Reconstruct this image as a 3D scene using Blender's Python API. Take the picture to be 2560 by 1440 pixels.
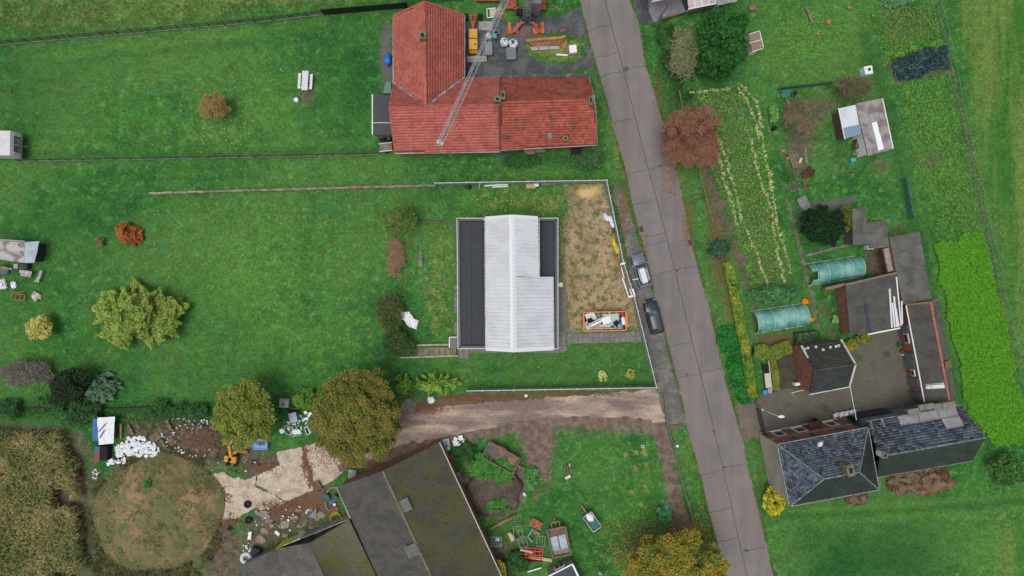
import bpy,math,random
import numpy as np
from mathutils import Vector,Matrix,noise as mnoise
# ---------------------------------------------------------------- camera, sky, sun, exposure
HC=85.0
MPP=0.05
scn=bpy.context.scene
for o in list(bpy.data.objects):bpy.data.objects.remove(o)
COL=scn.collection
cam_d=bpy.data.cameras.new('camera');cam=bpy.data.objects.new('camera',cam_d);COL.objects.link(cam)
cam.location=(0,0,HC);cam.rotation_euler=(0,0,0)
cam_d.sensor_width=36;cam_d.lens=36*HC/128.0;cam_d.clip_end=2000;cam_d.clip_start=0.5
scn.camera=cam
SUN_EL,SUN_AZ=math.radians(77),math.radians(235)
world=bpy.data.worlds.new('World');scn.world=world;world.use_nodes=True
wn=world.node_tree.nodes;wl=world.node_tree.links
sky=wn.new('ShaderNodeTexSky');sky.sky_type='NISHITA';sky.sun_disc=False
sky.sun_elevation=SUN_EL;sky.sun_rotation=SUN_AZ;sky.air_density=1.0;sky.dust_density=4.0;sky.ozone_density=1.0
hs=wn.new('ShaderNodeHueSaturation');hs.inputs['Saturation'].default_value=0.42
bg=wn['Background'];bg.inputs['Strength'].default_value=0.12
wl.new(sky.outputs[0],hs.inputs['Color']);wl.new(hs.outputs[0],bg.inputs['Color'])
sun_d=bpy.data.lights.new('sun','SUN');sun_d.energy=1.4;sun_d.angle=math.radians(36);sun_d.color=(1,0.985,0.96)
sun=bpy.data.objects.new('sun',sun_d);COL.objects.link(sun)
sd=Vector((math.sin(SUN_AZ)*math.cos(SUN_EL),math.cos(SUN_AZ)*math.cos(SUN_EL),math.sin(SUN_EL)))
sun.rotation_euler=sd.to_track_quat('Z','Y').to_euler();sun.location=sd*120
scn.view_settings.view_transform='Standard';scn.view_settings.look='None'
scn.view_settings.gamma=1;scn.view_settings.use_curve_mapping=False
scn.view_settings.exposure=0.0
scn.cycles.use_denoising=True
scn.cycles.max_bounces=6;scn.cycles.transparent_max_bounces=12
# ---------------------------------------------------------------- helpers
rng=np.random.default_rng(7)
R_=random.Random(11)
def W(px,py,h=0.0):
 "photo pixel seen at height h -> world point"
 k=MPP*(HC-h)/HC
 return((px-1280)*k,(720-py)*k,h)
def ang(dx,dy):return math.atan2(-dy,dx)
def lin(c):
 c=c/255.0
 return c/12.92 if c<=0.04045 else((c+0.055)/1.055)**2.4
def rgb(r,g,b):return(lin(r),lin(g),lin(b),1.0)
class MB:
 "collects shapes, links them as ONE mesh object"
 def __init__(s):s.v=[];s.f=[];s.m=[]
 def add(s,vs,fs,m=0):
  n=len(s.v);s.v+=[tuple(p)for p in vs]
  for f in fs:s.f.append(tuple(i+n for i in f));s.m.append(m)
  return s
 def poly(s,pts,m=0):return s.add(pts,[tuple(range(len(pts)))],m)
 def box(s,c,d,rz=0.0,m=0,tilt=None,top=1.0):
  x,y,z=d[0]/2,d[1]/2,d[2]/2
  P=[Vector(p)for p in((-x,-y,-z),(x,-y,-z),(x,y,-z),(-x,y,-z),(-x*top,-y*top,z),(x*top,-y*top,z),(x*top,y*top,z),(-x*top,y*top,z))]
  M=Matrix.Rotation(rz,3,'Z')
  if tilt:M=M@Matrix.Rotation(tilt[0],3,'X')@Matrix.Rotation(tilt[1],3,'Y')
  c=Vector(c)
  return s.add([M@p+c for p in P],[(0,3,2,1),(4,5,6,7),(0,1,5,4),(1,2,6,5),(2,3,7,6),(3,0,4,7)],m)
 def beam(s,a,b,w,h,m=0):
  a=Vector(a);b=Vector(b);d=(b-a);L=d.length;d.normalize()
  up=Vector((0,0,1))if abs(d.z)<0.95 else Vector((1,0,0))
  sx=d.cross(up).normalized()*(w/2);sz=sx.cross(d).normalized()*(h/2)
  vs=[a-sx-sz,a+sx-sz,a+sx+sz,a-sx+sz,b-sx-sz,b+sx-sz,b+sx+sz,b-sx+sz]
  return s.add(vs,[(0,1,2,3),(7,6,5,4),(0,4,5,1),(1,5,6,2),(2,6,7,3),(3,7,4,0)],m)
 def tube(s,pts,r,n=6,m=0,cap=True):
  pts=[Vector(p)for p in pts];rs=r if isinstance(r,(list,tuple))else[r]*len(pts)
  vs=[];N=len(pts)
  for i,p in enumerate(pts):
   d=(pts[min(i+1,N-1)]-pts[max(i-1,0)]).normalized()
   up=Vector((0,0,1))if abs(d.z)<0.9 else Vector((1,0,0))
   a=d.cross(up).normalized();b=a.cross(d).normalized()
   for k in range(n):
    t=2*math.pi*k/n
    vs.append(p+(a*math.cos(t)+b*math.sin(t))*rs[i])
  fs=[(i*n+k,i*n+(k+1)%n,(i+1)*n+(k+1)%n,(i+1)*n+k)for i in range(N-1)for k in range(n)]
  if cap:fs+=[tuple(range(n))[::-1],tuple((N-1)*n+k for k in range(n))]
  return s.add(vs,fs,m)
 def cyl(s,c,r,h,n=12,r2=None,m=0):
  c=Vector(c);return s.tube([c,c+Vector((0,0,h))],[r,r if r2 is None else r2],n,m)
 def prism(s,poly,z0,z1,m=0):
  "poly: (x,y) list; z may be a number or a list"
  n=len(poly);a=z0 if isinstance(z0,(list,tuple))else[z0]*n;b=z1 if isinstance(z1,(list,tuple))else[z1]*n
  vs=[(p[0],p[1],a[i])for i,p in enumerate(poly)]+[(p[0],p[1],b[i])for i,p in enumerate(poly)]
  fs=[tuple(range(n))[::-1],tuple(range(n,2*n))]+[(i,(i+1)%n,n+(i+1)%n,n+i)for i in range(n)]
  return s.add(vs,fs,m)
 def slab(s,pts,t,m=0):
  "3D polygon thickened downwards"
  n=len(pts);vs=[Vector(p)for p in pts]+[Vector(p)-Vector((0,0,t))for p in pts]
  return s.add(vs,[tuple(range(n)),tuple(range(n,2*n))[::-1]]+[(i,(i+1)%n,n+(i+1)%n,n+i)for i in range(n)],m)
 def torus(s,c,R,r,n=16,k=6,m=0,tilt=None):
  M=Matrix.Rotation(tilt[0],3,'X')@Matrix.Rotation(tilt[1],3,'Y')if tilt else Matrix.Identity(3)
  vs=[]
  for i in range(n):
   a=2*math.pi*i/n
   for j in range(k):
    b=2*math.pi*j/k
    vs.append(M@Vector(((R+r*math.cos(b))*math.cos(a),(R+r*math.cos(b))*math.sin(a),r*math.sin(b)))+Vector(c))
  return s.add(vs,[(i*k+j,((i+1)%n)*k+j,((i+1)%n)*k+(j+1)%k,i*k+(j+1)%k)for i in range(n)for j in range(k)],m)
 def blob(s,c,r,amp=0.25,seed=0,n=10,k=6,m=0,fr=1.6):
  r=r if isinstance(r,(tuple,list))else(r,r,r);vs=[]
  for j in range(k+1):
   t=math.pi*j/k
   for i in range(n):
    a=2*math.pi*i/n
    d=Vector((math.sin(t)*math.cos(a),math.sin(t)*math.sin(a),math.cos(t)))
    q=1+amp*2*mnoise.noise(d*fr+Vector((seed*3.7,seed*1.3,0)))
    vs.append((c[0]+d.x*r[0]*q,c[1]+d.y*r[1]*q,c[2]+d.z*r[2]*q))
  return s.add(vs,[(j*n+i,(j+1)*n+i,(j+1)*n+(i+1)%n,j*n+(i+1)%n)for j in range(k)for i in range(n)],m)
 def sheet(s,a,b,c,d,nx,ny,amp,fr=2.0,seed=0,m=0,wave=None):
  "crumpled / corrugated sheet spanned by four corners; wave = (n waves along ab, height)"
  a,b,c,d=map(Vector,(a,b,c,d));nrm=(b-a).cross(d-a).normalized()
  if nrm.z<0:nrm=-nrm
  vs=[]
  for j in range(ny+1):
   for i in range(nx+1):
    u,v=i/nx,j/ny
    p=(a*(1-u)+b*u)*(1-v)+(d*(1-u)+c*u)*v
    if amp:p=p+nrm*amp*mnoise.noise(p*fr+Vector((seed*5.1,0,seed)))
    if wave:p=p+nrm*wave[1]*0.5*math.cos(2*math.pi*wave[0]*u)
    vs.append(p)
  return s.add(vs,[(j*(nx+1)+i,j*(nx+1)+i+1,(j+1)*(nx+1)+i+1,(j+1)*(nx+1)+i)for j in range(ny)for i in range(nx)],m)
 def trap(s,a,b,c,d,pitch,hgt,m=0):
  "trapezoid ribs running from edge ab to edge dc, repeating along ab"
  a,b,c,d=map(Vector,(a,b,c,d));nrm=(b-a).cross(d-a).normalized()
  if nrm.z<0:nrm=-nrm
  n=max(1,round((b-a).length/pitch));prof=[(0,0),(.3,0),(.42,1),(.82,1),(.94,0)]
  us=[((i+t)/n,h)for i in range(n)for t,h in prof]+[(1,0)]
  vs=[]
  for e0,e1 in((a,b),(d,c)):
   for u,h in us:vs.append(e0 .lerp(e1,u)+nrm*hgt*h)
  k=len(us)
  return s.add(vs,[(i,i+1,k+i+1,k+i)for i in range(k-1)],m)
 def mesh(s,name,mats,off=None):
  me=bpy.data.meshes.new(name)
  vs=s.v if off is None else[tuple(off@Vector(p))for p in s.v]
  me.from_pydata(vs,[],s.f)
  for mt in(mats if isinstance(mats,(list,tuple))else[mats]):me.materials.append(mt)
  if any(s.m):me.polygons.foreach_set('material_index',s.m)
  me.update();return me
 def to(s,name,mats,parent=None,kind=None,world=False,label=None,smooth=False):
  off=None
  if world and parent is not None:
   r=parent
   M=Matrix.Identity(4)
   while r is not None:
    M=(Matrix.Translation(r.location)@r.rotation_euler.to_matrix().to_4x4())@M;r=r.parent
   off=M.inverted()
  me=s.mesh(name,mats,off)
  if smooth:me.polygons.foreach_set('use_smooth',[True]*len(me.polygons))
  o=bpy.data.objects.new(name,me);COL.objects.link(o);o.parent=parent
  if kind:o['kind']=kind
  if label:o['label']=label
  return o
def npmesh(name,V,F,mat,parent=None,kind=None,smooth=False):
 "numpy verts (n,3) and faces (m,k) -> object"
 V=np.ascontiguousarray(V,dtype=np.float32);F=np.ascontiguousarray(F,dtype=np.int32);k=F.shape[1]
 me=bpy.data.meshes.new(name)
 me.vertices.add(len(V));me.vertices.foreach_set('co',V.ravel())
 me.loops.add(F.size);me.loops.foreach_set('vertex_index',F.ravel())
 me.polygons.add(len(F));me.polygons.foreach_set('loop_start',np.arange(0,F.size,k,dtype=np.int32))
 try:me.polygons.foreach_set('loop_total',np.full(len(F),k,dtype=np.int32))
 except Exception:pass
 me.materials.append(mat);me.update(calc_edges=True);me.validate()
 if smooth:me.polygons.foreach_set('use_smooth',[True]*len(me.polygons))
 o=bpy.data.objects.new(name,me);COL.objects.link(o);o.parent=parent
 if kind:o['kind']=kind
 return o
def tag(o,label,cat,group=None):
 o['label']=label;o['category']=cat
 if 'kind' not in o:o['kind']='thing'
 if group:o['group']=group
 return o
def thing(name,label,cat,px,py,rz=0.0,group=None,h=0.0):
 o=bpy.data.objects.new(name,None);COL.objects.link(o);o.empty_display_size=0.2
 o.location=W(px,py,h);o.rotation_euler=(0,0,rz);return tag(o,label,cat,group)
def single(name,label,cat,mb,mats,px=None,py=None,rz=0.0,group=None,h=0.0,smooth=False):
 "a thing that is one mesh; local coordinates when px is given"
 o=mb.to(name,mats,smooth=smooth)
 if px is not None:o.location=W(px,py,h);o.rotation_euler=(0,0,rz)
 else:
  c=np.array(mb.v);b=Vector((float(c[:,0].mean()),float(c[:,1].mean()),float(c[:,2].min())))
  o.data.transform(Matrix.Translation(-b));o.location=b
 return tag(o,label,cat,group)
def dup(root,label=None,loc=None,rz=None,group=None,scale=None):
 r=root.copy();COL.objects.link(r)
 if label:r['label']=label
 if group:r['group']=group
 if loc is not None:r.location=loc
 if rz is not None:r.rotation_euler=(0,0,rz)
 if scale:r.scale=(scale,)*3
 for ch in list(root.children):
  c=ch.copy();COL.objects.link(c);c.parent=r
  for g in ch.children:
   d=g.copy();COL.objects.link(d);d.parent=c
 return r
# ---------------------------------------------------------------- materials
def _nt(name):
 m=bpy.data.materials.new(name);m.use_nodes=True;nt=m.node_tree
 return m,nt,nt.nodes,nt.links,nt.nodes['Principled BSDF']
def _noise(N,L,scale,detail=3,vec=None,rough=0.55):
 n=N.new('ShaderNodeTexNoise');n.inputs['Scale'].default_value=scale;n.inputs['Detail'].default_value=detail;n.inputs['Roughness'].default_value=rough
 if vec is None:
  g=N.new('ShaderNodeNewGeometry');vec=g.outputs['Position']
 L.new(vec,n.inputs['Vector']);return n.outputs['Fac']
def _ramp(N,L,fac,lo,hi):
 r=N.new('ShaderNodeMapRange');r.interpolation_type='SMOOTHSTEP'
 r.inputs['From Min'].default_value=lo;r.inputs['From Max'].default_value=hi
 L.new(fac,r.inputs['Value']);return r.outputs['Result']
def _mix(N,L,fac,a,b,mode='MIX'):
 x=N.new('ShaderNodeMix');x.data_type='RGBA';x.blend_type=mode
 if isinstance(fac,(int,float)):x.inputs[0].default_value=fac
 else:L.new(fac,x.inputs[0])
 for i,q in((6,a),(7,b)):
  if isinstance(q,(tuple,list)):x.inputs[i].default_value=q
  else:L.new(q,x.inputs[i])
 return x.outputs[2]
def _math(N,L,op,a,b=0.0):
 x=N.new('ShaderNodeMath');x.operation=op
 for i,q in((0,a),(1,b)):
  if isinstance(q,(int,float)):x.inputs[i].default_value=q
  else:L.new(q,x.inputs[i])
 return x.outputs[0]
def _val(N,L,col,fac,lo,hi):
 "multiply a colour by lo..hi following fac"
 r=N.new('ShaderNodeMapRange');r.inputs['To Min'].default_value=lo;r.inputs['To Max'].default_value=hi
 L.new(fac,r.inputs['Value'])
 h=N.new('ShaderNodeHueSaturation');L.new(r.outputs['Result'],h.inputs['Value'])
 if isinstance(col,(tuple,list)):h.inputs['Color'].default_value=col
 else:L.new(col,h.inputs['Color'])
 return h.outputs['Color']
MATS={}
def mat(name,col,col2=None,scale=1.5,lo=0.4,hi=0.65,rough=0.8,bump=0.0,bscale=20,metal=0.0,spots=None,island=0.0,objrand=0.0,fine=0.25,spec=0.5):
 "worn surface: two tones, fine grain, optional spots (colour, scale, lo, hi) and per-piece brightness"
 if name in MATS:return MATS[name]
 m,nt,N,L,B=_nt(name)
 c=col
 if col2 is not None:c=_mix(N,L,_ramp(N,L,_noise(N,L,scale,4),lo,hi),col,col2)
 if fine:c=_val(N,L,c,_ramp(N,L,_noise(N,L,5.0,5,rough=0.75),.26,.74),1-fine,1+fine)
 if spots:
  for sp in(spots if isinstance(spots[0],(tuple,list))and len(spots[0])==4 and isinstance(spots[0][0],(tuple,list))else[spots]):
   c=_mix(N,L,_ramp(N,L,_noise(N,L,sp[1],5,rough=0.65),sp[2],sp[3]),c,sp[0])
 if island:
  g=N.new('ShaderNodeNewGeometry');c=_val(N,L,c,g.outputs['Random Per Island'],1-island,1+island)
 if objrand:
  g=N.new('ShaderNodeObjectInfo');c=_val(N,L,c,g.outputs['Random'],1-objrand,1+objrand)
 if isinstance(c,tuple):B.inputs['Base Color'].default_value=c
 else:L.new(c,B.inputs['Base Color'])
 B.inputs['Roughness'].default_value=rough;B.inputs['Metallic'].default_value=metal;B.inputs['Specular IOR Level'].default_value=spec
 if bump:
  b=N.new('ShaderNodeBump');b.inputs['Strength'].default_value=bump;b.inputs['Distance'].default_value=0.05
  L.new(_noise(N,L,bscale,4),b.inputs['Height']);L.new(b.outputs[0],B.inputs['Normal'])
 MATS[name]=m;return m
def leafmat(name,cols,clump=0.9,rough=0.6,trans=0.25,gain=1.0):
 "leaves: palette picked per leaf and per clump"
 if name in MATS:return MATS[name]
 m,nt,N,L,B=_nt(name)
 g=N.new('ShaderNodeNewGeometry')
 f=_math(N,L,'ADD',_math(N,L,'MULTIPLY',g.outputs['Random Per Island'],0.55),_math(N,L,'MULTIPLY',_noise(N,L,clump,2),0.9))
 f=_math(N,L,'SUBTRACT',f,0.22)
 r=N.new('ShaderNodeValToRGB');L.new(f,r.inputs['Fac'])
 e=r.color_ramp.elements
 while len(e)<len(cols):e.new(0.5)
 for i,c in enumerate(cols):e[i].position=(i+0.5)/len(cols);e[i].color=(c[0]*gain,c[1]*gain,c[2]*gain,1)
 L.new(r.outputs['Color'],B.inputs['Base Color']);B.inputs['Roughness'].default_value=rough;B.inputs['Specular IOR Level'].default_value=0.25
 if trans:
  t=N.new('ShaderNodeBsdfTranslucent');L.new(r.outputs['Color'],t.inputs['Color'])
  x=N.new('ShaderNodeMixShader');x.inputs[0].default_value=trans
  L.new(B.outputs[0],x.inputs[1]);L.new(t.outputs[0],x.inputs[2])
  L.new(x.outputs[0],N['Material Output'].inputs['Surface'])
 MATS[name]=m;return m
# ---------------------------------------------------------------- the ground
_tab=np.random.default_rng(3).random((256,256)).astype(np.float32)
def vnoise(x,y,scale,seed=0,octv=3):
 out=0;a=1.0;tot=0
 for o in range(octv):
  u=x*scale*2**o+17.3*seed+5.1*o;v=y*scale*2**o+9.7*seed+3.3*o
  i=np.floor(u).astype(int);j=np.floor(v).astype(int);fu=u-i;fv=v-j
  fu=fu*fu*(3-2*fu);fv=fv*fv*(3-2*fv)
  g=lambda p,q:_tab[p%256,q%256]
  out=out+a*((g(i,j)*(1-fu)+g(i+1,j)*fu)*(1-fv)+(g(i,j+1)*(1-fu)+g(i+1,j+1)*fu)*fv)
  tot+=a;a*=0.5
 return out/tot
def sdf(X,Y,poly):
 "signed distance, positive inside (metres); poly in world xy"
 d=np.full(X.shape,1e9);ins=np.zeros(X.shape,bool);n=len(poly)
 for i in range(n):
  ax,ay=poly[i];bx,by=poly[(i+1)%n];ex,ey=bx-ax,by-ay
  t=np.clip(((X-ax)*ex+(Y-ay)*ey)/(ex*ex+ey*ey+1e-9),0,1)
  d=np.minimum(d,(X-ax-t*ex)**2+(Y-ay-t*ey)**2)
  c=(ay>Y)!=(by>Y)
  with np.errstate(divide='ignore',invalid='ignore'):
   ins^=c&(X<(bx-ax)*(Y-ay)/(by-ay if by!=ay else 1e-9)+ax)
 d=np.sqrt(d);return np.where(ins,d,-d)
def ldist(X,Y,pts):
 d=np.full(X.shape,1e9)
 for(ax,ay),(bx,by)in zip(pts[:-1],pts[1:]):
  ex,ey=bx-ax,by-ay;t=np.clip(((X-ax)*ex+(Y-ay)*ey)/(ex*ex+ey*ey+1e-9),0,1)
  d=np.minimum(d,(X-ax-t*ex)**2+(Y-ay-t*ey)**2)
 return np.sqrt(d)
def G2(pts):return[W(*p)[:2]for p in pts]
def ell(cx,cy,rx,ry=None,n=14,rot=0):
 ry=ry or rx;c,s=math.cos(rot),math.sin(rot)
 return[(cx+rx*math.cos(t)*c-ry*math.sin(t)*s,cy+rx*math.cos(t)*s+ry*math.sin(t)*c)for t in[2*math.pi*i/n for i in range(n)]]
GM=[
 ('P','dry',.42,1.2,[(-400,-300),(1010,-300),(1012,12),(810,36),(640,57),(-400,150)]),
 ('P','soil',.52,3.5,ell(150,40,150,50)),('P','soil',.5,3,ell(380,10,70,25)),('P','soil',.45,2,ell(560,0,90,25)),
 ('P','soil',.5,2,[(0,75),(300,55),(640,30),(640,52),(0,104)]),
 ('P','meadow',.8,3,[(2345,-300),(3200,-300),(3200,1800),(2620,1180),(2545,880),(2450,440),(2380,120)]),
 ('P','meadow',.55,4,[(2450,1230),(2700,1150),(2700,1700),(2300,1700),(2400,1330)]),
 ('P','meadow',.5,2,[(1915,1290),(2250,1260),(2250,1300),(1990,1330),(1990,1500),(1930,1500)]),
 ('P','deep',.75,3,[(2010,1320),(2330,1300),(2390,1500),(2000,1500)]),
 ('P','weedy',.52,1.5,[(2160,0),(2335,0),(2440,380),(2490,640),(2330,620),(2270,420),(2200,160)]),
 ('P','soil',.47,1.0,[(2170,0),(2340,5),(2360,110),(2210,140)]),('P','soil',.55,1,ell(2330,400,45,40)),('P','soil',.42,1,ell(2390,420,50,30)),
 ('P','soil',.8,.5,[(2215,150),(2360,112),(2375,178),(2235,215)]),
 ('P','soil',.7,.4,[(2345,0),(2400,233),(2440,420),(2475,560),(2500,700),(2535,870),(2520,870),(2460,560),(2425,420),(2333,0)]),
 ('L','deep',.7,.8,[(2160,90),(2200,220),(2255,430),(2330,760),(2400,990)],.9),
 ('L','dry',.6,.3,[(2165,60),(2200,150)],.15),('L','dry',.6,.3,[(2130,20),(2165,150),(2190,200)],.2),('L','dry',.6,.4,[(2250,300),(2290,420)],.15),
 ('P','weedy',.5,2,[(1890,0),(2150,0),(2160,160),(1900,200)]),('P','dark',.5,3,[(1880,20),(1960,20),(1960,180),(1900,180)]),
 ('P','soil',.56,.7,[(1725,215),(1845,205),(1870,260),(1900,340),(1935,480),(1985,690),(1890,745),(1850,680),(1800,560),(1765,420),(1730,300)]),
 ('P','soil',.8,.6,[(1745,400),(1775,400),(1830,570),(1890,720),(1870,740),(1800,570)]),('P','weedy',.6,1.0,[(1760,250),(1850,240),(1900,440),(1910,520),(1870,560),(1820,480),(1790,350)]),
 ('P','weedy',.5,.8,[(1850,570),(1930,540),(1950,680),(1900,720)]),
 ('P','litter',.62,.8,[(1745,420),(1775,440),(1800,560),(1830,640),(1840,805),(1815,800),(1790,660),(1765,560)]),
 ('P','dark',.6,.8,[(1620,60),(1700,50),(1740,250),(1690,420),(1640,230)]),
 ('P','litter',.4,1.2,[(1645,230),(1690,240),(1730,420),(1740,520),(1690,420)]),
 ('P','soil',.62,1.0,[(1945,235),(2085,225),(2110,260),(2060,330),(2035,420),(1975,480),(1950,380)]),
 ('P','soil',.35,1.0,[(2040,330),(2110,330),(2200,470),(2150,480),(2040,480)]),('P','soil',.6,.6,ell(2200,415,35,22)),
 ('P','gravel',.85,.5,[(2000,505),(2060,500),(2140,487),(2150,500),(2110,520),(2030,530),(2010,560),(1995,560)]),
 ('P','soil',.8,.6,[(2160,625),(2215,620),(2225,690),(2165,690)]),('P','soil',.7,.5,[(2230,560),(2260,555),(2262,580),(2230,580)]),
 ('L','soil',.65,.4,[(2060,760),(2080,800),(2085,850)],.55),('L','soil',.6,.4,[(2040,760),(2055,790)],.4),
 ('P','litter',.7,.6,[(1890,840),(1985,825),(1985,855),(1900,880)]),('P','soil',.7,.6,[(1880,740),(1905,760),(1895,850),(1870,800)]),
 ('P','dark',.7,.6,[(2000,590),(2080,615),(2010,640),(1990,600)]),
 ('L','path',.85,.15,[(1965,495),(1985,560),(2005,640),(2025,720),(2045,815)],.22),('L','path',.7,.2,[(1905,225),(1925,330),(1950,420),(1965,495)],.15),
 ('L','soil',.6,.4,[(1500,180),(1535,320),(1548,370)],.3),('P','dry',.55,1,[(1490,190),(1520,190),(1570,430),(1530,430)]),
 ('P','litter',.42,1,[(1520,380),(1565,430),(1620,640),(1600,640),(1540,480)]),
 ('P','gravel',.75,.8,[(1460,120),(1482,120),(1520,250),(1500,250)]),
 ('P','gravel',.9,.7,[(955,60),(985,60),(985,235),(960,235),(945,150)]),('P','soil',.5,1,[(930,30),(985,40),(985,120),(950,120)]),
 ('P','dry',.7,.8,[(1310,100),(1400,88),(1455,95),(1460,150),(1400,155),(1310,140)]),('P','dry',.5,1,[(1350,0),(1450,0),(1450,30),(1350,45)]),
 ('P','soil',.5,1.0,[(1010,388),(1250,388),(1480,385),(1480,400),(1250,425),(1180,400),(1010,402)]),
 ('P','dark',.7,1.0,[(1240,375),(1500,365),(1530,440),(1300,410)]),('P','soil',.5,.8,ell(1480,410,30,14)),
 ('P','sand',.9,1.0,[(1405,462),(1508,456),(1540,560),(1598,780),(1600,825),(1418,832),(1400,700),(1400,560),(1420,530)]),
 ('P','sand',.5,1.5,[(1250,500),(1410,470),(1430,560),(1300,540)]),('P','dry',.55,1.5,[(1160,470),(1420,465),(1420,545),(1200,540)]),
 ('P','soil',.55,.6,ell(1257,519,13,10)),('P','soil',.5,.7,ell(1240,480,20,10)),('P','soil',.6,.5,ell(1370,520,25,10)),
 ('P','pale',.9,.5,ell(1467,482,24,15)),('P','pale',.6,.5,[(1405,458),(1505,456),(1512,490),(1490,500),(1440,462)]),('P','litter',.6,.3,[(1490,480),(1503,485),(1508,520),(1496,520)]),
 ('P','soil',.5,.8,[(1130,570),(1145,570),(1145,860),(1120,850)]),('P','dry',.45,1.2,[(1060,560),(1145,560),(1145,850),(1050,860),(1040,700)]),('P','soil',.7,.4,ell(1113,709,12,10)),
 ('P','soil',.55,1.2,[(955,600),(1010,600),(1020,700),(960,720)]),('P','dark',.7,1.4,[(945,720),(1030,700),(1050,800),(1060,870),(1000,890),(950,830)]),
 ('P','dry',.42,2.5,ell(670,260,70,60)),('P','dry',.4,3,ell(630,730,60,80)),('P','dry',.38,2,ell(580,300,60,35)),('P','dry',.4,1.5,[(350,360),(700,350),(900,375),(700,390),(300,385)]),
 ('P','dry',.35,3,ell(395,180,50,40)),('P','soil',.62,.4,[(742,178),(792,178),(788,265),(752,266)]),
 ('P','dark',.8,.9,ell(345,325,34,20)),('P','dark',.5,2,ell(245,470,25,15)),('P','dark',.45,4,[(0,110),(300,90),(250,250),(0,280)]),
 ('P','soil',.38,1,[(60,330),(75,330),(80,395),(62,395)]),('P','soil',.5,.8,[(1100,1000),(1190,1000),(1190,1030),(1100,1030)]),
 ('P','dark',.85,1.2,[(-100,1000),(140,990),(330,995),(540,1000),(760,980),(780,1050),(560,1080),(300,1075),(180,1060),(-100,1060)]),
 ('P','soil',.72,1.0,[(300,1045),(520,1040),(700,1110),(640,1160),(520,1180),(420,1150),(310,1110)]),
 ('P','soil',.9,1.2,[(-100,1060),(160,1065),(205,1130),(235,1200),(232,1500),(-100,1500)]),('P','soil',.8,.8,[(160,1065),(210,1080),(240,1150),(250,1500),(225,1500),(220,1160)]),
 ('P','soil',.8,1.5,ell(390,1290,175,165)),('P','soil',.85,1.0,[(500,1170),(580,1180),(560,1300),(620,1340),(600,1500),(490,1500),(520,1380)]),
 ('P','soil',.7,1.2,[(540,1110),(700,1120),(820,1170),(870,1290),(700,1370),(620,1420),(590,1340),(640,1260)]),
 ('P','litter',.55,.8,[(640,1255),(740,1230),(800,1215),(840,1230),(830,1300),(720,1290),(650,1320)]),
 ('P','weedy',.75,.5,[(590,1145),(640,1140),(680,1160),(670,1180),(590,1185)]),('P','weedy',.7,.5,ell(625,1345,20,28)),
 ('P','litter',.62,.8,[(1000,1010),(1160,985),(1640,985),(1600,1000),(1180,1015),(1010,1040)]),('P','soil',.7,.6,[(1160,980),(1640,970),(1640,985),(1160,1000)]),
 ('P','path',.85,1.0,[(1000,1000),(1640,970),(1720,1060),(1660,1090),(1400,1080),(1370,1200),(1330,1190),(1290,1090),(1100,1120),(900,1180),(850,1150),(980,1090)]),
 ('L','soil',.75,.4,[(1325,1150),(1345,1250)],.5),('L','soil',.75,.4,[(1372,1130),(1370,1230)],.4),
 ('P','soil',.85,.8,ell(1235,1215,85,85)),('P','weedy',.75,.8,[(1150,1130),(1240,1140),(1230,1250),(1160,1190)]),('P','weedy',.6,.8,ell(1240,1240,40,30)),('P','dark',.7,.8,[(1110,1120),(1160,1120),(1200,1290),(1290,1330),(1260,1350),(1190,1290)]),
 ('P','soil',.6,.8,[(1220,1340),(1300,1340),(1300,1390),(1330,1440),(1230,1440)]),
 ('P','path',.95,.5,[(1612,1060),(1670,1060),(1700,1230),(1735,1330),(1740,1390),(1690,1370),(1655,1170),(1640,1110)]),
 ('P','litter',.4,2,ell(1680,1370,150,90)),('P','dark',.6,2,ell(1650,1390,120,70)),
 ('P','weedy',.35,3,[(1400,1090),(1640,1090),(1690,1330),(1400,1400)]),
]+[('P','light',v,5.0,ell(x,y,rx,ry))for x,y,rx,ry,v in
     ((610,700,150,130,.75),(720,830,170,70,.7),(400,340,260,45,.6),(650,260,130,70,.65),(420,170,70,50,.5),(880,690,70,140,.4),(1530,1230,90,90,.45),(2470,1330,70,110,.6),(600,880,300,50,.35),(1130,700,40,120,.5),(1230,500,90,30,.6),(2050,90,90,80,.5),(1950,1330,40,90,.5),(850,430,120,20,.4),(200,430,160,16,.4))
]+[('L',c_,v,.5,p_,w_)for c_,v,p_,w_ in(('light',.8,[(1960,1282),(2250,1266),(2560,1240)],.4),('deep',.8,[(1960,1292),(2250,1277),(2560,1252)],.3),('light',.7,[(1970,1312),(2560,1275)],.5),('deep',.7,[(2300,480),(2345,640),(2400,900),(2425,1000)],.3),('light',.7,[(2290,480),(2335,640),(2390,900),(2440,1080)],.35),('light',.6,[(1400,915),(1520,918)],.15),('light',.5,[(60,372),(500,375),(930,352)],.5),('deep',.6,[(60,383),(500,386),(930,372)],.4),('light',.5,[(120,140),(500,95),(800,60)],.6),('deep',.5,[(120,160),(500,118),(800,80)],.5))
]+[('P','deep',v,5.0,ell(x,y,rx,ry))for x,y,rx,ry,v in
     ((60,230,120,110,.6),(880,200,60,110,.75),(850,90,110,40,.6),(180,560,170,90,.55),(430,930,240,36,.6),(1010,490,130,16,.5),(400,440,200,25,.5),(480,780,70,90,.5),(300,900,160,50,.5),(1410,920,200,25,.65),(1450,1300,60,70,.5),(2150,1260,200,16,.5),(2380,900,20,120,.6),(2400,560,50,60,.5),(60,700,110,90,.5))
]+[('P','dry',.8,.25,ell(x,y,rx,ry,rot=r))for x,y,rx,ry,r in
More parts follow.
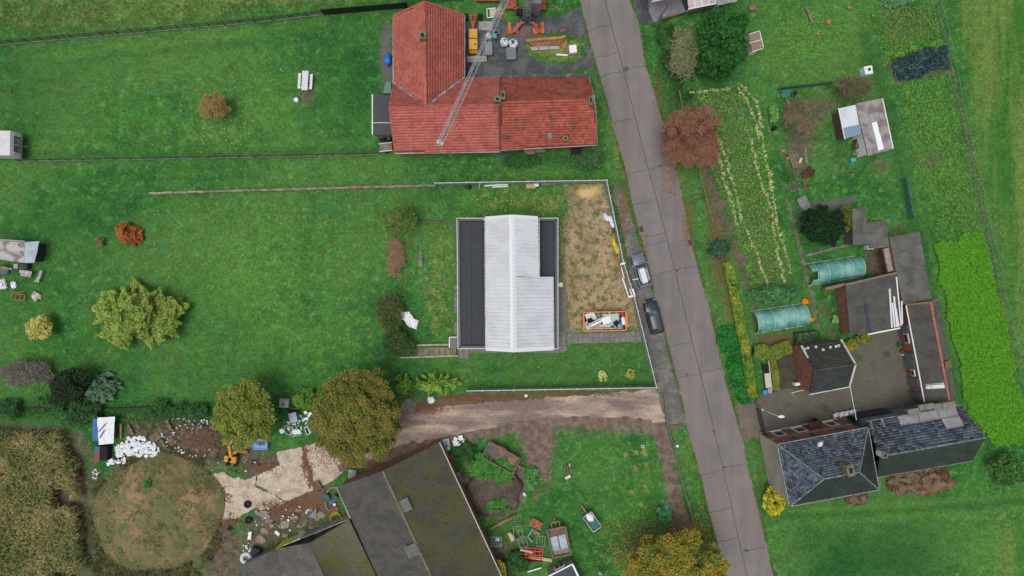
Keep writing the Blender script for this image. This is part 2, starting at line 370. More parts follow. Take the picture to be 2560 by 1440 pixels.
     ((1567,1137,7,12,-.2),(1591,1131,7,12,-.2),(1611,1131,9,13,-.2),(1619,1167,7,12,-.1),(1587,1173,9,9,0),(1614,1218,7,12,0),(1577,1231,11,7,-.5),(1603,1262,11,8,.5),(1414,1143,4,7,0))]+[
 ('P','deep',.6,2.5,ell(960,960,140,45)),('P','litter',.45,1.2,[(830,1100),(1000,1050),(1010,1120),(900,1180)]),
 ('P','dark',.3,1.2,[(1150,880),(1600,870),(1620,930),(1640,960),(1180,970)]),
 ('P','litter',.8,.8,ell(2290,1200,75,25)),('P','litter',.6,.6,ell(2140,1245,25,14)),
 ('P','litter',.35,1.0,[(1880,1080),(1905,1090),(1960,1270),(1930,1290),(1880,1180)]),('P','dark',.5,1,[(1860,1090),(1905,1090),(1960,1270),(1930,1300)]),
 ('P','soil',.6,.6,[(1620,0),(1680,0),(1680,55),(1640,55)]),
]
CLS=['light','deep','soil','dry','meadow','dark','gravel','litter','sand','weedy','pale','path']
def axis(lo,hi,step):
 core=np.arange(lo,hi+step/2,step);far=np.array([6,15,30,60,110,180,300,450.])
 return np.concatenate([lo-far[::-1],core,hi+far])
gx=axis(-70,70,.25);gy=axis(-42,42,.25);GX,GY=np.meshgrid(gx,gy)
att={c:np.zeros(GX.shape,np.float32)for c in CLS}
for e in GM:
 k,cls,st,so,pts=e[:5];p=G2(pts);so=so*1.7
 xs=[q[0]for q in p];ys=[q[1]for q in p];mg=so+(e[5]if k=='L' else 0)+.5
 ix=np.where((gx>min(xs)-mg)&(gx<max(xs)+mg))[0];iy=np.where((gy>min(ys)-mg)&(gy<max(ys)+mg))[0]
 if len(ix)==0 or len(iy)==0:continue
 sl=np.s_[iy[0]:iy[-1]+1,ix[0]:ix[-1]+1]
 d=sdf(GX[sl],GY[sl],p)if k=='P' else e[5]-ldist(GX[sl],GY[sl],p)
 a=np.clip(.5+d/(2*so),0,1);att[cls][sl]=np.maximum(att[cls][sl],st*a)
ny,nx=GX.shape
GZ=(vnoise(GX,GY,.12,5)-.5)*.12-.06
gV=np.stack([GX.ravel(),GY.ravel(),GZ.ravel()],1)
ii=np.arange(ny*nx).reshape(ny,nx)
gF=np.stack([ii[:-1,:-1].ravel(),ii[:-1,1:].ravel(),ii[1:,1:].ravel(),ii[1:,:-1].ravel()],1)
def ground_material():
 m,nt,N,L,B=_nt('ground_cover')
 n0=_noise(N,L,.055,3);n1=_noise(N,L,.3,4);n2=_noise(N,L,1.1,5,rough=.65);n3=_noise(N,L,3.0,5,rough=.72);n4=_noise(N,L,8,4,rough=.75);n5=_noise(N,L,.75,4,rough=.6)
 c=_mix(N,L,_ramp(N,L,n1,.34,.66),rgb(42,92,45),rgb(60,112,46))
 c=_mix(N,L,_ramp(N,L,n0,.4,.62),c,_mix(N,L,.6,c,rgb(88,122,58)))
 c=_mix(N,L,_ramp(N,L,n5,.52,.7),c,rgb(58,112,66));c=_mix(N,L,_ramp(N,L,n2,.52,.68),c,rgb(92,132,64));c=_mix(N,L,_ramp(N,L,n3,.64,.8),c,rgb(104,116,66))
 c=_mix(N,L,_math(N,L,'MULTIPLY',_ramp(N,L,n2,.46,.3),.5),c,rgb(44,90,44))
 def cls(c,name,col,amp=.9,nn=None,lo=.3,hi=.7):
  a=N.new('ShaderNodeAttribute');a.attribute_name=name
  k=_math(N,L,'ADD',a.outputs['Fac'],_math(N,L,'MULTIPLY',_math(N,L,'SUBTRACT',nn or nb,.5),amp))
  gate=_ramp(N,L,a.outputs['Fac'],.02,.2)
  return _mix(N,L,_math(N,L,'MULTIPLY',_ramp(N,L,k,lo,hi),gate),c,col)
 nb=_math(N,L,'ADD',_math(N,L,'MULTIPLY',n2,.55),_math(N,L,'MULTIPLY',n3,.45))
 g=N.new('ShaderNodeNewGeometry');mp=N.new('ShaderNodeMapping');mp.inputs['Rotation'].default_value=(0,0,math.radians(13));mp.inputs['Scale'].default_value=(1,.09,1)
 L.new(g.outputs['Position'],mp.inputs['Vector']);nstr=_noise(N,L,.42,4,mp.outputs[0],.6)
 c=cls(c,'dark',_mix(N,L,_ramp(N,L,n3,.35,.65),rgb(34,72,32),rgb(56,98,44)))
 me=_mix(N,L,_ramp(N,L,nstr,.36,.62),rgb(58,106,40),rgb(100,124,60))
 me=_mix(N,L,_ramp(N,L,n2,.55,.75),me,rgb(112,128,64))
 c=cls(c,'meadow',me,.5)
 c=cls(c,'weedy',_mix(N,L,_ramp(N,L,n3,.4,.66),rgb(60,104,36),rgb(98,136,58)),1.0)
 c=cls(c,'dry',_mix(N,L,n3,rgb(102,112,54),rgb(142,134,80)),1.1)
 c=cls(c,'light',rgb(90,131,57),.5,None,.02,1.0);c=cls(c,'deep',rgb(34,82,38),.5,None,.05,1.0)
 c=_val(N,L,c,_ramp(N,L,n3,.3,.7),.76,1.25);c=_val(N,L,c,_ramp(N,L,n4,.3,.7),.85,1.16);c=_val(N,L,c,_ramp(N,L,n5,.3,.7),.86,1.12)
 soil=_mix(N,L,_ramp(N,L,n2,.35,.7),rgb(84,76,64),rgb(112,100,84));soil=_val(N,L,_val(N,L,soil,_ramp(N,L,n3,.3,.7),.76,1.25),_ramp(N,L,n4,.3,.7),.72,1.28)
 c=cls(c,'soil',soil,1.25)
 path=_val(N,L,_mix(N,L,_ramp(N,L,n2,.35,.68),rgb(98,84,76),rgb(132,114,102)),n4,.7,1.3);c=cls(c,'path',path,1.0)
 gr=_val(N,L,_mix(N,L,n2,rgb(80,82,80),rgb(116,112,104)),n4,.6,1.4);c=cls(c,'gravel',gr,.7)
 sa=_mix(N,L,_ramp(N,L,n1,.3,.7),rgb(140,122,96),rgb(172,150,120));sa=_mix(N,L,_ramp(N,L,n2,.47,.62),sa,rgb(104,108,64))
 sa=_val(N,L,sa,_ramp(N,L,n3,.3,.7),.72,1.24);sa=_val(N,L,sa,_ramp(N,L,n4,.3,.7),.76,1.22);c=cls(c,'sand',sa,1.15)
 c=cls(c,'pale',_val(N,L,rgb(206,178,122),n4,.75,1.2),.8)
 v=N.new('ShaderNodeTexVoronoi');v.inputs['Scale'].default_value=9;L.new(g.outputs['Position'],v.inputs['Vector'])
 lf=_mix(N,L,_ramp(N,L,n4,.4,.6),rgb(92,70,54),rgb(124,94,70))
 c=cls(c,'litter',lf,1.1,_math(N,L,'ADD',_math(N,L,'MULTIPLY',v.outputs['Distance'],.5),_math(N,L,'MULTIPLY',n2,.6)))
 L.new(c,B.inputs['Base Color']);B.inputs['Roughness'].default_value=.95;B.inputs['Specular IOR Level'].default_value=.15
 b=N.new('ShaderNodeBump');b.inputs['Strength'].default_value=.55;b.inputs['Distance'].default_value=.12
 L.new(_math(N,L,'ADD',n3,_math(N,L,'MULTIPLY',n4,.5)),b.inputs['Height']);L.new(b.outputs[0],B.inputs['Normal'])
 return m
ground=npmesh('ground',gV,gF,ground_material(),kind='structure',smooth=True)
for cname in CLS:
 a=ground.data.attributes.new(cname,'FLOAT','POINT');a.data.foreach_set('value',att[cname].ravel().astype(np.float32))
def mask_sheet(name,poly,z,mtl,res=.1,amp=.5,fr=1.2,seed=1,kind='structure',holes=()):
 "ground sheet with an uneven worn edge, cut from a fine grid"
 p=G2(poly);xs=[q[0]for q in p];ys=[q[1]for q in p]
 ax=np.arange(min(xs)-1,max(xs)+1,res);ay=np.arange(min(ys)-1,max(ys)+1,res);X,Y=np.meshgrid(ax,ay)
 d=sdf(X,Y,p)+(vnoise(X,Y,fr,seed,4)-.5)*2*amp
 for h in holes:d=np.minimum(d,-(sdf(X,Y,G2(h))+(vnoise(X,Y,fr,seed+5,4)-.5)*2.4*amp))
 idx=np.arange(X.size).reshape(X.shape);k=d[:-1,:-1]>0
 F=np.stack([idx[:-1,:-1][k],idx[:-1,1:][k],idx[1:,1:][k],idx[1:,:-1][k]],1)
 u,inv=np.unique(F,return_inverse=True)
 V=np.stack([X.ravel()[u],Y.ravel()[u],np.full(len(u),z)],1)
 return npmesh(name,V,inv.reshape(-1,4),mtl,kind=kind)
m_gravel=mat('dark_gravel',rgb(66,70,72),rgb(92,94,94),.5,fine=.45,spots=(rgb(110,104,80),1.2,.6,.75),bump=.6,bscale=14)
mask_sheet('gravel_yard',[(1166,62),(1250,52),(1400,40),(1452,22),(1468,60),(1482,110),(1484,168),(1420,182),(1300,196),(1150,200),(1152,62)],.012,m_gravel,amp=.7,seed=2,
           holes=[[(1315,92),(1400,84),(1462,92),(1462,150),(1400,158),(1320,142)],[(1195,20),(1290,20),(1290,48),(1195,58)]])
m_verge=mat('grey_verge_gravel',rgb(92,92,88),rgb(118,112,104),.8,fine=.4,spots=((rgb(120,78,52),1.1,.62,.74),(rgb(70,88,48),.8,.64,.72)),bump=.5,bscale=14)
mask_sheet('gravel_verge',[(1530,455),(1556,480),(1580,545),(1615,680),(1652,800),(1690,945),(1722,1062),(1668,1062),(1650,985),(1600,800),(1560,620)],.012,m_verge,amp=.45,seed=3)
mask_sheet('house_forecourt',[(1575,-40),(1625,-40),(1632,60),(1600,66)],.012,m_gravel,amp=.3,seed=4)
def drive_material():
 m,nt,N,L,B=_nt('worn_concrete')
 g=N.new('ShaderNodeNewGeometry');mp=N.new('ShaderNodeMapping');mp.inputs['Rotation'].default_value=(0,0,math.radians(-5));mp.inputs['Scale'].default_value=(.22,1,1);L.new(g.outputs['Position'],mp.inputs['Vector'])
 n0=_noise(N,L,.4,4,mp.outputs[0]);n1=_noise(N,L,.9,4,mp.outputs[0]);n2=_noise(N,L,2.5,5,rough=.7);n3=_noise(N,L,9,3,rough=.7)
 c=_mix(N,L,_ramp(N,L,n1,.36,.64),rgb(182,162,142),rgb(144,126,114))
 c=_mix(N,L,_ramp(N,L,n0,.44,.6),c,rgb(120,105,98))
 c=_mix(N,L,_ramp(N,L,n2,.58,.74),c,rgb(112,88,72));c=_val(N,L,c,_ramp(N,L,n3,.3,.7),.72,1.25);c=_val(N,L,c,_ramp(N,L,n2,.3,.7),.82,1.14)
 L.new(c,B.inputs['Base Color']);B.inputs['Roughness'].default_value=.9
 b=N.new('ShaderNodeBump');b.inputs['Strength'].default_value=.3;b.inputs['Distance'].default_value=.04;L.new(n2,b.inputs['Height']);L.new(b.outputs[0],B.inputs['Normal'])
 return m
m_drive=drive_material()
mask_sheet('farm_drive',[(1005,1032),(1160,1012),(1350,995),(1500,985),(1640,974),(1666,1058),(1550,1042),(1400,1044),(1290,1054),(1180,1080),(1090,1098),(1000,1110),(930,1150),(850,1172),(812,1140),(850,1090),(950,1060)],.02,m_drive,amp=.35,seed=6)
m_pad=mat('pale_yard_concrete',rgb(186,172,152),rgb(160,144,126),.8,fine=.35,spots=((rgb(140,112,92),.9,.6,.78),(rgb(150,96,66),1.6,.68,.76)),bump=.3,bscale=8)
yard=thing('concrete_yard','pale worn concrete yard slabs beside the barn','yard',700,1200)
del yard['category'];del yard['label'];yard['kind']='structure'
for k,pl in enumerate(([(690,1130),(752,1118),(768,1180),(784,1226),(715,1254),(640,1212),(640,1190),(700,1165)],[(757,1115),(790,1108),(845,1135),(872,1165),(830,1205),(790,1222),(775,1180)],
      [(515,1182),(560,1185),(600,1200),(640,1194),(636,1214),(712,1256),(690,1268),(620,1278),(590,1300),(552,1304),(545,1262),(552,1230)])):
 o=mask_sheet('yard_slab',pl,.022,m_pad,amp=.14 if k<2 else.4,fr=1.5,seed=9+k,kind=None);o.location=-yard.location;o.parent=yard
m_court=mat('mossy_cobbles',rgb(84,80,68),rgb(98,92,82),.5,fine=.25,spots=((rgb(64,72,46),.5,.5,.7),(rgb(104,88,80),.28,.58,.72)),bump=.4,bscale=12,rough=.6)
mask_sheet('courtyard',[(1884,1012),(1905,985),(1960,975),(2000,955),(2120,860),(2160,835),(2240,800),(2262,900),(2290,1010),(2240,1045),(2130,1050),(1905,1090)],.014,m_court,amp=.1,seed=12)
mask_sheet('courtyard_entrance',[(1832,1012),(1888,1008),(1908,1090),(1880,1092),(1862,1110)],.013,mat('cobble_entrance',rgb(98,92,78),rgb(112,102,90),.8,fine=.35,bump=.4,bscale=12),amp=.15,seed=13)
mask_sheet('side_yard',[(1915,905),(1985,880),(1995,965),(1920,985)],.018,mat('dark_side_yard',rgb(56,54,42),rgb(74,76,50),.8,fine=.3),amp=.2,seed=14)
RL=[(-120,1415),(0,1453),(100,1475),(300,1532),(433,1567),(507,1580),(627,1613),(740,1640),(900,1682),(1000,1707),(1107,1730),(1190,1753),(1280,1773),(1380,1800),(1560,1845)]
RC=[(-120,1480),(0,1513),(50,1525),(170,1557),(290,1587),(420,1620),(480,1637),(580,1663),(675,1687),(800,1717),(900,1742),(1040,1777),(1170,1807),(1270,1830),(1380,1853),(1560,1900)]
RR=[(-120,1540),(0,1573),(67,1597),(167,1613),(278,1647),(440,1692),(533,1713),(600,1725),(675,1745),(820,1783),(920,1802),(1007,1828),(1113,1857),(1170,1867),(1280,1897),(1380,1917),(1560,1965)]
def cx(curve,y):return float(np.interp(y,[c[0]for c in curve],[c[1]for c in curve]))
road=thing('road','','',1680,720);del road['category'];del road['label'];road['kind']='structure'
m_road=mat('road_concrete',rgb(113,109,107),rgb(124,117,114),.35,fine=.12,spots=((rgb(142,130,124),.5,.62,.8),(rgb(104,96,95),1.4,.62,.8)),objrand=.05,rough=.85,bump=.15,bscale=18)
_r=m_road.node_tree;_N,_L=_r.nodes,_r.links;_B=_N['Principled BSDF'];_s=_B.inputs['Base Color'].links[0].from_socket;_g=_N.new('ShaderNodeNewGeometry');_m=_N.new('ShaderNodeMapping');_m.inputs['Rotation'].default_value=(0,0,math.radians(14));_m.inputs['Scale'].default_value=(1,.05,1);_L.new(_g.outputs['Position'],_m.inputs['Vector'])
_L.new(_val(_N,_L,_mix(_N,_L,_ramp(_N,_L,_noise(_N,_L,.25,3),.4,.6),_s,_mix(_N,_L,.5,_s,rgb(124,112,108))),_ramp(_N,_L,_noise(_N,_L,.7,5,_m.outputs[0],.65),.3,.7),.88,1.1),_B.inputs['Base Color'])
m_tar=mat('joint_tar',rgb(80,76,75),fine=.3,rough=.7)
base=MB();ys=[c for c in range(-120,1561,40)]
base.poly([W(cx(RL,y),y,.006)for y in ys]+[W(cx(RR,y),y,.006)for y in ys[::-1]])
base.to('joint_filler',m_tar,road,world=True)
def slab(cl,cr,ya,yb,sl):
 pts=[];jit=lambda a,b:(mnoise.noise((a*.045,b*.045,1.7)))*5
 xl=lambda y:cx(cl,y);gp=.75
 def cut(y0,rev,off):
  r=[]
  for t in np.linspace(0,1,9):
   yy=y0+sl*(1-t);x=cx(cl,yy)*(1-t)+cx(cr,yy)*t
   r.append((x,yy+jit(x,y0)+off))
  return r[::-1]if rev else r
 top=cut(ya,False,gp);bot=cut(yb,True,-gp)
 right=[(cx(cr,y),y)for y in np.arange(ya+15,yb-5,20)];left=[(cx(cl,y),y)for y in np.arange(yb+sl-8,ya+sl+12,-20)]
 poly=[(min(max(x,cx(cl,y)+(1.0 if cl is RC else 0)),cx(cr,y)-(1.0 if cr is RC else 0)),y)for x,y in top+right+bot+left]
 poly=[(x+(jit(x,y)*.15 if cl is RC else 0),y)for x,y in poly]
 m=MB();m.prism([W(*p)[:2]for p in poly][::-1],-.05,.022+R_.uniform(-.002,.002));m.to('slab',m_road,road,world=True)
lc=[-120,60,131,176,295,422,497,580,603,675,853,933,1173,1268,1342,1560]
for a,b in zip(lc[:-1],lc[1:]):slab(RL,RC,a,b,15)
rc=[-120,-40,163,410,663,920,1160,1367,1560]
for a,b in zip(rc[:-1],rc[1:]):slab(RC,RR,a,b,11)
m_kerb=mat('kerb_concrete',rgb(128,116,100),rgb(100,96,78),1.0,fine=.3)
for nm,cv,dx in(('kerb_edge',RL,-3.2),('kerb_edge',RR,0.2)):
 k=MB();yy=list(range(-120,1561,30))
 k.prism([W(cx(cv,y)+dx,y)[:2]for y in yy]+[W(cx(cv,y)+dx+3,y)[:2]for y in yy[::-1]],-.05,.03);o=k.to(nm,m_kerb,kind='structure')
for x,y,r in((1566,173,8),(1692,677,5),(1650,415,5),(1716,936,4),(1812,1168,5),(1865,1376,6),(1783,1078,4)):
 b=MB();b.prism([(W(px,py)[0],W(px,py)[1])for px,py in[(x+r*(1+.4*R_.uniform(-1,1))*math.cos(t),y+.7*r*(1+.4*R_.uniform(-1,1))*math.sin(t))for t in np.linspace(0,6.28,10)[:-1]]][::-1],.02,.03)
 b.to('tar_patch',m_tar,road,world=True)
m_iron=mat('cast_iron',rgb(62,60,62),fine=.3,rough=.6)
def drain(px,py,rz,lab):
 t=thing('storm_drain',lab,'drain grate',px,py,rz,'drain grates in the road');f=MB()
 f.box((0,0,.03),(.45,.7,.02));f.to('frame',m_iron,t);g=MB()
 for i in range(6):g.box((0,-.28+i*.112,.045),(.36,.06,.014))
 g.to('grate',mat('grate_iron',rgb(40,40,42)),t)
drain(1603,573,.26,'dark iron drain grate at the road edge beside the parking verge');drain(1725,606,.26,'dark iron drain grate on the road side of the vegetable garden')
pav=thing('paved_path','','',1500,845);del pav['category'];del pav['label'];pav['kind']='structure'
m_pav=mat('paving_grey',rgb(112,106,106),rgb(128,122,118),1.2,fine=.15,objrand=.1,spots=(rgb(90,96,74),1.8,.66,.76))
v0=MB();v0 .box((0,0,.0),(.62,.62,.07));pm=v0 .mesh('paving_slab',m_pav)
def paver(px,py,sx=1,sy=1):
 o=bpy.data.objects.new('paving_slab',pm);COL.objects.link(o);o.parent=pav
 x,y,_=W(px,py);o.location=(x-pav.location.x,y-pav.location.y,.02+R_.uniform(-.006,.006));o.rotation_euler=(0,0,.03+R_.uniform(-.012,.012));o.scale=(sx,sy,1)
for i in range(14):
 for j in range(2):paver(1424+i*13.2,839.5+j*13-i*.35)
for j in range(12):
 for i in range(2):paver(1396.5+i*13.2,728+j*13)
for i in range(18):paver(1180+i*13.2,877,1,.7)
for j in range(2):
 for i in range(2):paver(1152+i*13.2,876+j*13)
# ---------------------------------------------------------------- roofs
def planar(poly):
 P=[Vector(p)for p in poly];n=Vector((0,0,0))
 for i in range(len(P)):n+=P[i].cross(P[(i+1)%len(P)])
 n.normalize()
 if n.z<0:n=-n
 u=Vector((0,0,1)).cross(n).normalized();v=n.cross(u).normalized()
 return P,n,u,v
def tile_cover(poly,w,h,mtl,parent,name='tile_cover',curve=.03,lift=.035,jit=.004,gap=0.0,thick=.03):
 "overlapping tiles on one roof slope: real little plates, joined into one part"
 P,n,u,v=planar(poly);o=P[0]
 q=np.array([[(p-o).dot(u),(p-o).dot(v)]for p in P])
 a=np.arange(q[:,0].min()-w,q[:,0].max()+w,w);b=np.arange(q[:,1].min(),q[:,1].max()+h,h)
 A,Bb=np.meshgrid(a,b);row=np.repeat(np.arange(len(b))[:,None],len(a),1)
 A=A+np.where(row%2==1,w/2,0)*(0 if curve else 1)
 A=A.ravel();Bb=Bb.ravel()
 k=sdf(A+w/2,Bb+h/2,[tuple(r)for r in q])>.08
 A=A[k];Bb=Bb[k];N_=len(A);g=np.random.default_rng(len(A))
 du=g.uniform(-jit,jit,N_);dl=g.uniform(-.4,.6,N_)*lift*.5
 prof=[(gap,0.0),(.5,curve),(1-gap,0.0)]if curve else[(gap,0.0),(1-gap,0.0)]
 lay=[]
 for t,z in prof:lay.append((t*w,0.0,z+lift,1))
 for t,z in prof:lay.append((t*w,h*1.02,z+lift*.25,0))
 for t,z in prof:lay.append((t*w,0.0,z-.005,0))
 m=len(prof);V=np.zeros((N_,len(lay),3));o_=np.array(o);un,vn,nn=np.array(u),np.array(v),np.array(n)
 for i,(x,y,z,f)in enumerate(lay):
  V[:,i]=o_+np.outer(A+x+du,un)+np.outer(Bb+y,vn)+np.outer(z+dl*f,nn)
 fs=[]
 for i in range(m-1):fs.append((i,i+1,m+i+1,m+i));fs.append((2*m+i,2*m+i+1,i+1,i))
 F=(np.arange(N_)[:,None,None]*len(lay)+np.array(fs)[None]).reshape(-1,4)
 ob=npmesh(name,V.reshape(-1,3),F,mtl,kind='stuff')
 if parent is not None:
  ob.parent=parent
  q=parent
  while q is not None:ob.location-=q.location;q=q.parent
 return ob
def pw(pts):return[W(*p)for p in pts]
def flatp(poly):
 "moves every corner along its line of sight onto the plane of corners 0, 1 and -1"
 P=[Vector(W(*p))for p in poly];n=(P[1]-P[0]).cross(P[-1]-P[0]);C=Vector((0,0,HC));out=[]
 for p in P:d=p-C;t=n.dot(P[0]-C)/n.dot(d);out.append(C+d*t)
 return out
def slope(root,poly,mtl,t=.14,name='roof_slope'):
 m=MB();m.slab(flatp(poly),t);return m.to(name,mtl,root,world=True)
def ridge(root,a,b,r,mtl,name='ridge_tiles',n=None,lift=.06):
 "a line of half-round ridge tiles"
 a=Vector(W(*a));b=Vector(W(*b));L=(b-a).length;k=n or max(2,int(L/.45));m=MB();d=(b-a)/k
 for i in range(k):
  p0=a+d*i;p1=a+d*(i+1.06);z=Vector((0,0,lift-.03+(i%2)*.012))
  m.tube([p0+z,p1+z],[r,r*.92],8)
 return m.to(name,mtl,root,kind='stuff',world=True)
def gutter(root,pts,mtl,w=.14,name='gutter',dz=-.1):
 m=MB();q=[Vector(W(*p))+Vector((0,0,dz))for p in pts]
 for a,b in zip(q[:-1],q[1:]):m.beam(a,b,w,.1)
 return m.to(name,mtl,root,world=True)
def wall(root,ring,z0,mtl,name='wall'):
 "vertical wall under a ring of 3D top points"
 m=MB();q=[Vector(W(*p))for p in ring];c=sum((p for p in q),Vector())/len(q)
 q=[p+(c-p).normalized()*.25 for p in q]
 q=[Vector((p.x,p.y,p.z-.3))for p in q]
 for a,b in zip(q,q[1:]+q[:1]):m.poly([(a.x,a.y,z0),(b.x,b.y,z0),b,a])
 return m.to(name,mtl,root,world=True)
def on_wall(a,b,t0,t1,z0,z1,out,depth=.08):
 "box lying on the wall line a-b (world xy), from fraction t0 to t1"
 a=Vector((a[0],a[1],0));b=Vector((b[0],b[1],0));p=a.lerp(b,t0);q=a.lerp(b,t1);n=Vector((b.y-a.y,a.x-b.x,0)).normalized()
 m=MB();m.prism([tuple((p+n*(out-depth)).xy),tuple((q+n*(out-depth)).xy),tuple((q+n*out).xy),tuple((p+n*out).xy)],z0,z1);return m
def chimney(root,px,py,h0,h1,s,mtl,pot=None,rz=0.0,n=1):
 m=MB();x,y,_=W(px,py,h1);z=h1
 m.box((x,y,(h0+z)/2),(s[0],s[1],z-h0),rz);c=m.to('chimney',mtl,root,world=True)
 k=MB();k.box((x,y,z+.04),(s[0]+.12,s[1]+.12,.1),rz);k.to('chimney_cap',m_cap,c,world=True)
 for i in range(n):
  f=MB();dx=(i-(n-1)/2)*.45
  f.box((x+dx*math.cos(rz),y+dx*math.sin(rz),z+.1),(s[0]*.5/n if n>1 else s[0]*.5,s[1]*.5,.06),rz);f.to('flue',m_black,c,world=True)
 return c
m_black=mat('soot_black',rgb(22,22,24),fine=.2,rough=.9)
m_cap=mat('mossy_cap',rgb(116,112,92),rgb(86,88,62),2,fine=.3)
m_zinc=mat('zinc',rgb(150,152,154),rgb(120,122,124),2,metal=.3,rough=.5)
m_white=mat('white_paint',rgb(224,226,227),fine=.08,rough=.5)
m_glass=mat('window_glass',rgb(34,40,44),fine=.0,rough=.08,spec=.7)
m_brick=mat('red_brick',rgb(150,92,74),rgb(130,80,64),3,fine=.25,bump=.3,bscale=14)
def tilemat(name,a,b,spots=None,isl=.14,rough=.55):
 return mat(name,a,b,.6,fine=.12,rough=rough,island=isl,spots=spots)
# ---------------------------------------------------------------- the red tiled house
red=thing('farmhouse','long L shaped house with red tiled roofs and three chimneys beside the crane yard','house',1180,270)
m_rt=tilemat('red_tiles_new',rgb(194,108,97),rgb(180,96,83),(rgb(136,80,62),.9,.6,.8))
m_ro=tilemat('red_tiles_old',rgb(184,94,79),rgb(166,84,67),((rgb(104,82,62),1.0,.5,.72),(rgb(126,112,86),2.6,.68,.76)),.2)
m_base=mat('roof_battens',rgb(120,56,44),rough=.9)
eh,rh=2.8,6.2
for nm,poly,mt in(
 ('s',[(974,269,rh),(1250,262,rh),(1250,378,eh),(988,382,eh)],m_rt),
 ('n',[(974,269,rh),(1066,265,rh),(985,207,eh),(983,210,eh)],m_rt),('n',[(1066,265,rh),(1250,262,rh),(1250,193,eh),(1160,195,eh)],m_rt),
 ('w',[(983,41,eh),(1060,4,rh),(1066,265,rh),(985,207,eh)],m_rt),('e',[(1160,37,eh),(1160,195,eh),(1066,265,rh),(1060,4,rh)],m_rt),
 ('s',[(1251,257,rh),(1465,251,rh),(1489,285,4.7),(1492,361,eh),(1251,374,eh)],m_ro),
 ('n',[(1251,257,rh),(1465,251,rh),(1482,236,4.9),(1471,191,eh),(1251,195,eh)],m_ro),
 ('h',[(1465,251,rh),(1482,236,4.9),(1489,285,4.7)],m_ro)):
 s_=slope(red,poly,m_base)
 tile_cover(flatp(poly),.36,.36 if mt is m_rt else.33,mt,s_)
m_ridge=mat('ridge_clay',rgb(176,92,76),rgb(150,76,62),2,island=.12)
ridge(red,(974,269,rh),(1250,262,rh),.13,m_ridge);ridge(red,(1060,4,rh),(1066,265,rh),.14,m_ridge);ridge(red,(1251,257,rh),(1465,251,rh),.13,m_ridge)
ridge(red,(1465,251,rh),(1482,236,4.9),.1,m_ridge);ridge(red,(1465,251,rh),(1489,285,4.7),.1,m_ridge)
m_lead=mat('lead_flashing',rgb(108,114,122),rgb(158,160,164),1.6,.45,.6,rough=.5)
for a,b in(((1066,266,rh),(985,207,eh)),((1066,266,rh),(1160,195,eh))):
 m=MB();p,q=Vector(W(*a)),Vector(W(*b));m.beam(p+Vector((0,0,.06)),q+Vector((0,0,.06)),.3,.05);m.to('valley_flashing',m_lead,red,world=True)
m=MB();m.beam(Vector(W(1250,261,rh))+Vector((0,0,.05)),Vector(W(1250,376,eh))+Vector((0,0,.05)),.16,.1);m.beam(Vector(W(1250,261,rh))+Vector((0,0,.05)),Vector(W(1250,193,eh))+Vector((0,0,.05)),.16,.1)
m.to('party_verge',mat('verge_dark',rgb(92,62,52)),red,world=True)
for pts in([(983,41,eh),(983,210,eh)],[(1161,37,eh),(1161,195,eh),(1251,192,eh)],[(988,383,eh),(1250,379,eh)],[(1251,375,eh),(1492,362,eh)],[(1472,191,eh),(1484,236,4.8),(1490,285,4.7),(1493,361,eh)]):
 gutter(red,pts,m_zinc,.16)
for a,b in(((983,41,eh),(1060,4,rh)),((1060,4,rh),(1160,37,eh)),((974,269,rh),(988,382,eh)),((974,269,rh),(984,209,eh))):
 m=MB();m.beam(Vector(W(*a))+Vector((0,0,.04)),Vector(W(*b))+Vector((0,0,.04)),.2,.1);m.to('verge_tiles',m_ridge,red,world=True)
wall(red,[(990,381,eh),(1488,361,eh),(1470,194,eh),(1165,196,eh),(1158,40,eh),(1062,12,rh-.2),(985,44,eh)],0,m_brick)
m=MB();m.slab(pw([(1251,186,2.7),(1474,183,2.7),(1474,191,2.7),(1251,195,2.7)]),.1);m.to('box_gutter',mat('dark_gutter',rgb(70,74,76),rgb(150,152,152),.5,.58,.72),red,world=True)
m_chim=mat('chimney_brick',rgb(120,104,84),rgb(96,84,66),2,fine=.3)
chimney(red,1056,88,5.4,7.0,(.75,.8),m_chim);chimney(red,1243,248,5.6,6.9,(.7,.55),m_chim);chimney(red,1257,238,5.4,6.9,(.45,.85),m_chim,rz=.05);chimney(red,1477,251,4.6,5.9,(.4,1.0),m_chim,n=1)
chimney(red,1414,346,3.0,4.1,(.55,.5),m_chim)
m=MB();m.slab([Vector(p)+Vector((0,0,.14))for p in pw([(1369,333,4.0),(1380,333,4.0),(1380,346,3.65),(1369,346,3.65)])],.05);m.to('roof_window',mat('skylight_grey',rgb(120,126,128),rough=.3),red,world=True)
for x in(1370,1437):
 m=MB();m.prism([W(x-8,376)[:2],W(x+8,375)[:2],W(x+8,372)[:2],W(x-8,373)[:2]][::-1],2.0,2.12);w_=m.to('window_hood',m_white,red,world=True)
ann=thing('flat_roof_annexe','black flat roofed annexe against the west gable of the red house','annexe',955,290)
m_felt=mat('roof_felt',rgb(46,50,56),rgb(54,58,64),.8,fine=.1,rough=.6)
for y0,y1 in((237,271),(271,306),(308,337)):
 m=MB();m.slab(pw([(934,y0,2.6),(992,y0,2.6),(995,y1,2.6),(936,y1,2.6)]),.15);m.to('roof_sheet',m_felt,ann,world=True)
m=MB();m.prism([W(936,239,2.6)[:2],W(1000,239,2.6)[:2],W(1000,335,2.6)[:2],W(938,335,2.6)[:2]][::-1],0,2.44);m.to('wall',m_brick,ann,world=True)
m=MB();m.beam(W(931,236,2.5),W(931,336,2.5),.12,.1);m.beam(W(931,307,2.62),W(990,307,2.62),.06,.06);m.beam(W(931,336,2.5),W(940,344,.5),.08,.08);m.to('gutter',m_white,ann,world=True)
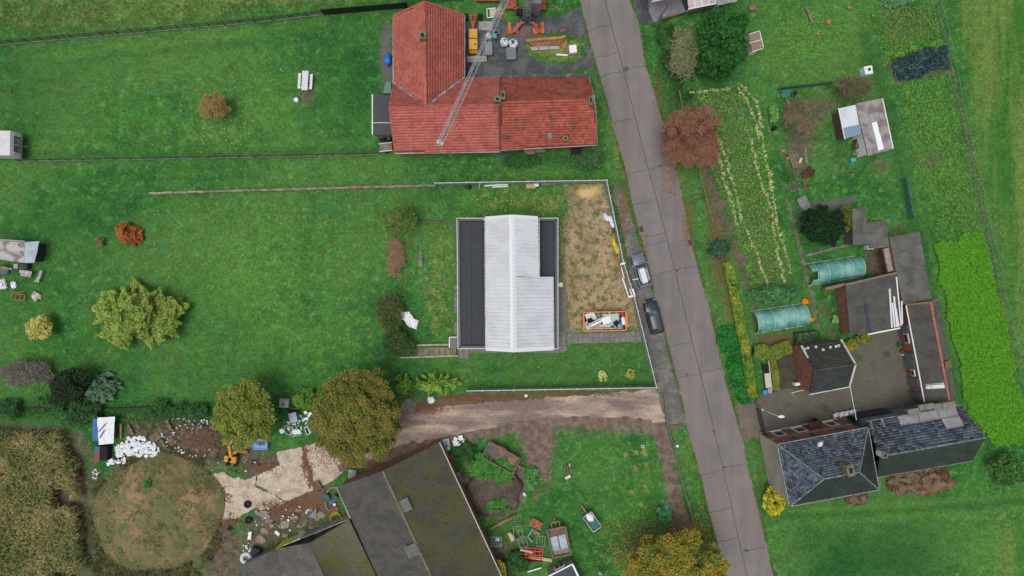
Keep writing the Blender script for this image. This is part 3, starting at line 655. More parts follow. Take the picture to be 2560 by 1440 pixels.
# ---------------------------------------------------------------- the white-roofed house in the middle
mid=thing('bungalow','new bungalow with ribbed white metal roof between two dark flat roofs','house',1270,710)
fh=3.2
outer=[(1142,545),(1395,545),(1395,872),(1145,872)]
m_memb=mat('membrane',rgb(39,43,51),rgb(45,49,57),.7,fine=.08,rough=.7,spots=(rgb(76,80,86),2.2,.7,.8))
m_rim=mat('anthracite_trim',rgb(48,54,60),fine=.06,rough=.4)
m_rend=mat('white_render',rgb(196,194,188),fine=.1)
m=MB();m.prism([W(x,y,fh)[:2]for x,y in((1145,548),(1392,548),(1392,869),(1148,869))][::-1],0,fh-.32);m.to('wall',m_rend,mid,world=True)
for nm,q in(('west_deck',[(1143,546),(1222,546),(1222,871),(1146,871)]),('east_deck',[(1340,546),(1394,546),(1394,871),(1340,871)])):
 m=MB();m.prism([W(x,y,fh)[:2]for x,y in q][::-1],fh-.3,fh-.1);d_=m.to('flat_roof',m_memb,mid,world=True)
 seams=MB();xs=(1150,1178,1206)if nm=='west_deck' else(1352,1368,1384)
 for x in xs:seams.beam(W(x,554,fh-.09),W(x+1,864,fh-.09),.06,.02)
 seams.beam(W(q[0][0]+8,554,fh-.09),W(q[1][0]-8,554,fh-.09),.1,.03);seams.beam(W(q[0][0]+8,862,fh-.09),W(q[1][0]-8,862,fh-.09),.1,.03)
 seams.to('seam',mat('seam_dark',rgb(34,36,42)),d_,world=True)
m=MB();rp=[W(x,y,fh)for x,y in((1145.5,548.5),(1391.5,548.5),(1391.5,868.5),(1148.5,868.5))]
for a,b in zip(rp,rp[1:]+rp[:1]):m.beam(a,b,.3,.3)
m.to('parapet',m_rim,mid,world=True)
m=MB();rp=[W(x,y,fh+.1)for x,y in((1142.4,545.4),(1395,545.4),(1395,871.8),(1144.8,871.8))]
for a,b in zip(rp,rp[1:]+rp[:1]):m.beam(a,b,.055,.12)
m.to('white_coping',m_white,mid,world=True)
ht=6.4
m_metal=mat('white_sheet',rgb(214,216,220),rgb(202,204,208),.5,fine=.05,rough=.38,spots=(rgb(150,146,128),.9,.72,.82))
he=3.45;hs_=4.85;hx=3.75
def roof_part(a,b,c,d,nm='roof_sheet'):
 m=MB();m.trap(W(*a),W(*b),W(*c),W(*d),.45,.1);m.to(nm,m_metal,mid,world=True)
roof_part((1215,873,he),(1213,546,he),(1281,541,ht),(1284,877,ht))
roof_part((1345,545,hs_),(1348,693,hs_),(1283,690,ht),(1281,541,ht));roof_part((1382,693,hx),(1384,872,hx),(1284,877,ht),(1283,692,ht))
m=MB();a,b=Vector(W(1281,540,ht)),Vector(W(1284,878,ht));z=Vector((0,0,.1));e=Vector((.4,0,-.2))
m.add([a+z,b+z,b+z+e,a+z+e],[(0,1,2,3)]);e2=Vector((-.38,0,-.24));m.add([a+z,b+z,b+z+e2,a+z+e2],[(0,3,2,1)]);m.to('ridge_cap',m_white,mid,world=True)
def trimq(p,q,w,name='edge_trim',mt=None):
 m=MB();m.beam(Vector(W(*p))+Vector((0,0,.06)),Vector(W(*q))+Vector((0,0,.06)),w,.1);return m.to(name,mt or m_white,mid,world=True)
trimq((1213,547,he),(1281,542,ht),.5);trimq((1281,542,ht),(1344,546,hs_),.5);trimq((1215,871,he),(1284,875,ht),.5);trimq((1284,875,ht),(1384,870,hx),.5)
trimq((1348,545,hs_),(1349,693,hs_),.1,mt=m_zinc);trimq((1383,694,hx),(1385,871,hx),.12,mt=m_zinc);trimq((1212,546,he),(1214,873,he),.1,mt=m_zinc);trimq((1347,693,hs_),(1384,693,hx),.08)
m=MB();m.poly([W(1213,547,he-.12),W(1281,542,ht-.15),W(1347,546,hs_-.12),W(1347,546,fh-.2),W(1213,547,fh-.2)]);m.poly([W(1215,871,he-.12),W(1284,875,ht-.15),W(1384,870,hx-.12),W(1384,871,fh-.2),W(1215,871,fh-.2)])
m.poly([W(1347,546,hs_-.1),W(1347,693,hs_-.1),W(1347,693,fh-.2),W(1347,546,fh-.2)]);m.poly([W(1347,692,hs_-.1),W(1383,692,hx-.1),W(1383,692,fh-.2),W(1347,692,fh-.2)]);m.poly([W(1383,693,hx-.1),W(1384,871,hx-.1),W(1384,871,fh-.2),W(1383,693,fh-.2)])
m.to('gable',m_white,mid,world=True)
m=MB();m.tube([W(1214,546,3.6),W(1207,551,3.2)],.05,5);m.to('downpipe',m_white,mid,world=True)
for y0,y1,px,sgn in((590,640,1395,1),(740,800,1395,1),(600,660,1143,-1),(700,780,1143,-1)):
 a,b=W(px,y0,fh),W(px,y1,fh);x=a[0]-sgn*.16
 m=MB();m.box((x,(a[1]+b[1])/2,1.5),(.12,abs(a[1]-b[1]),1.3));w_=m.to('window',m_rim,mid,world=True);g=MB();g.box((x+sgn*.05,(a[1]+b[1])/2,1.5),(.06,abs(a[1]-b[1])-.2,1.1));g.to('pane',m_glass,w_,world=True)
st=thing('garden_steps','mossy concrete garden steps with white edging at the corner of the bungalow','steps',1085,880)
m_step=mat('mossy_steps',rgb(128,118,98),rgb(98,98,70),1.5,fine=.3,objrand=.15)
for i in range(7):
 m=MB();m.prism([W(1044+i*14,868)[:2],W(1057+i*14,868)[:2],W(1057+i*14,890)[:2],W(1044+i*14,890)[:2]][::-1],-.05,.1+i*.04);m.to('step',m_step,st,world=True)
m=MB();m.beam(W(1042,863,.2),W(1128,861,.4),.22,.4);m.beam(W(1000,894,.1),W(1145,889,.35),.18,.3);m.to('edging',mat('pale_edging',rgb(168,164,152),rgb(140,136,120),2),st,world=True)
pl=thing('rendered_plinth','small grey platform with white coping at the southwest corner of the bungalow','plinth',1135,855)
m=MB();m.box((0,0,.4),(.9,1.3,.8));m.to('block',mat('plinth_grey',rgb(112,108,104),fine=.3),pl);m=MB();m.beam((-.5,-.65,.82),(-.5,.7,.82),.1,.1);m.beam((-.5,.66,.82),(.45,.66,.82),.1,.1);m.to('coping',m_white,pl)
# ---------------------------------------------------------------- slate-roofed farmhouse (bottom right)
slate=thing('slate_house','two storey brick house with blue grey slate hipped roof and long lower wing','house',2150,1130)
m_sl=mat('sky_sheen_slates',rgb(88,95,108),rgb(104,111,124),.7,fine=.15,rough=.42,island=.62,spots=((rgb(120,130,146),6.0,.6,.72),(rgb(96,84,70),5.0,.72,.8)),spec=.6)  # slopes facing the camera: sky reflection painted into the slate colour
m_sd=mat('shade_toned_slates',rgb(58,63,66),rgb(68,73,72),.6,fine=.15,rough=.5,island=.2,spots=((rgb(74,79,70),1.2,.58,.78),(rgb(108,112,108),5.0,.68,.76)))  # same slates on slopes facing away: shade painted in as a darker colour
m_sb=mat('slate_underlay',rgb(40,42,46))
e7,r7=7.0,10.3
NW,SW,SE,NE=(1945,1112,e7),(1975,1265,e7),(2197,1224,e7),(2170,1070,e7);WA,EA=(2060,1197,r7),(2148,1180,r7)
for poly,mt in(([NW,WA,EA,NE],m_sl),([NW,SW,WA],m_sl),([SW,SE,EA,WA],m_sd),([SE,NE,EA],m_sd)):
 s_=slope(slate,poly,m_sb,.2);tile_cover(flatp(poly),.33,.29,mt,s_,'slate_cover',curve=0,lift=.022,gap=.03)
m_hip=mat('hip_zinc',rgb(128,134,142),rgb(96,102,110),3,rough=.5,island=.2)
for a,b in((NW,WA),(SW,WA),(SE,EA),(NE,EA),(WA,EA)):ridge(slate,a,b,.09,m_hip,'ridge_cap')
gutter(slate,[NW,SW,SE,NE,NW],m_zinc,.22,dz=-.06)
m_beige=mat('cement_render',rgb(168,158,146),rgb(150,142,132),.5,fine=.12,spots=(rgb(120,116,108),1.0,.66,.78))
bw=[Vector(W(*p))for p in(NW,SW,SE,NE)];cc=sum(bw,Vector())/4;bw=[p+(cc-p).normalized()*.35 for p in bw]
mw=MB();z0=0
mw.poly([(bw[0].x,bw[0].y,0),(bw[1].x,bw[1].y,0),(bw[1].x,bw[1].y,6.9),(bw[0].x,bw[0].y,6.9)],0)
for i in(1,2,3):
 a,b=bw[i],bw[(i+1)%4];mw.poly([(a.x,a.y,0),(b.x,b.y,0),(b.x,b.y,6.9),(a.x,a.y,6.9)],1)
mw.to('wall',[m_beige,m_brick],slate,world=True)
A_,B_=(bw[3].x,bw[3].y),(bw[0].x,bw[0].y)
A_,B_=B_,A_
m_stone=mat('grey_stone_band',rgb(132,126,116),rgb(108,106,92),2,fine=.2)
sgn=-1
def nwall(t0,t1,za,zb,out,mt,name,depth=.1,parent=None):
 a,b=(B_,A_);m=on_wall(a,b,1-t1,1-t0,za,zb,out,depth);return m.to(name,mt,parent or slate,world=True)
nv=Vector((A_[1]-B_[1],B_[0]-A_[0],0)).normalized()
so=1 if Vector((0,1,0)).dot(Vector((A_[1]-B_[1],B_[0]-A_[0],0)))>0 else-1
for t0,t1 in((0.0,1.0),):
 nwall(t0,t1,6.6,6.9,.12*so,m_stone,'cornice');nwall(t0,t1,3.55,3.85,.1*so,m_stone,'string_course');nwall(t0,t1,0,.55,.12*so,m_beige,'plinth')
for za,zb,ts in((1.0,3.0,((.12,.24),(.38,.5),(.78,.9))),(4.3,6.3,((.2,.3),(.42,.5),(.74,.86)))):
 for t0,t1 in ts:
  f=nwall(t0,t1,za,zb,.05*so,m_stone if za>4 else m_white,'window');nwall(t0+.015,t1-.015,za+.12,zb-.12,.08*so,m_glass,'pane',parent=f)
  nwall(t0-.01,t1+.01,za-.14,za-.02,.2*so,m_white if za<4 else m_stone,'sill',parent=f)
d_=nwall(.56,.66,.1,2.5,.06*so,mat('door_brown',rgb(70,44,36)),'door');cn=nwall(.53,.69,2.7,2.8,.9*so,mat('canopy_rust',rgb(66,38,32)),'canopy',.9)
chimney(slate,2126,1176,9.6,11.2,(.7,1.2),mat('tan_chimney',rgb(128,118,92),rgb(100,96,72),2,fine=.3),rz=.2)
m=MB();m.box(tuple(Vector(W(2050,1110,8.4))),(.7,.9,.1),.19,tilt=(.6,0));v_=m.to('roof_window',m_zinc,slate,world=True);m=MB();m.box(tuple(Vector(W(2050.5,1111,8.46))),(.45,.6,.1),.19,tilt=(.6,0));m.to('pane',m_white,v_,world=True)
m_blue=mat('blue_grey_render',rgb(112,118,126),rgb(98,100,104),1,fine=.15)
e4,r4=4.6,7.7
wNW,wNE,wRE,wSE,wSW,wRW=(2166,1055,e4),(2403,1014,e4),(2463,1094,r4),(2432,1151,e4),(2193,1193,e4),(2200,1141,r4)
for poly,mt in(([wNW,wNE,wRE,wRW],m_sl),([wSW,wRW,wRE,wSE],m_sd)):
 s_=slope(slate,poly,m_sb,.2);tile_cover(flatp(poly),.42,.34,mt,s_,'slate_cover',curve=0,lift=.022,gap=.03)
ridge(slate,wRW,wRE,.1,m_hip,'ridge_cap');gutter(slate,[wNW,wNE],m_zinc,.2);gutter(slate,[wSW,wSE],m_zinc,.18)
wall(slate,[wNW,wNE,(2455,1094,r4-.3),wSE,wSW],0,m_blue)
m_poly=mat('clear_roof_sheet',rgb(150,148,149),rgb(168,165,165),1.2,fine=.2,rough=.35)
nN=planar(pw([wNW,wNE,wRE,wRW]))[1]
oN=Vector(W(*wNW))
def onslope(px,py,lift=.07):
 "pixel -> point on the north slope of the wing"
 d=Vector(W(px,py,0))-Vector((0,0,HC));t=nN.dot(oN-Vector((0,0,HC)))/nN.dot(d)
 return Vector((0,0,HC))+d*t+nN*lift
def sky_sheet(q,nx=4):
 m=MB();P=[onslope(*p)for p in q];m.sheet(P[0],P[1],P[2],P[3],nx*4,2,0,wave=(nx*2,.04));o=m.to('clear_sheet',m_poly,slate,world=True)
 for a,c in((P[0],P[1]),(P[3],P[2])):b=MB();b.beam(a+nN*.04,c+nN*.04,.07,.05);b.to('batten',m_zinc,o,world=True)
for q in([(2243,1043),(2292,1035),(2299,1056),(2251,1064)],[(2293,1035),(2341,1027),(2347,1048),(2300,1056)],[(2342,1027),(2388,1019),(2396,1040),(2348,1048)],
          [(2353,1050),(2398,1042),(2409,1065),(2367,1073)],[(2172,1054),(2178,1053),(2184,1072),(2178,1073)],[(2200,1048),(2207,1047),(2214,1067),(2207,1068)]):sky_sheet(q)
chimney(slate,2212,1139,7.2,8.6,(.5,.5),m_white)
cable=MB();cable.tube([W(2125,965,5.2),W(2133,1008,5.0),W(2141,1050,5.6)],.03,5);single('overhead_cable','pale cable strung from the small brick house to the slate house wing','cable',cable,m_white)
m=MB();q=[(2137,1042),(2231,1027),(2234,1042),(2140,1056)];m.prism([W(x,y,2.2)[:2]for x,y in q][::-1],0,2.2);single('black_canopy','black sheeted lean-to against the north wall of the slate house wing','canopy',m,mat('black_sheet',rgb(24,27,31),rgb(34,38,42),1.5,rough=.35))
m_conc=mat('grey_concrete',rgb(124,120,112),rgb(100,98,88),1.5,fine=.25,objrand=.12)
for px,py,w in((2284,1029,1.3),(2315,1017,1.7),(2345,1016,.8),(2372,1012,1.4)):
 m=MB();x,y,_=W(px,py,5.0);m.box((x,y,4.75),(w,.6,.6),.17);m.box((x,y,5.06),(w+.12,.7,.1),.17);m.to('parapet_block',m_conc,slate,world=True)
# ---------------------------------------------------------------- small brick house in the courtyard
sb=thing('brick_outhouse','small brick outhouse with weathered grey gabled roof standing in the courtyard','house',2055,915)
m_old=mat('lichen_roof',rgb(80,77,70),rgb(62,63,56),.9,fine=.3,rough=.8,island=.1,spots=((rgb(128,126,118),5.5,.62,.72),(rgb(76,84,52),.9,.6,.76)))
m_old2=mat('worn_slate_roof',rgb(76,80,80),rgb(64,68,64),.9,fine=.3,rough=.6,island=.12,spots=((rgb(84,90,74),.8,.5,.72),(rgb(120,122,116),6.5,.7,.78)))
e36,r6=3.5,6.0
for poly,mt in(([(2003,866,e36),(2035,926,r6),(2137,910,r6),(2103,850,e36)],m_old),([(2024,985,e36),(2122,966,e36),(2137,910,r6),(2035,926,r6)],m_old2)):
 s_=slope(sb,poly,m_sb,.15);tile_cover(flatp(poly),.42,.34,mt,s_,'slate_cover',curve=0,lift=.02,gap=.02)
m_bb=mat('old_brick',rgb(140,92,78),rgb(120,76,64),1.6,fine=.25,bump=.3,bscale=14)
wall(sb,[(2003,866,e36+.2),(2035,926,r6+.2),(2024,985,e36+.2),(2122,966,e36+.2),(2137,910,r6+.2),(2103,850,e36+.2)],0,m_bb)
m_barge=mat('flaking_white_board',rgb(206,204,194),rgb(150,148,138),3,.5,.7)
for a,b in(((2003,864,e36),(2019,894,4.7)),((2102,849,e36),(2120,879,4.7)),((2120,880,4.7),(2137,909,r6)),((2138,912,r6),(2123,966,e36)),((2023,986,e36),(2123,967,e36))):
 m=MB();m.beam(Vector(W(*a))+Vector((0,0,.05)),Vector(W(*b))+Vector((0,0,.05)),.2 if b[1]!=967 else.1,.12);m.to('bargeboard',m_barge,sb,world=True)
ridge(sb,(2035,926,r6),(2137,910,r6),.1,m_old,'ridge_cap')
for px,py in((2012,873),(2020,870),(2040,867),(2058,874),(2076,868),(2090,866),(2097,864)):
 q=(py-866+(px-2003)*.16)/60;h_=e36+max(0,q)*(r6-e36)+.1;m=MB();m.torus(W(px,py,h_),.12,.045,10,5);m.to('snow_hook',m_white,sb,world=True)
def facade(root,a,b,items,out):
 "doors and windows on a straight wall: (kind, t0, t1, z0, z1)"
 for kd,t0,t1,za,zb in items:
  o=on_wall(a,b,t0,t1,za,zb,out,.12).to({'d':'door','w':'window','g':'garage_door'}[kd],{'d':m_doorg,'w':m_white,'g':m_doorg}[kd],root,world=True)
  if kd=='w':on_wall(a,b,t0+.008,t1-.008,za+.1,zb-.1,out+(.03 if out>0 else-.03),.12).to('pane',m_glass,o,world=True)
  else:on_wall(a,b,t1-.012,t1-.006,(za+zb)/2,(za+zb)/2+.15,out+(.06 if out>0 else-.06),.12).to('handle',m_zinc,o,world=True)
m_doorg=mat('grey_door',rgb(92,100,108),fine=.08)
# ---------------------------------------------------------------- corrugated sheds of the courtyard
m_fc=mat('fibre_cement',rgb(102,100,95),rgb(82,81,77),.7,fine=.25,rough=.85,spots=((rgb(120,118,112),6.0,.66,.76),(rgb(72,76,52),.7,.56,.76)))
m_fcd=mat('fibre_cement_dark',rgb(84,82,76),rgb(70,69,64),.7,fine=.25,rough=.85,spots=((rgb(112,110,106),5.0,.66,.76),(rgb(126,120,70),1.3,.72,.8)))
def corr(root,a,b,c,d,mtl,pitch=.2,hgt=.05,name='corrugated_roof',rows=3):
 "corrugated roof; waves repeat along a-b, run from ab to dc; laid in overlapping rows of sheets"
 A,B,C_,D=(Vector(W(*p))for p in(a,b,c,d));n=max(2,round((B-A).length/pitch));o=None
 for r in range(rows):
  t0,t1=r/rows,min(1,(r+1)/rows+.01);m=MB();lz=Vector((0,0,.0+.018*r))
  m.sheet(A.lerp(D,t0)+lz,B.lerp(C_,t0)+lz,B.lerp(C_,t1)+lz,A.lerp(D,t1)+lz,n*4,1,0,wave=(n,hgt));o=m.to(name,mtl,root,world=True)
 return o
ls=thing('long_shed','long low brick stable with dark corrugated roof and terracotta ridge beside the courtyard','outbuilding',2320,880)
e29,r44=2.9,4.4
corr(ls,(2267,763,e29),(2313,1004,e29),(2373,1002,r44),(2326,758,r44),m_fcd);corr(ls,(2393,1000,e29),(2346,750,e29),(2326,758,r44),(2373,1002,r44),m_fc)
ridge(ls,(2326,756,r44),(2373,1003,r44),.15,mat('terracotta',rgb(168,104,80),rgb(148,94,72),2,fine=.25,spots=(rgb(140,132,90),1.6,.62,.74)))
m=MB();m.beam(Vector(W(2266,762,e29))+Vector((0,0,.05)),Vector(W(2325,756,r44))+Vector((0,0,.05)),.2,.08);m.beam(Vector(W(2325,756,r44))+Vector((0,0,.05)),Vector(W(2346,749,e29))+Vector((0,0,.05)),.2,.08);m.to('verge_tiles',mat('verge_terracotta',rgb(140,92,76),fine=.3),ls,world=True)
gutter(ls,[(2266,763,e29),(2312,1005,e29)],m_white,.14)
wall(ls,[(2268,764,e29+.2),(2326,758,r44+.1),(2346,752,e29+.2),(2392,1000,e29+.2),(2373,1001,r44+.1),(2313,1003,e29+.2)],0,m_bb)
pa,pb=Vector(W(2268,764,e29)).xy,Vector(W(2313,1003,e29)).xy;inn=Vector((.0,.0));pa,pb=pa+inn,pb+inn
facade(ls,pa,pb,[('d',.2,.3,0,2.3),('w',.3,.4,1.2,2.1),('d',.5,.58,0,2.4),('d',.58,.66,0,2.2),('w',.68,.75,1.3,2.0),('g',.77,.86,0,2.3),('g',.92,.99,0,2.3)],.16)
m=MB();q=[(2312,955),(2359,953),(2363,970),(2315,973)]
hh=lambda x:e29+(x-2310)/55*1.45+.1
A,B,C_,D=[Vector(W(x,y,hh(x)))for x,y in q];m.sheet(A,D,C_,B,24,1,0,wave=(6,.05));m.to('rooflight_sheet',m_white,ls,world=True)
m=MB();A,B,C_,D=[Vector(W(x,y,h_))for x,y,h_ in((2361,905,4.45),(2376,900,3.75),(2381,918,3.75),(2365,924,4.45))];m.sheet(A,D,C_,B,12,1,0,wave=(4,.05));m.to('mossy_sheet',mat('ochre_sheet',rgb(120,108,60),fine=.3),ls,world=True)
bs=thing('back_shed','grey corrugated shed with flat sloping roof next to the bright green field','shed',2275,665)
corr(bs,(2257,762,3.0),(2223,593,3.0),(2298,579,3.4),(2328,746,3.4),m_fc,rows=4);wall(bs,[(2225,594,3.2),(2298,580,3.4),(2327,745,3.4),(2257,761,3.2)],0,m_bb)
m=MB();m.slab(pw([(2209,622,2.3),(2226,618,2.4),(2239,676,2.4),(2220,680,2.3)]),.2);m.beam(W(2209,622,2.2),W(2221,680,2.2),.2,.3);single('cement_lean_to','pale cement lean-to roof strip west of the grey shed','lean-to',m,mat('pale_cement',rgb(146,142,134),rgb(120,116,108),1.5,fine=.2))
ws=thing('workshop','brick workshop with dark corrugated roof carrying long white boards','outbuilding',2180,765)
corr(ws,(2113,714,3.1),(2240,684,3.1),(2251,819,2.7),(2125,837,2.7),m_fcd,rows=3)
wall(ws,[(2113,714,3.1),(2240,684,3.1),(2251,819,2.9),(2125,837,2.9)],0,m_bb);gutter(ws,[(2170,836,2.75),(2250,820,2.75)],m_white,.16,dz=0)
m=MB();m.beam(W(2062,722,2.6),W(2112,710,2.6),.3,.5);m.beam(W(2062,722,1),W(2112,710,1),.28,2);m.beam(W(2112,712,3.1),W(2240,682,3.1),.22,.3);m.to('parapet_wall',mat('rough_parapet',rgb(128,104,88),rgb(110,102,84),2,fine=.3),ws,world=True)
bk=MB();bk.box((0,0,1.3),(1.0,.95,.06));bk.box((-.5,0,1.36),(.08,1,.2));bk.box((.5,0,1.36),(.08,1,.2));bk.box((0,.5,1.36),(1,.08,.2));bk.box((0,-.5,1.36),(1,.08,.2));bk.box((0,0,.65),(.8,.8,1.25))
single('rain_tank','square white rimmed rain tank at the west corner of the workshop','tank',bk,mat('tank_grey',rgb(176,174,170),rgb(120,116,110),1.2),2105,733,.2)
m_wb=mat('white_board',rgb(214,216,216),fine=.06,objrand=.1,rough=.4)
for i,(x0,y0,x1,y1,lb)in enumerate(((2223,722,2229,819,'long white board furthest from the long shed on the workshop roof'),(2230,757,2236,818,'short white board second on the workshop roof'),(2234,741,2242,817,'white board third in the fan on the workshop roof'),(2238,770,2246,816,'shortest white board in the fan on the workshop roof'),(2240,692,2252,814,'longest white board along the east edge of the workshop roof'),(2253,752,2255,810,'thin grey white board overhanging the workshop roof edge'))):
 m=MB();a=Vector(W(x0,y0,3.18-(y0-690)/130*.4))+Vector((0,0,.06));b=Vector(W(x1,y1,2.84))+Vector((0,0,.06));m.beam(a,b,.2 if i<4 else.16,.07);single('white_board',lb,'board',m,m_wb,group='white boards on the workshop roof')
m=MB();m.beam(Vector(W(2162,760,3.05)),Vector(W(2173,832,2.85)),.1,.1);m.beam(Vector(W(2166,760,3.05)),Vector(W(2178,831,2.85)),.1,.1)
for t in np.linspace(0,1,9):m.beam(Vector(W(2162,760,3.05)).lerp(Vector(W(2173,832,2.85)),t),Vector(W(2166,760,3.05)).lerp(Vector(W(2178,831,2.85)),t),.06,.06)
single('roof_ladder','purple grey metal ladder lying on the corrugated workshop roof','ladder',m,mat('ladder_grey',rgb(74,68,84)))
ys_=thing('garden_shed','old grey corrugated shed in two steps behind the dark clipped yew','shed',2175,570)
corr(ys_,(2130,522,2.4),(2163,516,2.4),(2172,612,2.7),(2132,612,2.7),m_fc,rows=2);corr(ys_,(2168,557,2.5),(2215,553,2.5),(2223,618,2.7),(2170,622,2.7),m_fc,rows=2)
wall(ys_,[(2132,524,2.6),(2163,518,2.6),(2170,556,2.6),(2215,555,2.6),(2222,616,2.8),(2134,612,2.8)],0,mat('grey_planks',rgb(92,86,78),fine=.3))
bx=MB();bx.box((0,0,.4),(.8,.75,.8));bx.box((0,0,.83),(.86,.8,.06));single('white_box','small white lidded box on the ground beside the corrugated garden shed','box',bx,m_white,2167,616,.1)
# ---------------------------------------------------------------- polytunnels
m_film,nt,N,L,B=_nt('tunnel_film')
B.inputs['Base Color'].default_value=rgb(96,160,150);B.inputs['Roughness'].default_value=.25;tr=N.new('ShaderNodeBsdfTransparent');tr.inputs['Color'].default_value=rgb(190,225,215);x_=N.new('ShaderNodeMixShader')
L.new(_math(N,L,'MULTIPLY',_ramp(N,L,_noise(N,L,1.1,3),.2,.9),.28),x_.inputs[0]);L.new(B.outputs[0],x_.inputs[1]);L.new(tr.outputs[0],x_.inputs[2]);L.new(x_.outputs[0],N['Material Output'].inputs['Surface'])
L.new(_mix(N,L,_ramp(N,L,_noise(N,L,.5,3),.35,.65),rgb(84,150,138),rgb(138,184,174)),B.inputs['Base Color'])
m_hoop=mat('white_hoop',rgb(170,196,188),rough=.4)
def tunnel(px,py,rz,Lx,wd,ht,lab,open_end):
 t=thing('polytunnel',lab,'polytunnel',px,py,rz,'green polytunnels in the kitchen garden');nA=12
 arc=[(math.cos(math.pi*k/nA)*wd/2,math.sin(math.pi*k/nA)**.8*ht)for k in range(nA+1)]
 f=MB();nx_=16;vs=[]
 for i in range(nx_+1):
  x=-Lx/2+Lx*i/nx_;sag=.04*math.sin(i*math.pi/4)**2
  vs+=[(x,y*(1-sag),z*(1-sag))for y,z in arc]
 fs=[(i*(nA+1)+k,i*(nA+1)+k+1,(i+1)*(nA+1)+k+1,(i+1)*(nA+1)+k)for i in range(nx_)for k in range(nA)if not(open_end and i<2 and k in(5,6,7))]
 f.add(vs,fs);f.to('film',m_film,t,smooth=True)
 e=MB();e.poly([(Lx/2,y,z)for y,z in arc]);e.to('end_sheet',m_film,t)
 for i in range(5):
  h=MB();x=-Lx/2+Lx*(.1+.9*i/4);h.tube([(x,y*1.005,z*1.005+.01)for y,z in arc],.035,5);h.to('hoop',m_hoop,t)
 for s in(-1,1):b=MB();b.beam((-Lx/2,s*wd/2,.06),(Lx/2,s*wd/2,.06),.08,.12);b.to('base_rail',m_hoop,t)
tunnel(2079,677,.16,6.5,2.7,2.0,'green polytunnel with an open torn end beside the brown brick workshop',True)
tunnel(1944,796,.155,6.4,2.8,2.0,'green polytunnel closed at both ends next to the yellow hedge',False)
gb=thing('mesh_cage','green wire mesh cage with yellowing plants behind the brick outhouse','cage',2010,845,.14);m_gm=mat('green_mesh',rgb(42,92,74),fine=.2)
f=MB()
for x in np.linspace(-1.3,1.3,10):f.beam((x,-.8,1.2),(x,.8,1.2),.03,.03);f.beam((x,-.8,0),(x,-.8,1.2),.03,.03)
for y in np.linspace(-.8,.8,6):f.beam((-1.3,y,1.2),(1.3,y,1.2),.03,.03)
f.to('mesh',m_gm,gb);f=MB()
for x in(-1.3,1.3):
 for y in(-.8,.8):f.beam((x,y,0),(x,y,1.25),.08,.08)
for z in(.05,1.22):
 for y in(-.8,.8):f.beam((-1.3,y,z),(1.3,y,z),.08,.08)
 for x in(-1.3,1.3):f.beam((x,-.8,z),(x,.8,z),.08,.08)
f.to('frame',mat('green_frame',rgb(30,66,56)),gb);f=MB();f.box((0,0,.3),(2.5,1.5,.5));f.to('bed',mat('cage_bed',rgb(44,74,52),rgb(120,116,50),2.2,.5,.62,fine=.4),gb)
# ---------------------------------------------------------------- white-roofed garden shed, north sheds
m_rib=mat('weathered_sheet',rgb(150,142,140),rgb(112,104,102),.9,fine=.25,rough=.6,spots=(rgb(106,76,64),.9,.62,.76))
gs=thing('allotment_shed','allotment shed with ribbed grey roof and two bright white roof strips','shed',2170,320)
corr(gs,(2138,259,2.4),(2205,246,2.4),(2232,372,2.6),(2170,390,2.6),m_rib,pitch=.27,hgt=.06,rows=2);corr(gs,(2113,347,2.2),(2097,271,2.2),(2139,262,2.35),(2153,335,2.35),mat('white_rib',rgb(206,210,212),rgb(180,190,200),.4,fine=.06),pitch=.2,hgt=.03,rows=1)
m=MB();m.slab([Vector(p)+Vector((0,0,.06))for p in pw([(2108,320,2.22),(2151,311,2.36),(2153,335,2.36),(2113,347,2.22)])],.04);m.to('tarp',mat('grey_blue_tarp',rgb(120,136,158),fine=.1),gs,world=True)
for a,b,c,d in(((2178,308,2.5),(2191,304,2.5),(2198,334,2.55),(2186,338,2.55)),((2186,338,2.55),(2199,334,2.55),(2209,373,2.6),(2195,377,2.6))):
 m=MB();m.sheet(*[Vector(W(*p))+Vector((0,0,.06))for p in(a,b,c,d)],12,1,0,wave=(3,.04));m.to('white_sheet',m_white,gs,world=True)
wall(gs,[(2138,260,2.4),(2205,247,2.5),(2232,371,2.7),(2170,389,2.7)],0,m_white);wall(gs,[(2098,272,2.3),(2139,263,2.4),(2152,334,2.4),(2113,346,2.3)],0,mat('maroon_boards',rgb(84,62,58),fine=.25))
for a,b in(((2206,246,2.45),(2233,372,2.65)),((2096,270,2.25),(2112,348,2.25))):m=MB();m.beam(W(*a),W(*b),.1,.1);m.to('edge_trim',m_white,gs,world=True)
db=thing('door_stack','brown weathered board leaning by the allotment shed door','board stack',2142,362,-.2);m=MB();m.box((0,0,.5),(1.1,1.3,.9));m.box((.2,0,.98),(.9,1.2,.06));m.to('crate',mat('brown_planks',rgb(96,80,62),rgb(120,100,76),2,fine=.3),db);m=MB();m.beam((-.4,-1.4,.3),(1.0,-.7,.9),.3,.06);m.to('plank',mat('brown_planks2',rgb(124,100,70)),db)
wb=thing('water_tank','white square water tank with a dark round lid by the twiggy tree','tank',2160,182,.15);m=MB();m.box((0,0,.55),(1.0,1.0,1.1));m.box((0,0,1.12),(.92,.92,.08));m.to('tank',m_white,wb);m=MB();m.cyl((.06,.05,1.16),.2,.06,14);m.to('lid',mat('dark_lid',rgb(56,60,66)),wb)
ns=thing('garden_hut','small white walled garden hut with brown corrugated roof half under the evergreen','hut',1868,112)
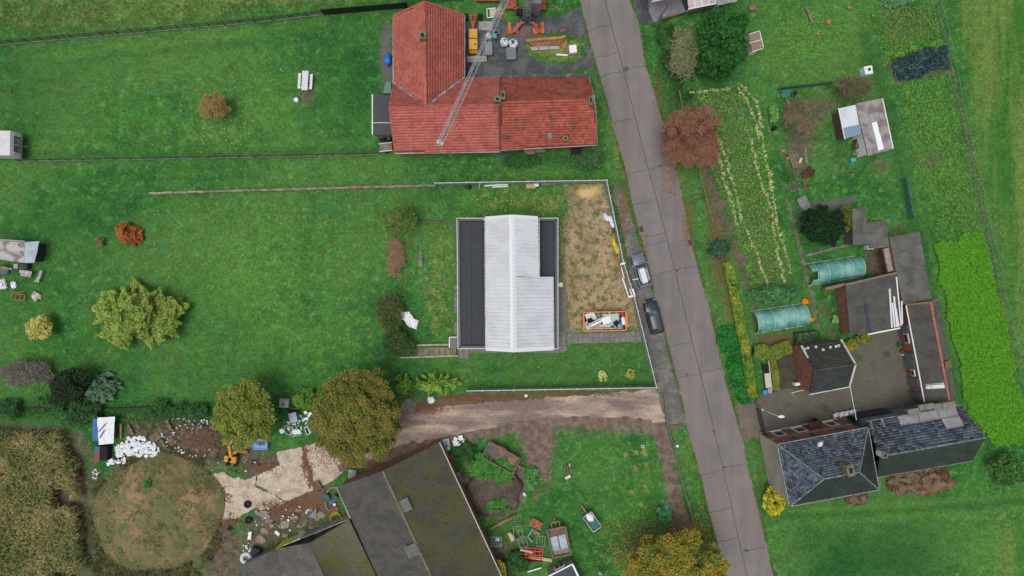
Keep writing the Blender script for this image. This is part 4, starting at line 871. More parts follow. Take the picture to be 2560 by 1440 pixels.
m_br=mat('brown_corrugated',rgb(104,96,86),rgb(84,76,66),.8,fine=.25);corr(ns,(1836,140,2.1),(1881,128,2.1),(1873,86,2.3),(1824,104,2.3),m_br,pitch=.3,hgt=.1,rows=1);corr(ns,(1881,128,2.15),(1908,119,2.15),(1898,77,2.35),(1872,87,2.35),mat('tan_sheet',rgb(134,118,98),fine=.2),pitch=.15,hgt=.02,rows=2)
wall(ns,[(1836,139,2.3),(1907,120,2.3),(1897,79,2.5),(1826,105,2.5)],0,m_white)
for a,b in(((1881,129,2.25),(1908,121,2.25)),((1873,108,2.3),(1904,99,2.3)),((1873,86,2.4),(1898,77,2.4)),((1899,77,2.4),(1909,119,2.2))):m=MB();m.beam(W(*a),W(*b),.07,.06);m.to('roof_batten',m_white,ns,world=True)
dr=MB();c0=W(1858,138,1);dr.box((c0[0],c0[1]-.3,.95),(.9,.1,1.9),.2);dr.to('door',mat('grey_board_door',rgb(128,122,110)),ns,world=True)
# ---------------------------------------------------------------- house at the top edge with its terrace
th=thing('conservatory_house','brick house with a glazed conservatory and grey terrace at the roadside','house',1720,0)
m=MB();m.prism([W(1621,30)[:2],W(1634,58)[:2],W(1712,30)[:2],W(1705,-20)[:2],W(1620,-20)[:2]][::-1],0,.35);m.to('terrace',mat('terrace_planks',rgb(124,122,130),rgb(140,138,146),1,fine=.1),th,world=True)
m=MB();m.prism([W(1622,2)[:2],W(1700,-12)[:2],W(1690,-120)[:2],W(1600,-100)[:2]][::-1],0,5.2);m.to('wall',m_brick,th,world=True)
m=MB();m.slab(pw([(1620,-3,5.3),(1712,-22,5.3),(1700,-130,7.5),(1600,-110,7.5)]),.2);m.to('roof',m_sd,th,world=True)
m=MB();m.beam(W(1629,4,4.2),W(1668,-4,4.2),.15,.15);m.to('sill',m_white,th,world=True)
m=MB();m.prism([W(1703,8)[:2],W(1712,29)[:2],W(1788,12)[:2],W(1785,-30)[:2],W(1700,-20)[:2]][::-1],0,2.3);m.to('conservatory',mat('dark_frame_glass',rgb(40,50,54),rgb(70,84,86),1.2,.5,.6,rough=.2),th,world=True)
m_pc=mat('pink_polycarbonate',rgb(176,154,158),rgb(196,178,180),.5,fine=.1,rough=.3)
P0,P1,P2,P3=(1722,22,2.6),(1790,8,2.6),(1784,-40,3.4),(1715,-26,3.4)
for k in range(4):
 a=Vector(W(*P0)).lerp(Vector(W(*P1)),k/4);b=Vector(W(*P0)).lerp(Vector(W(*P1)),(k+.96)/4);c=Vector(W(*P3)).lerp(Vector(W(*P2)),(k+.96)/4);d=Vector(W(*P3)).lerp(Vector(W(*P2)),k/4)
 m=MB();m.slab([a,b,c,d],.06);m.to('roof_panel',m_pc,th,world=True);m=MB();m.beam(b+Vector((0,0,.05)),c+Vector((0,0,.05)),.09,.08);m.to('glazing_bar',m_white,th,world=True)
m=MB();m.beam(W(1720,23,2.6),W(1790,9,2.6),.12,.12);m.to('front_beam',m_white,th,world=True)
m=MB();m.slab(pw([(1792,14,2.2),(1843,3,2.2),(1840,-30,2.4),(1790,-20,2.4)]),.15);m.to('side_roof',m_zinc,th,world=True);m=MB();m.beam(W(1655,47,.6),W(1712,30,.6),.2,.5);m.beam(W(1712,30,.6),W(1792,12,.6),.2,.5);m.to('terrace_wall',mat('brick_low',rgb(128,90,76),rgb(140,132,122),1.5),th,world=True)
# ---------------------------------------------------------------- barn and lean-to (bottom)
barn=thing('barn','large barn with dark mossy corrugated roof and two square rooflights','barn',1040,1290)
m_bl=mat('bright_moss_roof',rgb(112,108,92),rgb(96,94,74),.5,fine=.3,rough=.9,spots=((rgb(108,112,52),.5,.36,.66),(rgb(70,68,58),2.4,.58,.74),(rgb(160,158,148),4.0,.68,.76)))
m_bm=mat('mossy_fibre_cement',rgb(92,90,80),rgb(80,79,68),.5,fine=.3,rough=.9,spots=((rgb(94,94,54),.4,.38,.7),(rgb(106,107,58),1.8,.56,.74),(rgb(58,57,50),2.4,.56,.72),(rgb(150,148,138),5.0,.72,.78)))
m_bg=mat('grey_fibre_cement',rgb(94,91,86),rgb(78,77,72),.8,fine=.3,rough=.9,spots=((rgb(80,82,46),.7,.56,.8),(rgb(118,116,110),5.0,.73,.79)))
er,el,rr_=3.2,3.7,6.0
corr(barn,(1345,1640,er),(1098,1106,er),(957,1177,rr_),(1190,1684,rr_),m_bm,rows=5,pitch=.28,hgt=.14);corr(barn,(842,1218,el),(1048,1670,el),(1190,1684,rr_),(957,1177,rr_),m_bg,rows=4,pitch=.28,hgt=.14)
m=MB();m.beam(Vector(W(957,1177,rr_))+Vector((0,0,.06)),Vector(W(1190,1684,rr_))+Vector((0,0,.06)),.22,.1);m.to('ridge_cap',m_cap,barn,world=True)
gutter(barn,[(1099,1106,er),(1346,1640,er)],mat('pale_gutter',rgb(176,174,168),fine=.2),.12,dz=.02);gutter(barn,[(842,1219,el),(876,1296,el)],m_zinc,.1,dz=0)
wall(barn,[(842,1218,el+.2),(957,1177,rr_+.2),(1098,1106,er+.2),(1345,1640,er),(1190,1684,rr_),(1048,1670,el)],0,m_bb)
for q,hh_ in((((992,1256),(1018,1243),(1031,1272),(1005,1285)),5.7),(((1010,1368),(1038,1357),(1051,1385),(1023,1398)),5.95)):
 m=MB();m.slab([Vector(W(x,y,hh_+.3))for x,y in q],.12);m.to('rooflight',mat('dusty_rooflight',rgb(104,104,102),rgb(88,88,84),2,fine=.25),barn,world=True)
ln=thing('low_barn','lower mossy corrugated barn attached at the west side of the large barn','barn',770,1400)
l1,l2=2.6,3.6
corr(ln,(873,1299,l1+.3),(945,1450,l1+.3),(812,1440,l2),(773,1358,l2),m_bl,rows=2,pitch=.28,hgt=.14);corr(ln,(1000,1565,l1+.3),(945,1450,l1+.3),(812,1440,l2),(865,1560,l2),m_bl,rows=1,pitch=.28,hgt=.14)
corr(ln,(693,1371,l1+.4),(773,1358,l2),(865,1560,l2),(730,1580,l1+.4),m_bg,rows=2,pitch=.3,hgt=.05);corr(ln,(600,1414,l1),(693,1371,l1+.4),(760,1560,l1+.4),(640,1570,l1),m_bg,rows=2,pitch=.22,hgt=.06)
wall(ln,[(600,1414,l1),(693,1371,l1+.3),(773,1358,l2),(873,1299,l1+.3),(1000,1560,l1+.3),(640,1570,l1)],0,m_conc)
for k,(c_,x0,x1)in enumerate(((rgb(190,186,70),690,724),(rgb(188,184,176),726,752),(rgb(116,120,126),754,782),(rgb(132,134,138),784,812),(rgb(146,146,144),814,838),(rgb(160,152,138),840,872))):
 f=lambda x:1373-(x-690)*.40
 p,q=Vector(W(x0,f(x0),l1+.2)).xy,Vector(W(x1,f(x1),l1+.2)).xy;nn_=Vector((-.37,.93));m=MB();m.prism([tuple(p+nn_*.02),tuple(q+nn_*.02),tuple(q+nn_*.1),tuple(p+nn_*.1)],.1,l1+.15);m.to('cladding_board',mat('cladding%d'%k,c_,fine=.15),ln,world=True)
bsd=thing('small_store','small store with dark felt roof and a white two pane window in its pale wall','store',1410,1440)
m=MB();m.slab(pw([(1371,1442,2.5),(1431,1411,2.5),(1452,1450,2.5),(1480,1520,2.5),(1420,1545,2.5)]),.15);m.to('roof',m_felt,bsd,world=True)
m=MB();m.prism([W(1371,1442,2.5)[:2],W(1430,1412,2.5)[:2],W(1478,1518,2.5)[:2],W(1420,1543,2.5)[:2]][::-1],0,2.34);m.to('wall',mat('pale_wall',rgb(150,144,132),rgb(132,128,116),1.5,fine=.2),bsd,world=True)
pa,pb=Vector(W(1371,1442,2.5)).xy,Vector(W(1430,1412,2.5)).xy
w_=on_wall(pa,pb,.3,.72,1.0,2.0,-.06,.12).to('window',m_white,bsd,world=True)
for t0,t1 in((.33,.49),(.53,.69)):on_wall(pa,pb,t0,t1,1.08,1.92,-.1,.12).to('pane',m_glass,w_,world=True)
m=MB();m.beam(W(1370,1441,2.5),W(1431,1410,2.5),.14,.14);m.beam(W(1431,1410,2.5),W(1456,1462,2.5),.22,.14);m.to('verge_board',m_white,bsd,world=True)
# ---------------------------------------------------------------- vegetation
def leaves(name,C,size,mtl,parent=None,up=.5,aspect=1.6,seed=0,kind=None,dirs=None,fold=True):
 "leaf-sized faces at points C (n,3); size may vary; each leaf folded along its rib"
 g=np.random.default_rng(seed+1);n=len(C);C=np.asarray(C,float)
 nr=g.normal(size=(n,3));nr[:,2]=np.abs(nr[:,2])+up*2;nr/=np.linalg.norm(nr,axis=1)[:,None]
 t=g.normal(size=(n,3))if dirs is None else np.asarray(dirs)+g.normal(size=(n,3))*.25
 t-=nr*(t*nr).sum(1)[:,None];t/=np.linalg.norm(t,axis=1)[:,None]+1e-9;b=np.cross(nr,t)
 s=(np.full(n,size)if np.isscalar(size)else np.asarray(size))*g.uniform(.65,1.35,n);s=s[:,None]
 a=t*s*aspect/2;w=b*s/2;d=nr*s*.18
 V=np.stack([C-a,C+w-d,C+a-d*.6,C-w-d],1)if not fold else np.stack([C-a,C+w+d,C+a-d,C-w+d],1)
 F=np.arange(n*4).reshape(n,4)
 return npmesh(name,V.reshape(-1,3),F,mtl,parent,kind)
def crown_pts(n,r,seed,clumps=26,spread=.3,shell=.55,flat=1.0,squash=None):
 "points clustered in clumps through an ellipsoid; r=(rx,ry,rz)"
 g=np.random.default_rng(seed);r=np.array(r)
 d=g.normal(size=(clumps,3));d[:,2]=np.where(d[:,2]<-.35,-d[:,2],d[:,2]);d/=np.linalg.norm(d,axis=1)[:,None]
 if squash:d=np.sign(d)*np.abs(d)**squash;d/=np.max(np.abs(d),axis=1)[:,None]**.6
 cc=d*(shell+(1-shell)*g.random((clumps,1))**.6)*g.uniform(.8,1.08,(clumps,1))
 k=g.integers(0,clumps,n);p=g.normal(size=(n,3));p*=(spread*g.random((n,1))**.5)/(np.linalg.norm(p,axis=1)[:,None]+1e-9)
 return(cc[k]+p*g.uniform(.7,1.2,(clumps,1))[k])*r
m_bark=mat('bark',rgb(84,72,58),rgb(64,56,46),3,fine=.3);m_bark2=mat('pale_bark',rgb(128,116,98),rgb(100,90,76),3,fine=.3)
def trunk_of(t,h,r,crown_r,seed,n=6,mtl=None,bare=False,z0=0.0):
 g=random.Random(seed);m=MB();tp=Vector((g.uniform(-.1,.1)*h,g.uniform(-.1,.1)*h,h*.55))
 m.tube([(0,0,-.2),tp*.5+Vector((0,0,0)),tp],[r,r*.8,r*.55],7);tr_=m.to('trunk',mtl or m_bark,t)
 for i in range(n):
  a=6.283*(i+g.uniform(-.3,.3))/n;e=Vector((math.cos(a)*crown_r*.75,math.sin(a)*crown_r*.75,h*g.uniform(.55,.85)));l=MB()
  s=tp*g.uniform(.45,.95);mid_=s.lerp(e,.5)+Vector((0,0,h*.08));l.tube([s,mid_,e],[r*.45,r*.3,r*.1],5);l.to('limb',mtl or m_bark,t)
 return tr_
def tree(px,py,rpx,h,lab,cols,seed,n,leaf=.2,ry=None,name='tree',cat='tree',clumps=30,spread=.3,up=.5,group=None,crown='crown',base=.25,flat=1,squash=None,trunk=True,shell=.55,clump_noise=.9,aspect=1.6,mtl=None,gain=1.5):
 "crown seen at px,py; rpx its radius in photo pixels"
 hc=h*(1+base)/2;x,y,_=W(px,py,hc);k=MPP*(HC-hc)/HC;R=rpx*k;Ry=(ry or rpx)*k;rz=h*(1-base)/2
 t=bpy.data.objects.new(name,None);COL.objects.link(t);t.location=(x,y,0);tag(t,lab,cat,group)
 P=crown_pts(n,(R*.9,Ry*.9,rz*.88),seed,clumps,spread,shell,squash=squash)+np.array([0,0,hc])
 P[:,2]=np.maximum(P[:,2],.08)
 leaves(crown,P,leaf,leafmat('leaf_%s_%d'%(name,seed),cols,clump_noise,gain=gain if name not in('evergreen','yew')else 1.05),t,up+.35,aspect,seed)
 if trunk:trunk_of(t,h*.8,max(.05,h*.022),R,seed,6 if h>4 else 4,mtl)
 return t
def sticks(t,name,P,L,r,mtl,seed,flat=.4):
 "bare twigs"
 g=np.random.default_rng(seed);n=len(P);d=g.normal(size=(n,3));d[:,2]=np.abs(d[:,2])*flat;d/=np.linalg.norm(d,axis=1)[:,None];L=L*g.uniform(.5,1.4,(n,1))
 s=np.cross(d,[0,0,1.]);s/=np.linalg.norm(s,axis=1)[:,None]+1e-9;q=np.cross(s,d);A=P-d*L/2;B_=P+d*L/2;r=r*g.uniform(.6,1.4,(n,1))
 V=np.stack([A+s*r,A-s*r*.5+q*r*.8,A-s*r*.5-q*r*.8,B_+s*r*.4,B_-s*r*.2+q*r*.3,B_-s*r*.2-q*r*.3],1)
 f=np.array([[0,1,4,3],[1,2,5,4],[2,0,3,5]]);F=(np.arange(n)[:,None,None]*6+f[None]).reshape(-1,4)
 return npmesh(name,V.reshape(-1,3),F,mtl,t)
G_=lambda*a:[rgb(*c)for c in a]
tree(893,1040,116,10.5,'large round tree with russet and olive autumn leaves shading the farm drive',G_((66,80,32),(92,100,42),(114,108,48),(138,118,58)),11,56000,.145,130,clumps=260,spread=.15,shell=.74,clump_noise=.6)
tree(612,1032,87,7.5,'yellow green tree hanging over the rubbish heap and the yellow digger',G_((70,94,38),(98,114,46),(124,130,54),(146,144,66)),12,22000,.145,92,clumps=140,spread=.2,shell=.5,up=.3)
tree(1692,1418,128,9.5,'large autumn tree with orange and yellow leaves at the roadside',G_((70,92,36),(100,114,44),(136,128,48),(178,124,48)),13,50000,.15,96,clumps=190,spread=.18,shell=.65,clump_noise=.45)
t_=tree(1724,345,76,5.5,'rust brown fine leaved tree between the road and the vegetable rows',G_((88,70,54),(110,76,60),(126,88,70),(106,92,62)),14,30000,.095,80,clumps=200,spread=.2,shell=.4,squash=.8,clump_noise=.6,up=.2,gain=1.95)
sticks(t_,'twigs',crown_pts(2600,(3.3,3.5,1.6),15,60,.3,.4)+np.array([0,0,3.4]),.7,.02,mat('rust_twig',rgb(112,72,58),fine=.3),16)
tree(1808,98,70,6.0,'large glossy dark evergreen laurel beside the garden hut',G_((18,52,22),(34,82,32),(48,106,42),(74,132,56)),17,20000,.2,84,clumps=120,spread=.2,shell=.6,name='evergreen',clump_noise=1.6)
tree(1792,160,52,4.5,'lower dark evergreen dome in front of the laurel by the garden hut',G_((14,48,20),(28,74,28),(40,92,34),(60,112,48)),18,12000,.18,46,clumps=90,spread=.2,shell=.6,name='evergreen',clump_noise=1.6)
def twiggy(px,py,rpx,ry,h,lab,seed,n,col,leafcols=None,nl=0,name='bare_shrub'):
 hc=h*.55;x,y,_=W(px,py,hc);t=bpy.data.objects.new(name,None);COL.objects.link(t);t.location=(x,y,0);tag(t,lab,'shrub')
 r=rpx*MPP*.95;q=ry*MPP*.95;P=crown_pts(n,(r*.85,q*.85,h*.42),seed,50,.4,.3)+np.array([0,0,hc]);P[:,2]=np.maximum(P[:,2],.1)
 sticks(t,'twigs',P[:int(n*.6)],1.0,.034,mat('twig_%d'%seed,rgb(*[min(235,int(v*1.22))for v in col]),fine=.3),seed);g=random.Random(seed);s=MB()
 for i in range(9):
  a=g.uniform(0,6.28);l=MB();l.tube([(0,0,0),(math.cos(a)*r*.35,math.sin(a)*q*.35,h*.5),(math.cos(a)*r*.8,math.sin(a)*q*.8,h*.8)],[.06,.04,.015],5);l.to('stem',m_bark,t)
 if nl:leaves('foliage',crown_pts(nl,(r*.85,q*.85,h*.45),seed+1,40,.35,.3)+np.array([0,0,hc]),.13,leafmat('leaf_tw%d'%seed,G_(*leafcols),gain=1.4),t,.3,1.6,seed)
 return t
twiggy(1712,128,42,78,3.2,'tall grey green bare shrub between the road verge and the evergreen',21,1900,(122,122,92),((70,92,50),(104,118,62),(134,140,92)),2600)
twiggy(2130,222,52,34,3.5,'brown twiggy bare tree growing against the allotment shed',22,1900,(98,92,68),((62,84,40),(92,100,56)),700)
twiggy(65,932,75,32,2.5,'grey leafless shrub at the west edge beside the dark conifers',23,2600,(104,98,90))
twiggy(1990,290,38,55,1.6,'heap of dead twigs and canes in the kitchen garden',24,900,(116,98,78),((56,96,46),(84,120,60)),700)
twiggy(990,645,24,50,1.1,'pile of dry brown cut branches on the lawn edge',25,1300,(134,108,82),name='brush_pile')
twiggy(498,1096,74,38,1.0,'brush pile of grey brown branches behind the earth mound',26,1300,(116,94,76),name='brush_pile')
twiggy(974,782,34,58,1.8,'olive brown bramble thicket beside the white foam heap',27,1100,(84,84,50),((44,78,34),(74,94,46),(102,104,56)),4200,name='bramble_thicket')
tree(998,860,42,2.0,'dark olive bush just west of the concrete garden steps',G_((30,58,26),(54,78,36),(82,92,46)),28,4200,.14,36,name='bush',cat='shrub',clumps=50,shell=.4)
tree(1004,548,50,3.2,'small olive green tree next to the old wooden fence by the bungalow',G_((48,82,34),(76,104,44),(112,120,62)),29,4200,.15,42,clumps=60,spread=.28,shell=.35)
def feather(px,py,rpx,ry,h,lab,cols,seed,n,nf=70,cat='tree',name='conifer',fl=.34):
 "layered feathery sprays radiating outward and drooping"
 hc=h*.4;x,y,_=W(px,py,hc);t=bpy.data.objects.new(name,None);COL.objects.link(t);t.location=(x,y,0);tag(t,lab,cat)
 g=np.random.default_rng(seed);rx=rpx*MPP*.95;rY=ry*MPP*.95;pts=[];dr=[]
 for i in range(nf):
  a=g.uniform(0,6.283);rad=g.random()**.55*g.uniform(.9,1.06);z=h*(.14+.82*(1-min(1,rad))**.85)*g.uniform(.78,1.14);b_=a+g.normal()*.4;L=min(rx,rY)*g.uniform(.36,.66)*(.75+.35*rad)
  e=np.array([math.cos(a)*rx*rad,math.sin(a)*rY*rad,z]);s=e-np.array([math.cos(b_)*L,math.sin(b_)*L,-L*.25])
  k=int(n/nf*(.5+rad));tt=g.random(k)**.7;side=np.cross((e-s)/L,[0,0,1.]);wd=fl*L*(1.02-tt)**.8*np.minimum(1,tt*5+.25)*g.uniform(-1,1,k)
  p=s+np.outer(tt,e-s)+np.outer(wd,side);p[:,2]-=np.abs(wd)*.25+.12*tt**2*L-g.normal(size=k)*.05;pts.append(p);dr.append(np.tile((e-s)/L,(k,1))+np.outer(np.sign(wd)*.6,side))
 leaves('foliage',np.concatenate(pts),.11,leafmat('leaf_f%d'%seed,cols,1.2,gain=1.6),t,.9,2.4,seed,dirs=np.concatenate(dr))
 m=MB();m.tube([(0,0,-.2),(0,0,h*.9)],[h*.03,.03],6);m.to('trunk',m_bark,t);return t
feather(330,790,138,98,6.5,'big feathery yellow green conifer standing alone on the lawn',G_((52,84,40),(92,120,50),(134,150,66),(170,176,94)),31,36000,105,fl=.36)
feather(318,584,36,34,2.4,'small rusty orange conifer on the lawn',G_((86,76,36),(132,82,42),(158,86,46),(176,118,62)),32,7000,64)
tree(248,604,18,.8,'little grey brown shrub beside the rusty orange conifer',G_((82,88,46),(112,100,66),(132,112,82)),33,900,.1,14,name='shrub',cat='shrub',clumps=20)
tree(100,819,36,2.4,'round pale yellow variegated shrub south of the junk shed',G_((96,108,46),(142,142,66),(176,170,92),(196,188,118)),34,3600,.15,32,name='shrub',cat='shrub',clumps=60,shell=.7)
tree(537,268,40,3.2,'small round tree with thin copper and yellow leaves on the upper lawn',G_((108,92,58),(132,108,70),(142,120,72),(126,124,64)),35,6500,.09,38,clumps=70,spread=.3,shell=.4)
tree(180,968,58,3.8,'dark green and brown spreading evergreen beside the grey conifer',G_((20,40,22),(36,60,30),(58,62,38)),36,7500,.16,44,name='evergreen',clumps=70,shell=.5)
feather(246,972,52,42,3.0,'silver grey green conifer next to the dark evergreen',G_((50,82,58),(84,112,86),(116,138,112)),37,9000,90)
tree(2056,563,62,3.6,'large clipped dark green yew dome in front of the garden shed',G_((14,38,18),(26,58,26),(40,76,36)),38,13000,.12,52,name='yew',cat='tree',clumps=160,spread=.16,shell=.85,up=.1,clump_noise=2)
tree(2115,548,32,2.6,'olive shrub squeezed between the yew dome and the garden shed',G_((52,70,32),(84,92,42),(112,112,52)),39,3000,.15,36,name='shrub',cat='shrub',clumps=50)
tree(1930,735,68,1.7,'row of large leaved blue green shrubs above the closed polytunnel',G_((26,64,36),(52,98,54),(88,132,82)),40,3600,.3,24,name='shrub',cat='shrub',clumps=70,spread=.25,trunk=False)
tree(1800,620,30,1.8,'dark blue green bush at the head of the yellow hedge',G_((26,56,40),(44,80,56),(74,106,78)),41,2600,.15,28,name='bush',cat='shrub',clumps=40)
tree(1935,1255,28,2.2,'bright yellow and green shrub at the white corner of the slate house',G_((52,84,26),(112,124,32),(184,170,44),(204,186,62)),42,3200,.17,38,name='shrub',cat='shrub',clumps=40,shell=.5)
tree(2522,1172,52,2.4,'bushy dark red and green shrub at the east edge below the green field',G_((64,46,36),(40,82,34),(66,112,46),(92,132,62)),43,4200,.17,46,name='shrub',cat='shrub',clumps=60)
tree(1240,1424,30,2.4,'yellow leaved shrub against the east side of the barn',G_((96,100,30),(158,148,42),(186,172,56)),44,3200,.16,34,name='shrub',cat='shrub',clumps=40,shell=.4)
tree(1290,1405,32,1.4,'dark green weeds and brambles beside the yellow leaved shrub',G_((30,66,32),(50,92,42)),45,2600,.16,28,name='bush',cat='shrub',clumps=40,trunk=False)
feather(1092,962,62,36,3.6,'feathery light green bamboo clump above the drive by the white sack',G_((56,96,36),(96,136,50),(146,168,72)),46,7000,60,'shrub','bamboo')
feather(1006,962,24,30,3.0,'slim feathery light green young tree east of the russet tree',G_((60,100,36),(98,138,50),(134,160,66)),47,3000,34,'tree','young_tree')
feather(765,998,44,34,3.2,'light green feathery young tree between the yellow green and russet trees',G_((50,92,36),(84,124,44),(110,146,58)),48,5500,60,'tree','young_tree')
tree(1506,940,13,.8,'small cream variegated bush on the lawn inside the panel fence',G_((112,132,62),(168,172,98),(196,190,124)),49,700,.11,14,name='shrub',cat='shrub',clumps=20)
tree(1578,935,14,.9,'small yellow variegated bush near the fence corner by the road',G_((86,112,40),(152,150,60),(190,176,82)),50,700,.11,13,name='shrub',cat='shrub',clumps=20)
tree(1970,441,14,1.0,'clipped green ball bush at the end of the timber pile',G_((44,88,30),(68,116,38)),51,1800,.07,12,name='topiary',cat='shrub',clumps=90,spread=.15,shell=.95)
tree(2022,430,18,.8,'reddish brown low shrub beside the timber pile',G_((66,56,40),(100,68,54)),52,1000,.1,18,name='shrub',cat='shrub',clumps=30)
tree(1935,285,12,.8,'pale leafed rhubarb like plant beside the garden path',G_((60,112,52),(124,160,84)),53,160,.34,22,name='plant',cat='plant',clumps=20,trunk=False)
tree(1990,305,26,.7,'green leafy vegetables beside the dead canes',G_((40,88,40),(66,120,60)),54,900,.18,22,name='plant',cat='plant',clumps=30,trunk=False)
tree(1660,1285,20,.5,'patch of blue green broad leaved weeds on the lawn by the footpath',G_((56,112,70),(88,142,98)),55,260,.3,22,name='plant',cat='plant',clumps=18,trunk=False)
tree(383,1202,11,.8,'bright green leafy weed growing on top of the earth mound',G_((40,104,34),(72,140,50)),56,260,.22,10,name='plant',cat='plant',clumps=14,trunk=False).location.z=1.6
tree(1470,400,44,1.2,'dark green scrub under the south wall of the red house',G_((28,62,34),(52,90,48),(84,112,72)),57,3600,.14,26,name='bush',cat='shrub',clumps=50,trunk=False)
tree(1300,402,48,1.1,'low dark green scrub beside the blue trolley below the red house',G_((30,68,32),(54,98,46)),58,3000,.14,20,name='bush',cat='shrub',clumps=50,trunk=False)
tree(1255,1175,34,.8,'light green nettles on the manure heap beside the rusty trailer',G_((44,96,40),(78,134,58)),59,1800,.17,34,name='nettles',cat='plant',clumps=40,trunk=False)
tree(1205,1165,36,.9,'bright green weeds growing next to the barn wall',G_((40,92,36),(80,138,56)),60,2200,.17,34,name='weeds',cat='plant',clumps=40,trunk=False)
tree(1160,1130,28,1.0,'dark ivy like weeds by the barn corner',G_((28,66,34),(48,92,44)),61,1500,.15,24,name='weeds',cat='plant',clumps=30,trunk=False)
tree(1330,1190,18,.6,'tuft of green weeds east of the rusty trailer',G_((44,100,44),(92,146,80)),62,700,.16,34,name='weeds',cat='plant',clumps=24,trunk=False)
tree(2085,798,10,.6,'leafy green plant on the dug bed by the workshop',G_((60,118,48),(130,170,96)),63,160,.22,12,name='plant',cat='plant',clumps=12,trunk=False)
tree(2160,845,20,1.1,'yellow green vine at the workshop corner in the courtyard',G_((70,92,30),(124,130,44)),64,1200,.15,16,name='vine',cat='plant',clumps=30,trunk=False)
tree(2128,862,16,1.2,'yellowing creeper beside the white gable boards of the outhouse',G_((80,100,34),(140,138,48)),65,900,.15,16,name='vine',cat='plant',clumps=24,trunk=False)
tree(2248,862,7,.7,'potted green shrub by the stable door',G_((40,84,34),(66,114,46)),66,260,.13,8,name='plant',cat='plant',clumps=12,trunk=False)
for i,(px,py,lb)in enumerate(((2013,753,'clump of orange flowers at the upper corner of the closed polytunnel'),(2025,800,'clump of orange flowers at the lower corner of the closed polytunnel'))):
 t_=tree(px,py,9,.6,lb,G_((72,104,34),(216,120,30),(226,136,40)),67+i,420,.12,8,name='flowers',cat='flowers',clumps=14,trunk=False,crown='blossoms')
def heap(px,py,rx,ry,h,lab,mtl,name,cat,seed,rz=0,amp=.3):
 m=MB();m.blob((0,0,0),(rx*MPP,ry*MPP,h),amp,seed,36,16,fr=2.2);return single(name,lab,cat,m,mtl,px,py,rz,smooth=True)
m_comp=mat('dead_fern',rgb(120,98,74),rgb(96,80,60),1.4,fine=.45,spots=(rgb(150,116,80),1.8,.6,.75),bump=1,bscale=8)
for px,py,rx,ry,lb,sd_ in((2325,1200,52,34,'large rounded brown heap of dead plants behind the slate house wing',1),(2262,1205,42,26,'paler brown heap of dead plants between the house corner and the large heap',2),(2140,1245,26,16,'small reddish brown heap of dead plants at the south wall of the slate house',3)):
 o=heap(px,py,rx,ry,.9 if sd_==1 else.6,lb,m_comp,'compost_heap','heap',sd_,.15)
 P=crown_pts(5000,(rx*MPP,ry*MPP,.8 if sd_==1 else.55),80+sd_,60,.25,.85);P[:,2]=np.abs(P[:,2]);leaves('dead_leaves',P,.08,leafmat('leaf_dead',G_((84,66,48),(116,90,64),(142,114,84)),gain=1.2),o,.3,2.2,sd_)
m_man=mat('manure',rgb(74,62,54),rgb(92,78,66),1.0,fine=.45,bump=1,bscale=6,spots=(rgb(60,96,44),.8,.62,.76))
o=heap(1236,1228,68,62,.75,'large dark manure heap beside the barn and the rusty trailer',m_man,'manure_heap','heap',7,0,.12)
for q in[o_ for o_ in COL.objects if o_.name.startswith('nettles')or o_.get('label','').startswith('bright green weeds growing')]:q.location.z=.35
tree(1246,1262,36,.5,'light weeds on the lower part of the manure heap',G_((48,96,42),(80,130,60)),78,900,.15,22,name='weeds',cat='plant',clumps=30,trunk=False).location.z=.45
def hedge(pts,half,h,lab,cols,seed,dens,leaf=.15,name='hedge',clump=1.2,group=None):
 P=[Vector(W(*p,h*.6)).xy for p in pts];g=np.random.default_rng(seed);out=[]
 o=bpy.data.objects.new(name,None);COL.objects.link(o);o.location=(P[0].x,P[0].y,0);tag(o,lab,'hedge',group)
 for a,b in zip(P[:-1],P[1:]):
  L=(b-a).length;k=int(L*dens);t=g.random(k);s=g.uniform(-1,1,k);nrm=np.array([-(b-a).y,(b-a).x])/L
  xy=np.array(a)[None]+np.outer(t,np.array(b-a))+np.outer(s*half,nrm);lump=vnoise(xy[:,0],xy[:,1],1.1,seed);xy+=np.outer((lump-.5)*.6*s,nrm)*half
  keep=(vnoise(xy[:,0],xy[:,1],.35,seed+3)>(.47 if name=='rough_hedge' else.2));z=h*(1-.35*np.abs(s)**3)*(.72+.5*lump)*(1-g.random(k)**3*.5);out.append(np.column_stack([xy,z])[keep])
 Q=np.concatenate(out)-np.array([P[0].x,P[0].y,0]);leaves('foliage',Q,leaf,leafmat('leaf_h%d'%seed,cols,clump,gain=1.25),o,.8,1.5,seed)
 m=MB()
 m.tube([(p.x-P[0].x,p.y-P[0].y,h*(.35 if name=='hedge' else.05))for p in P],half*(.55 if name=='hedge' else.1),6);m.to('stems',mat('hedge_core',rgb(44,50,26),fine=.3),o);return o
hedge([(1818,655),(1838,740),(1855,830),(1872,920),(1882,992)],.55,1.3,'long yellow and green variegated hedge along the road side garden',G_((48,96,36),(84,122,42),(128,144,50),(186,178,72)),71,560,.14)
hedge([(1885,878),(1930,882),(1975,866)],.85,1.3,'yellow green hedge arm joining the brick outhouse',G_((62,98,34),(104,126,44),(140,144,58)),72,720,.15)
hedge([(1930,890),(1938,940),(1942,975)],.4,1.0,'narrow yellow green hedge beside the white bench and trailer',G_((70,100,36),(116,130,46),(150,146,62)),73,520,.14)
hedge([(0,1030),(90,1022),(180,1030),(250,1040)],1.5,1.2,'dark rough hedge along the north edge of the maize field',G_((26,60,32),(44,86,42),(70,108,60)),74,330,.16,name='rough_hedge')
hedge([(250,1025),(380,1020),(520,1022)],1.2,1.1,'dark green scrub strip above the foam scraps',G_((28,66,34),(48,92,44),(72,110,60)),75,260,.16,name='rough_hedge')
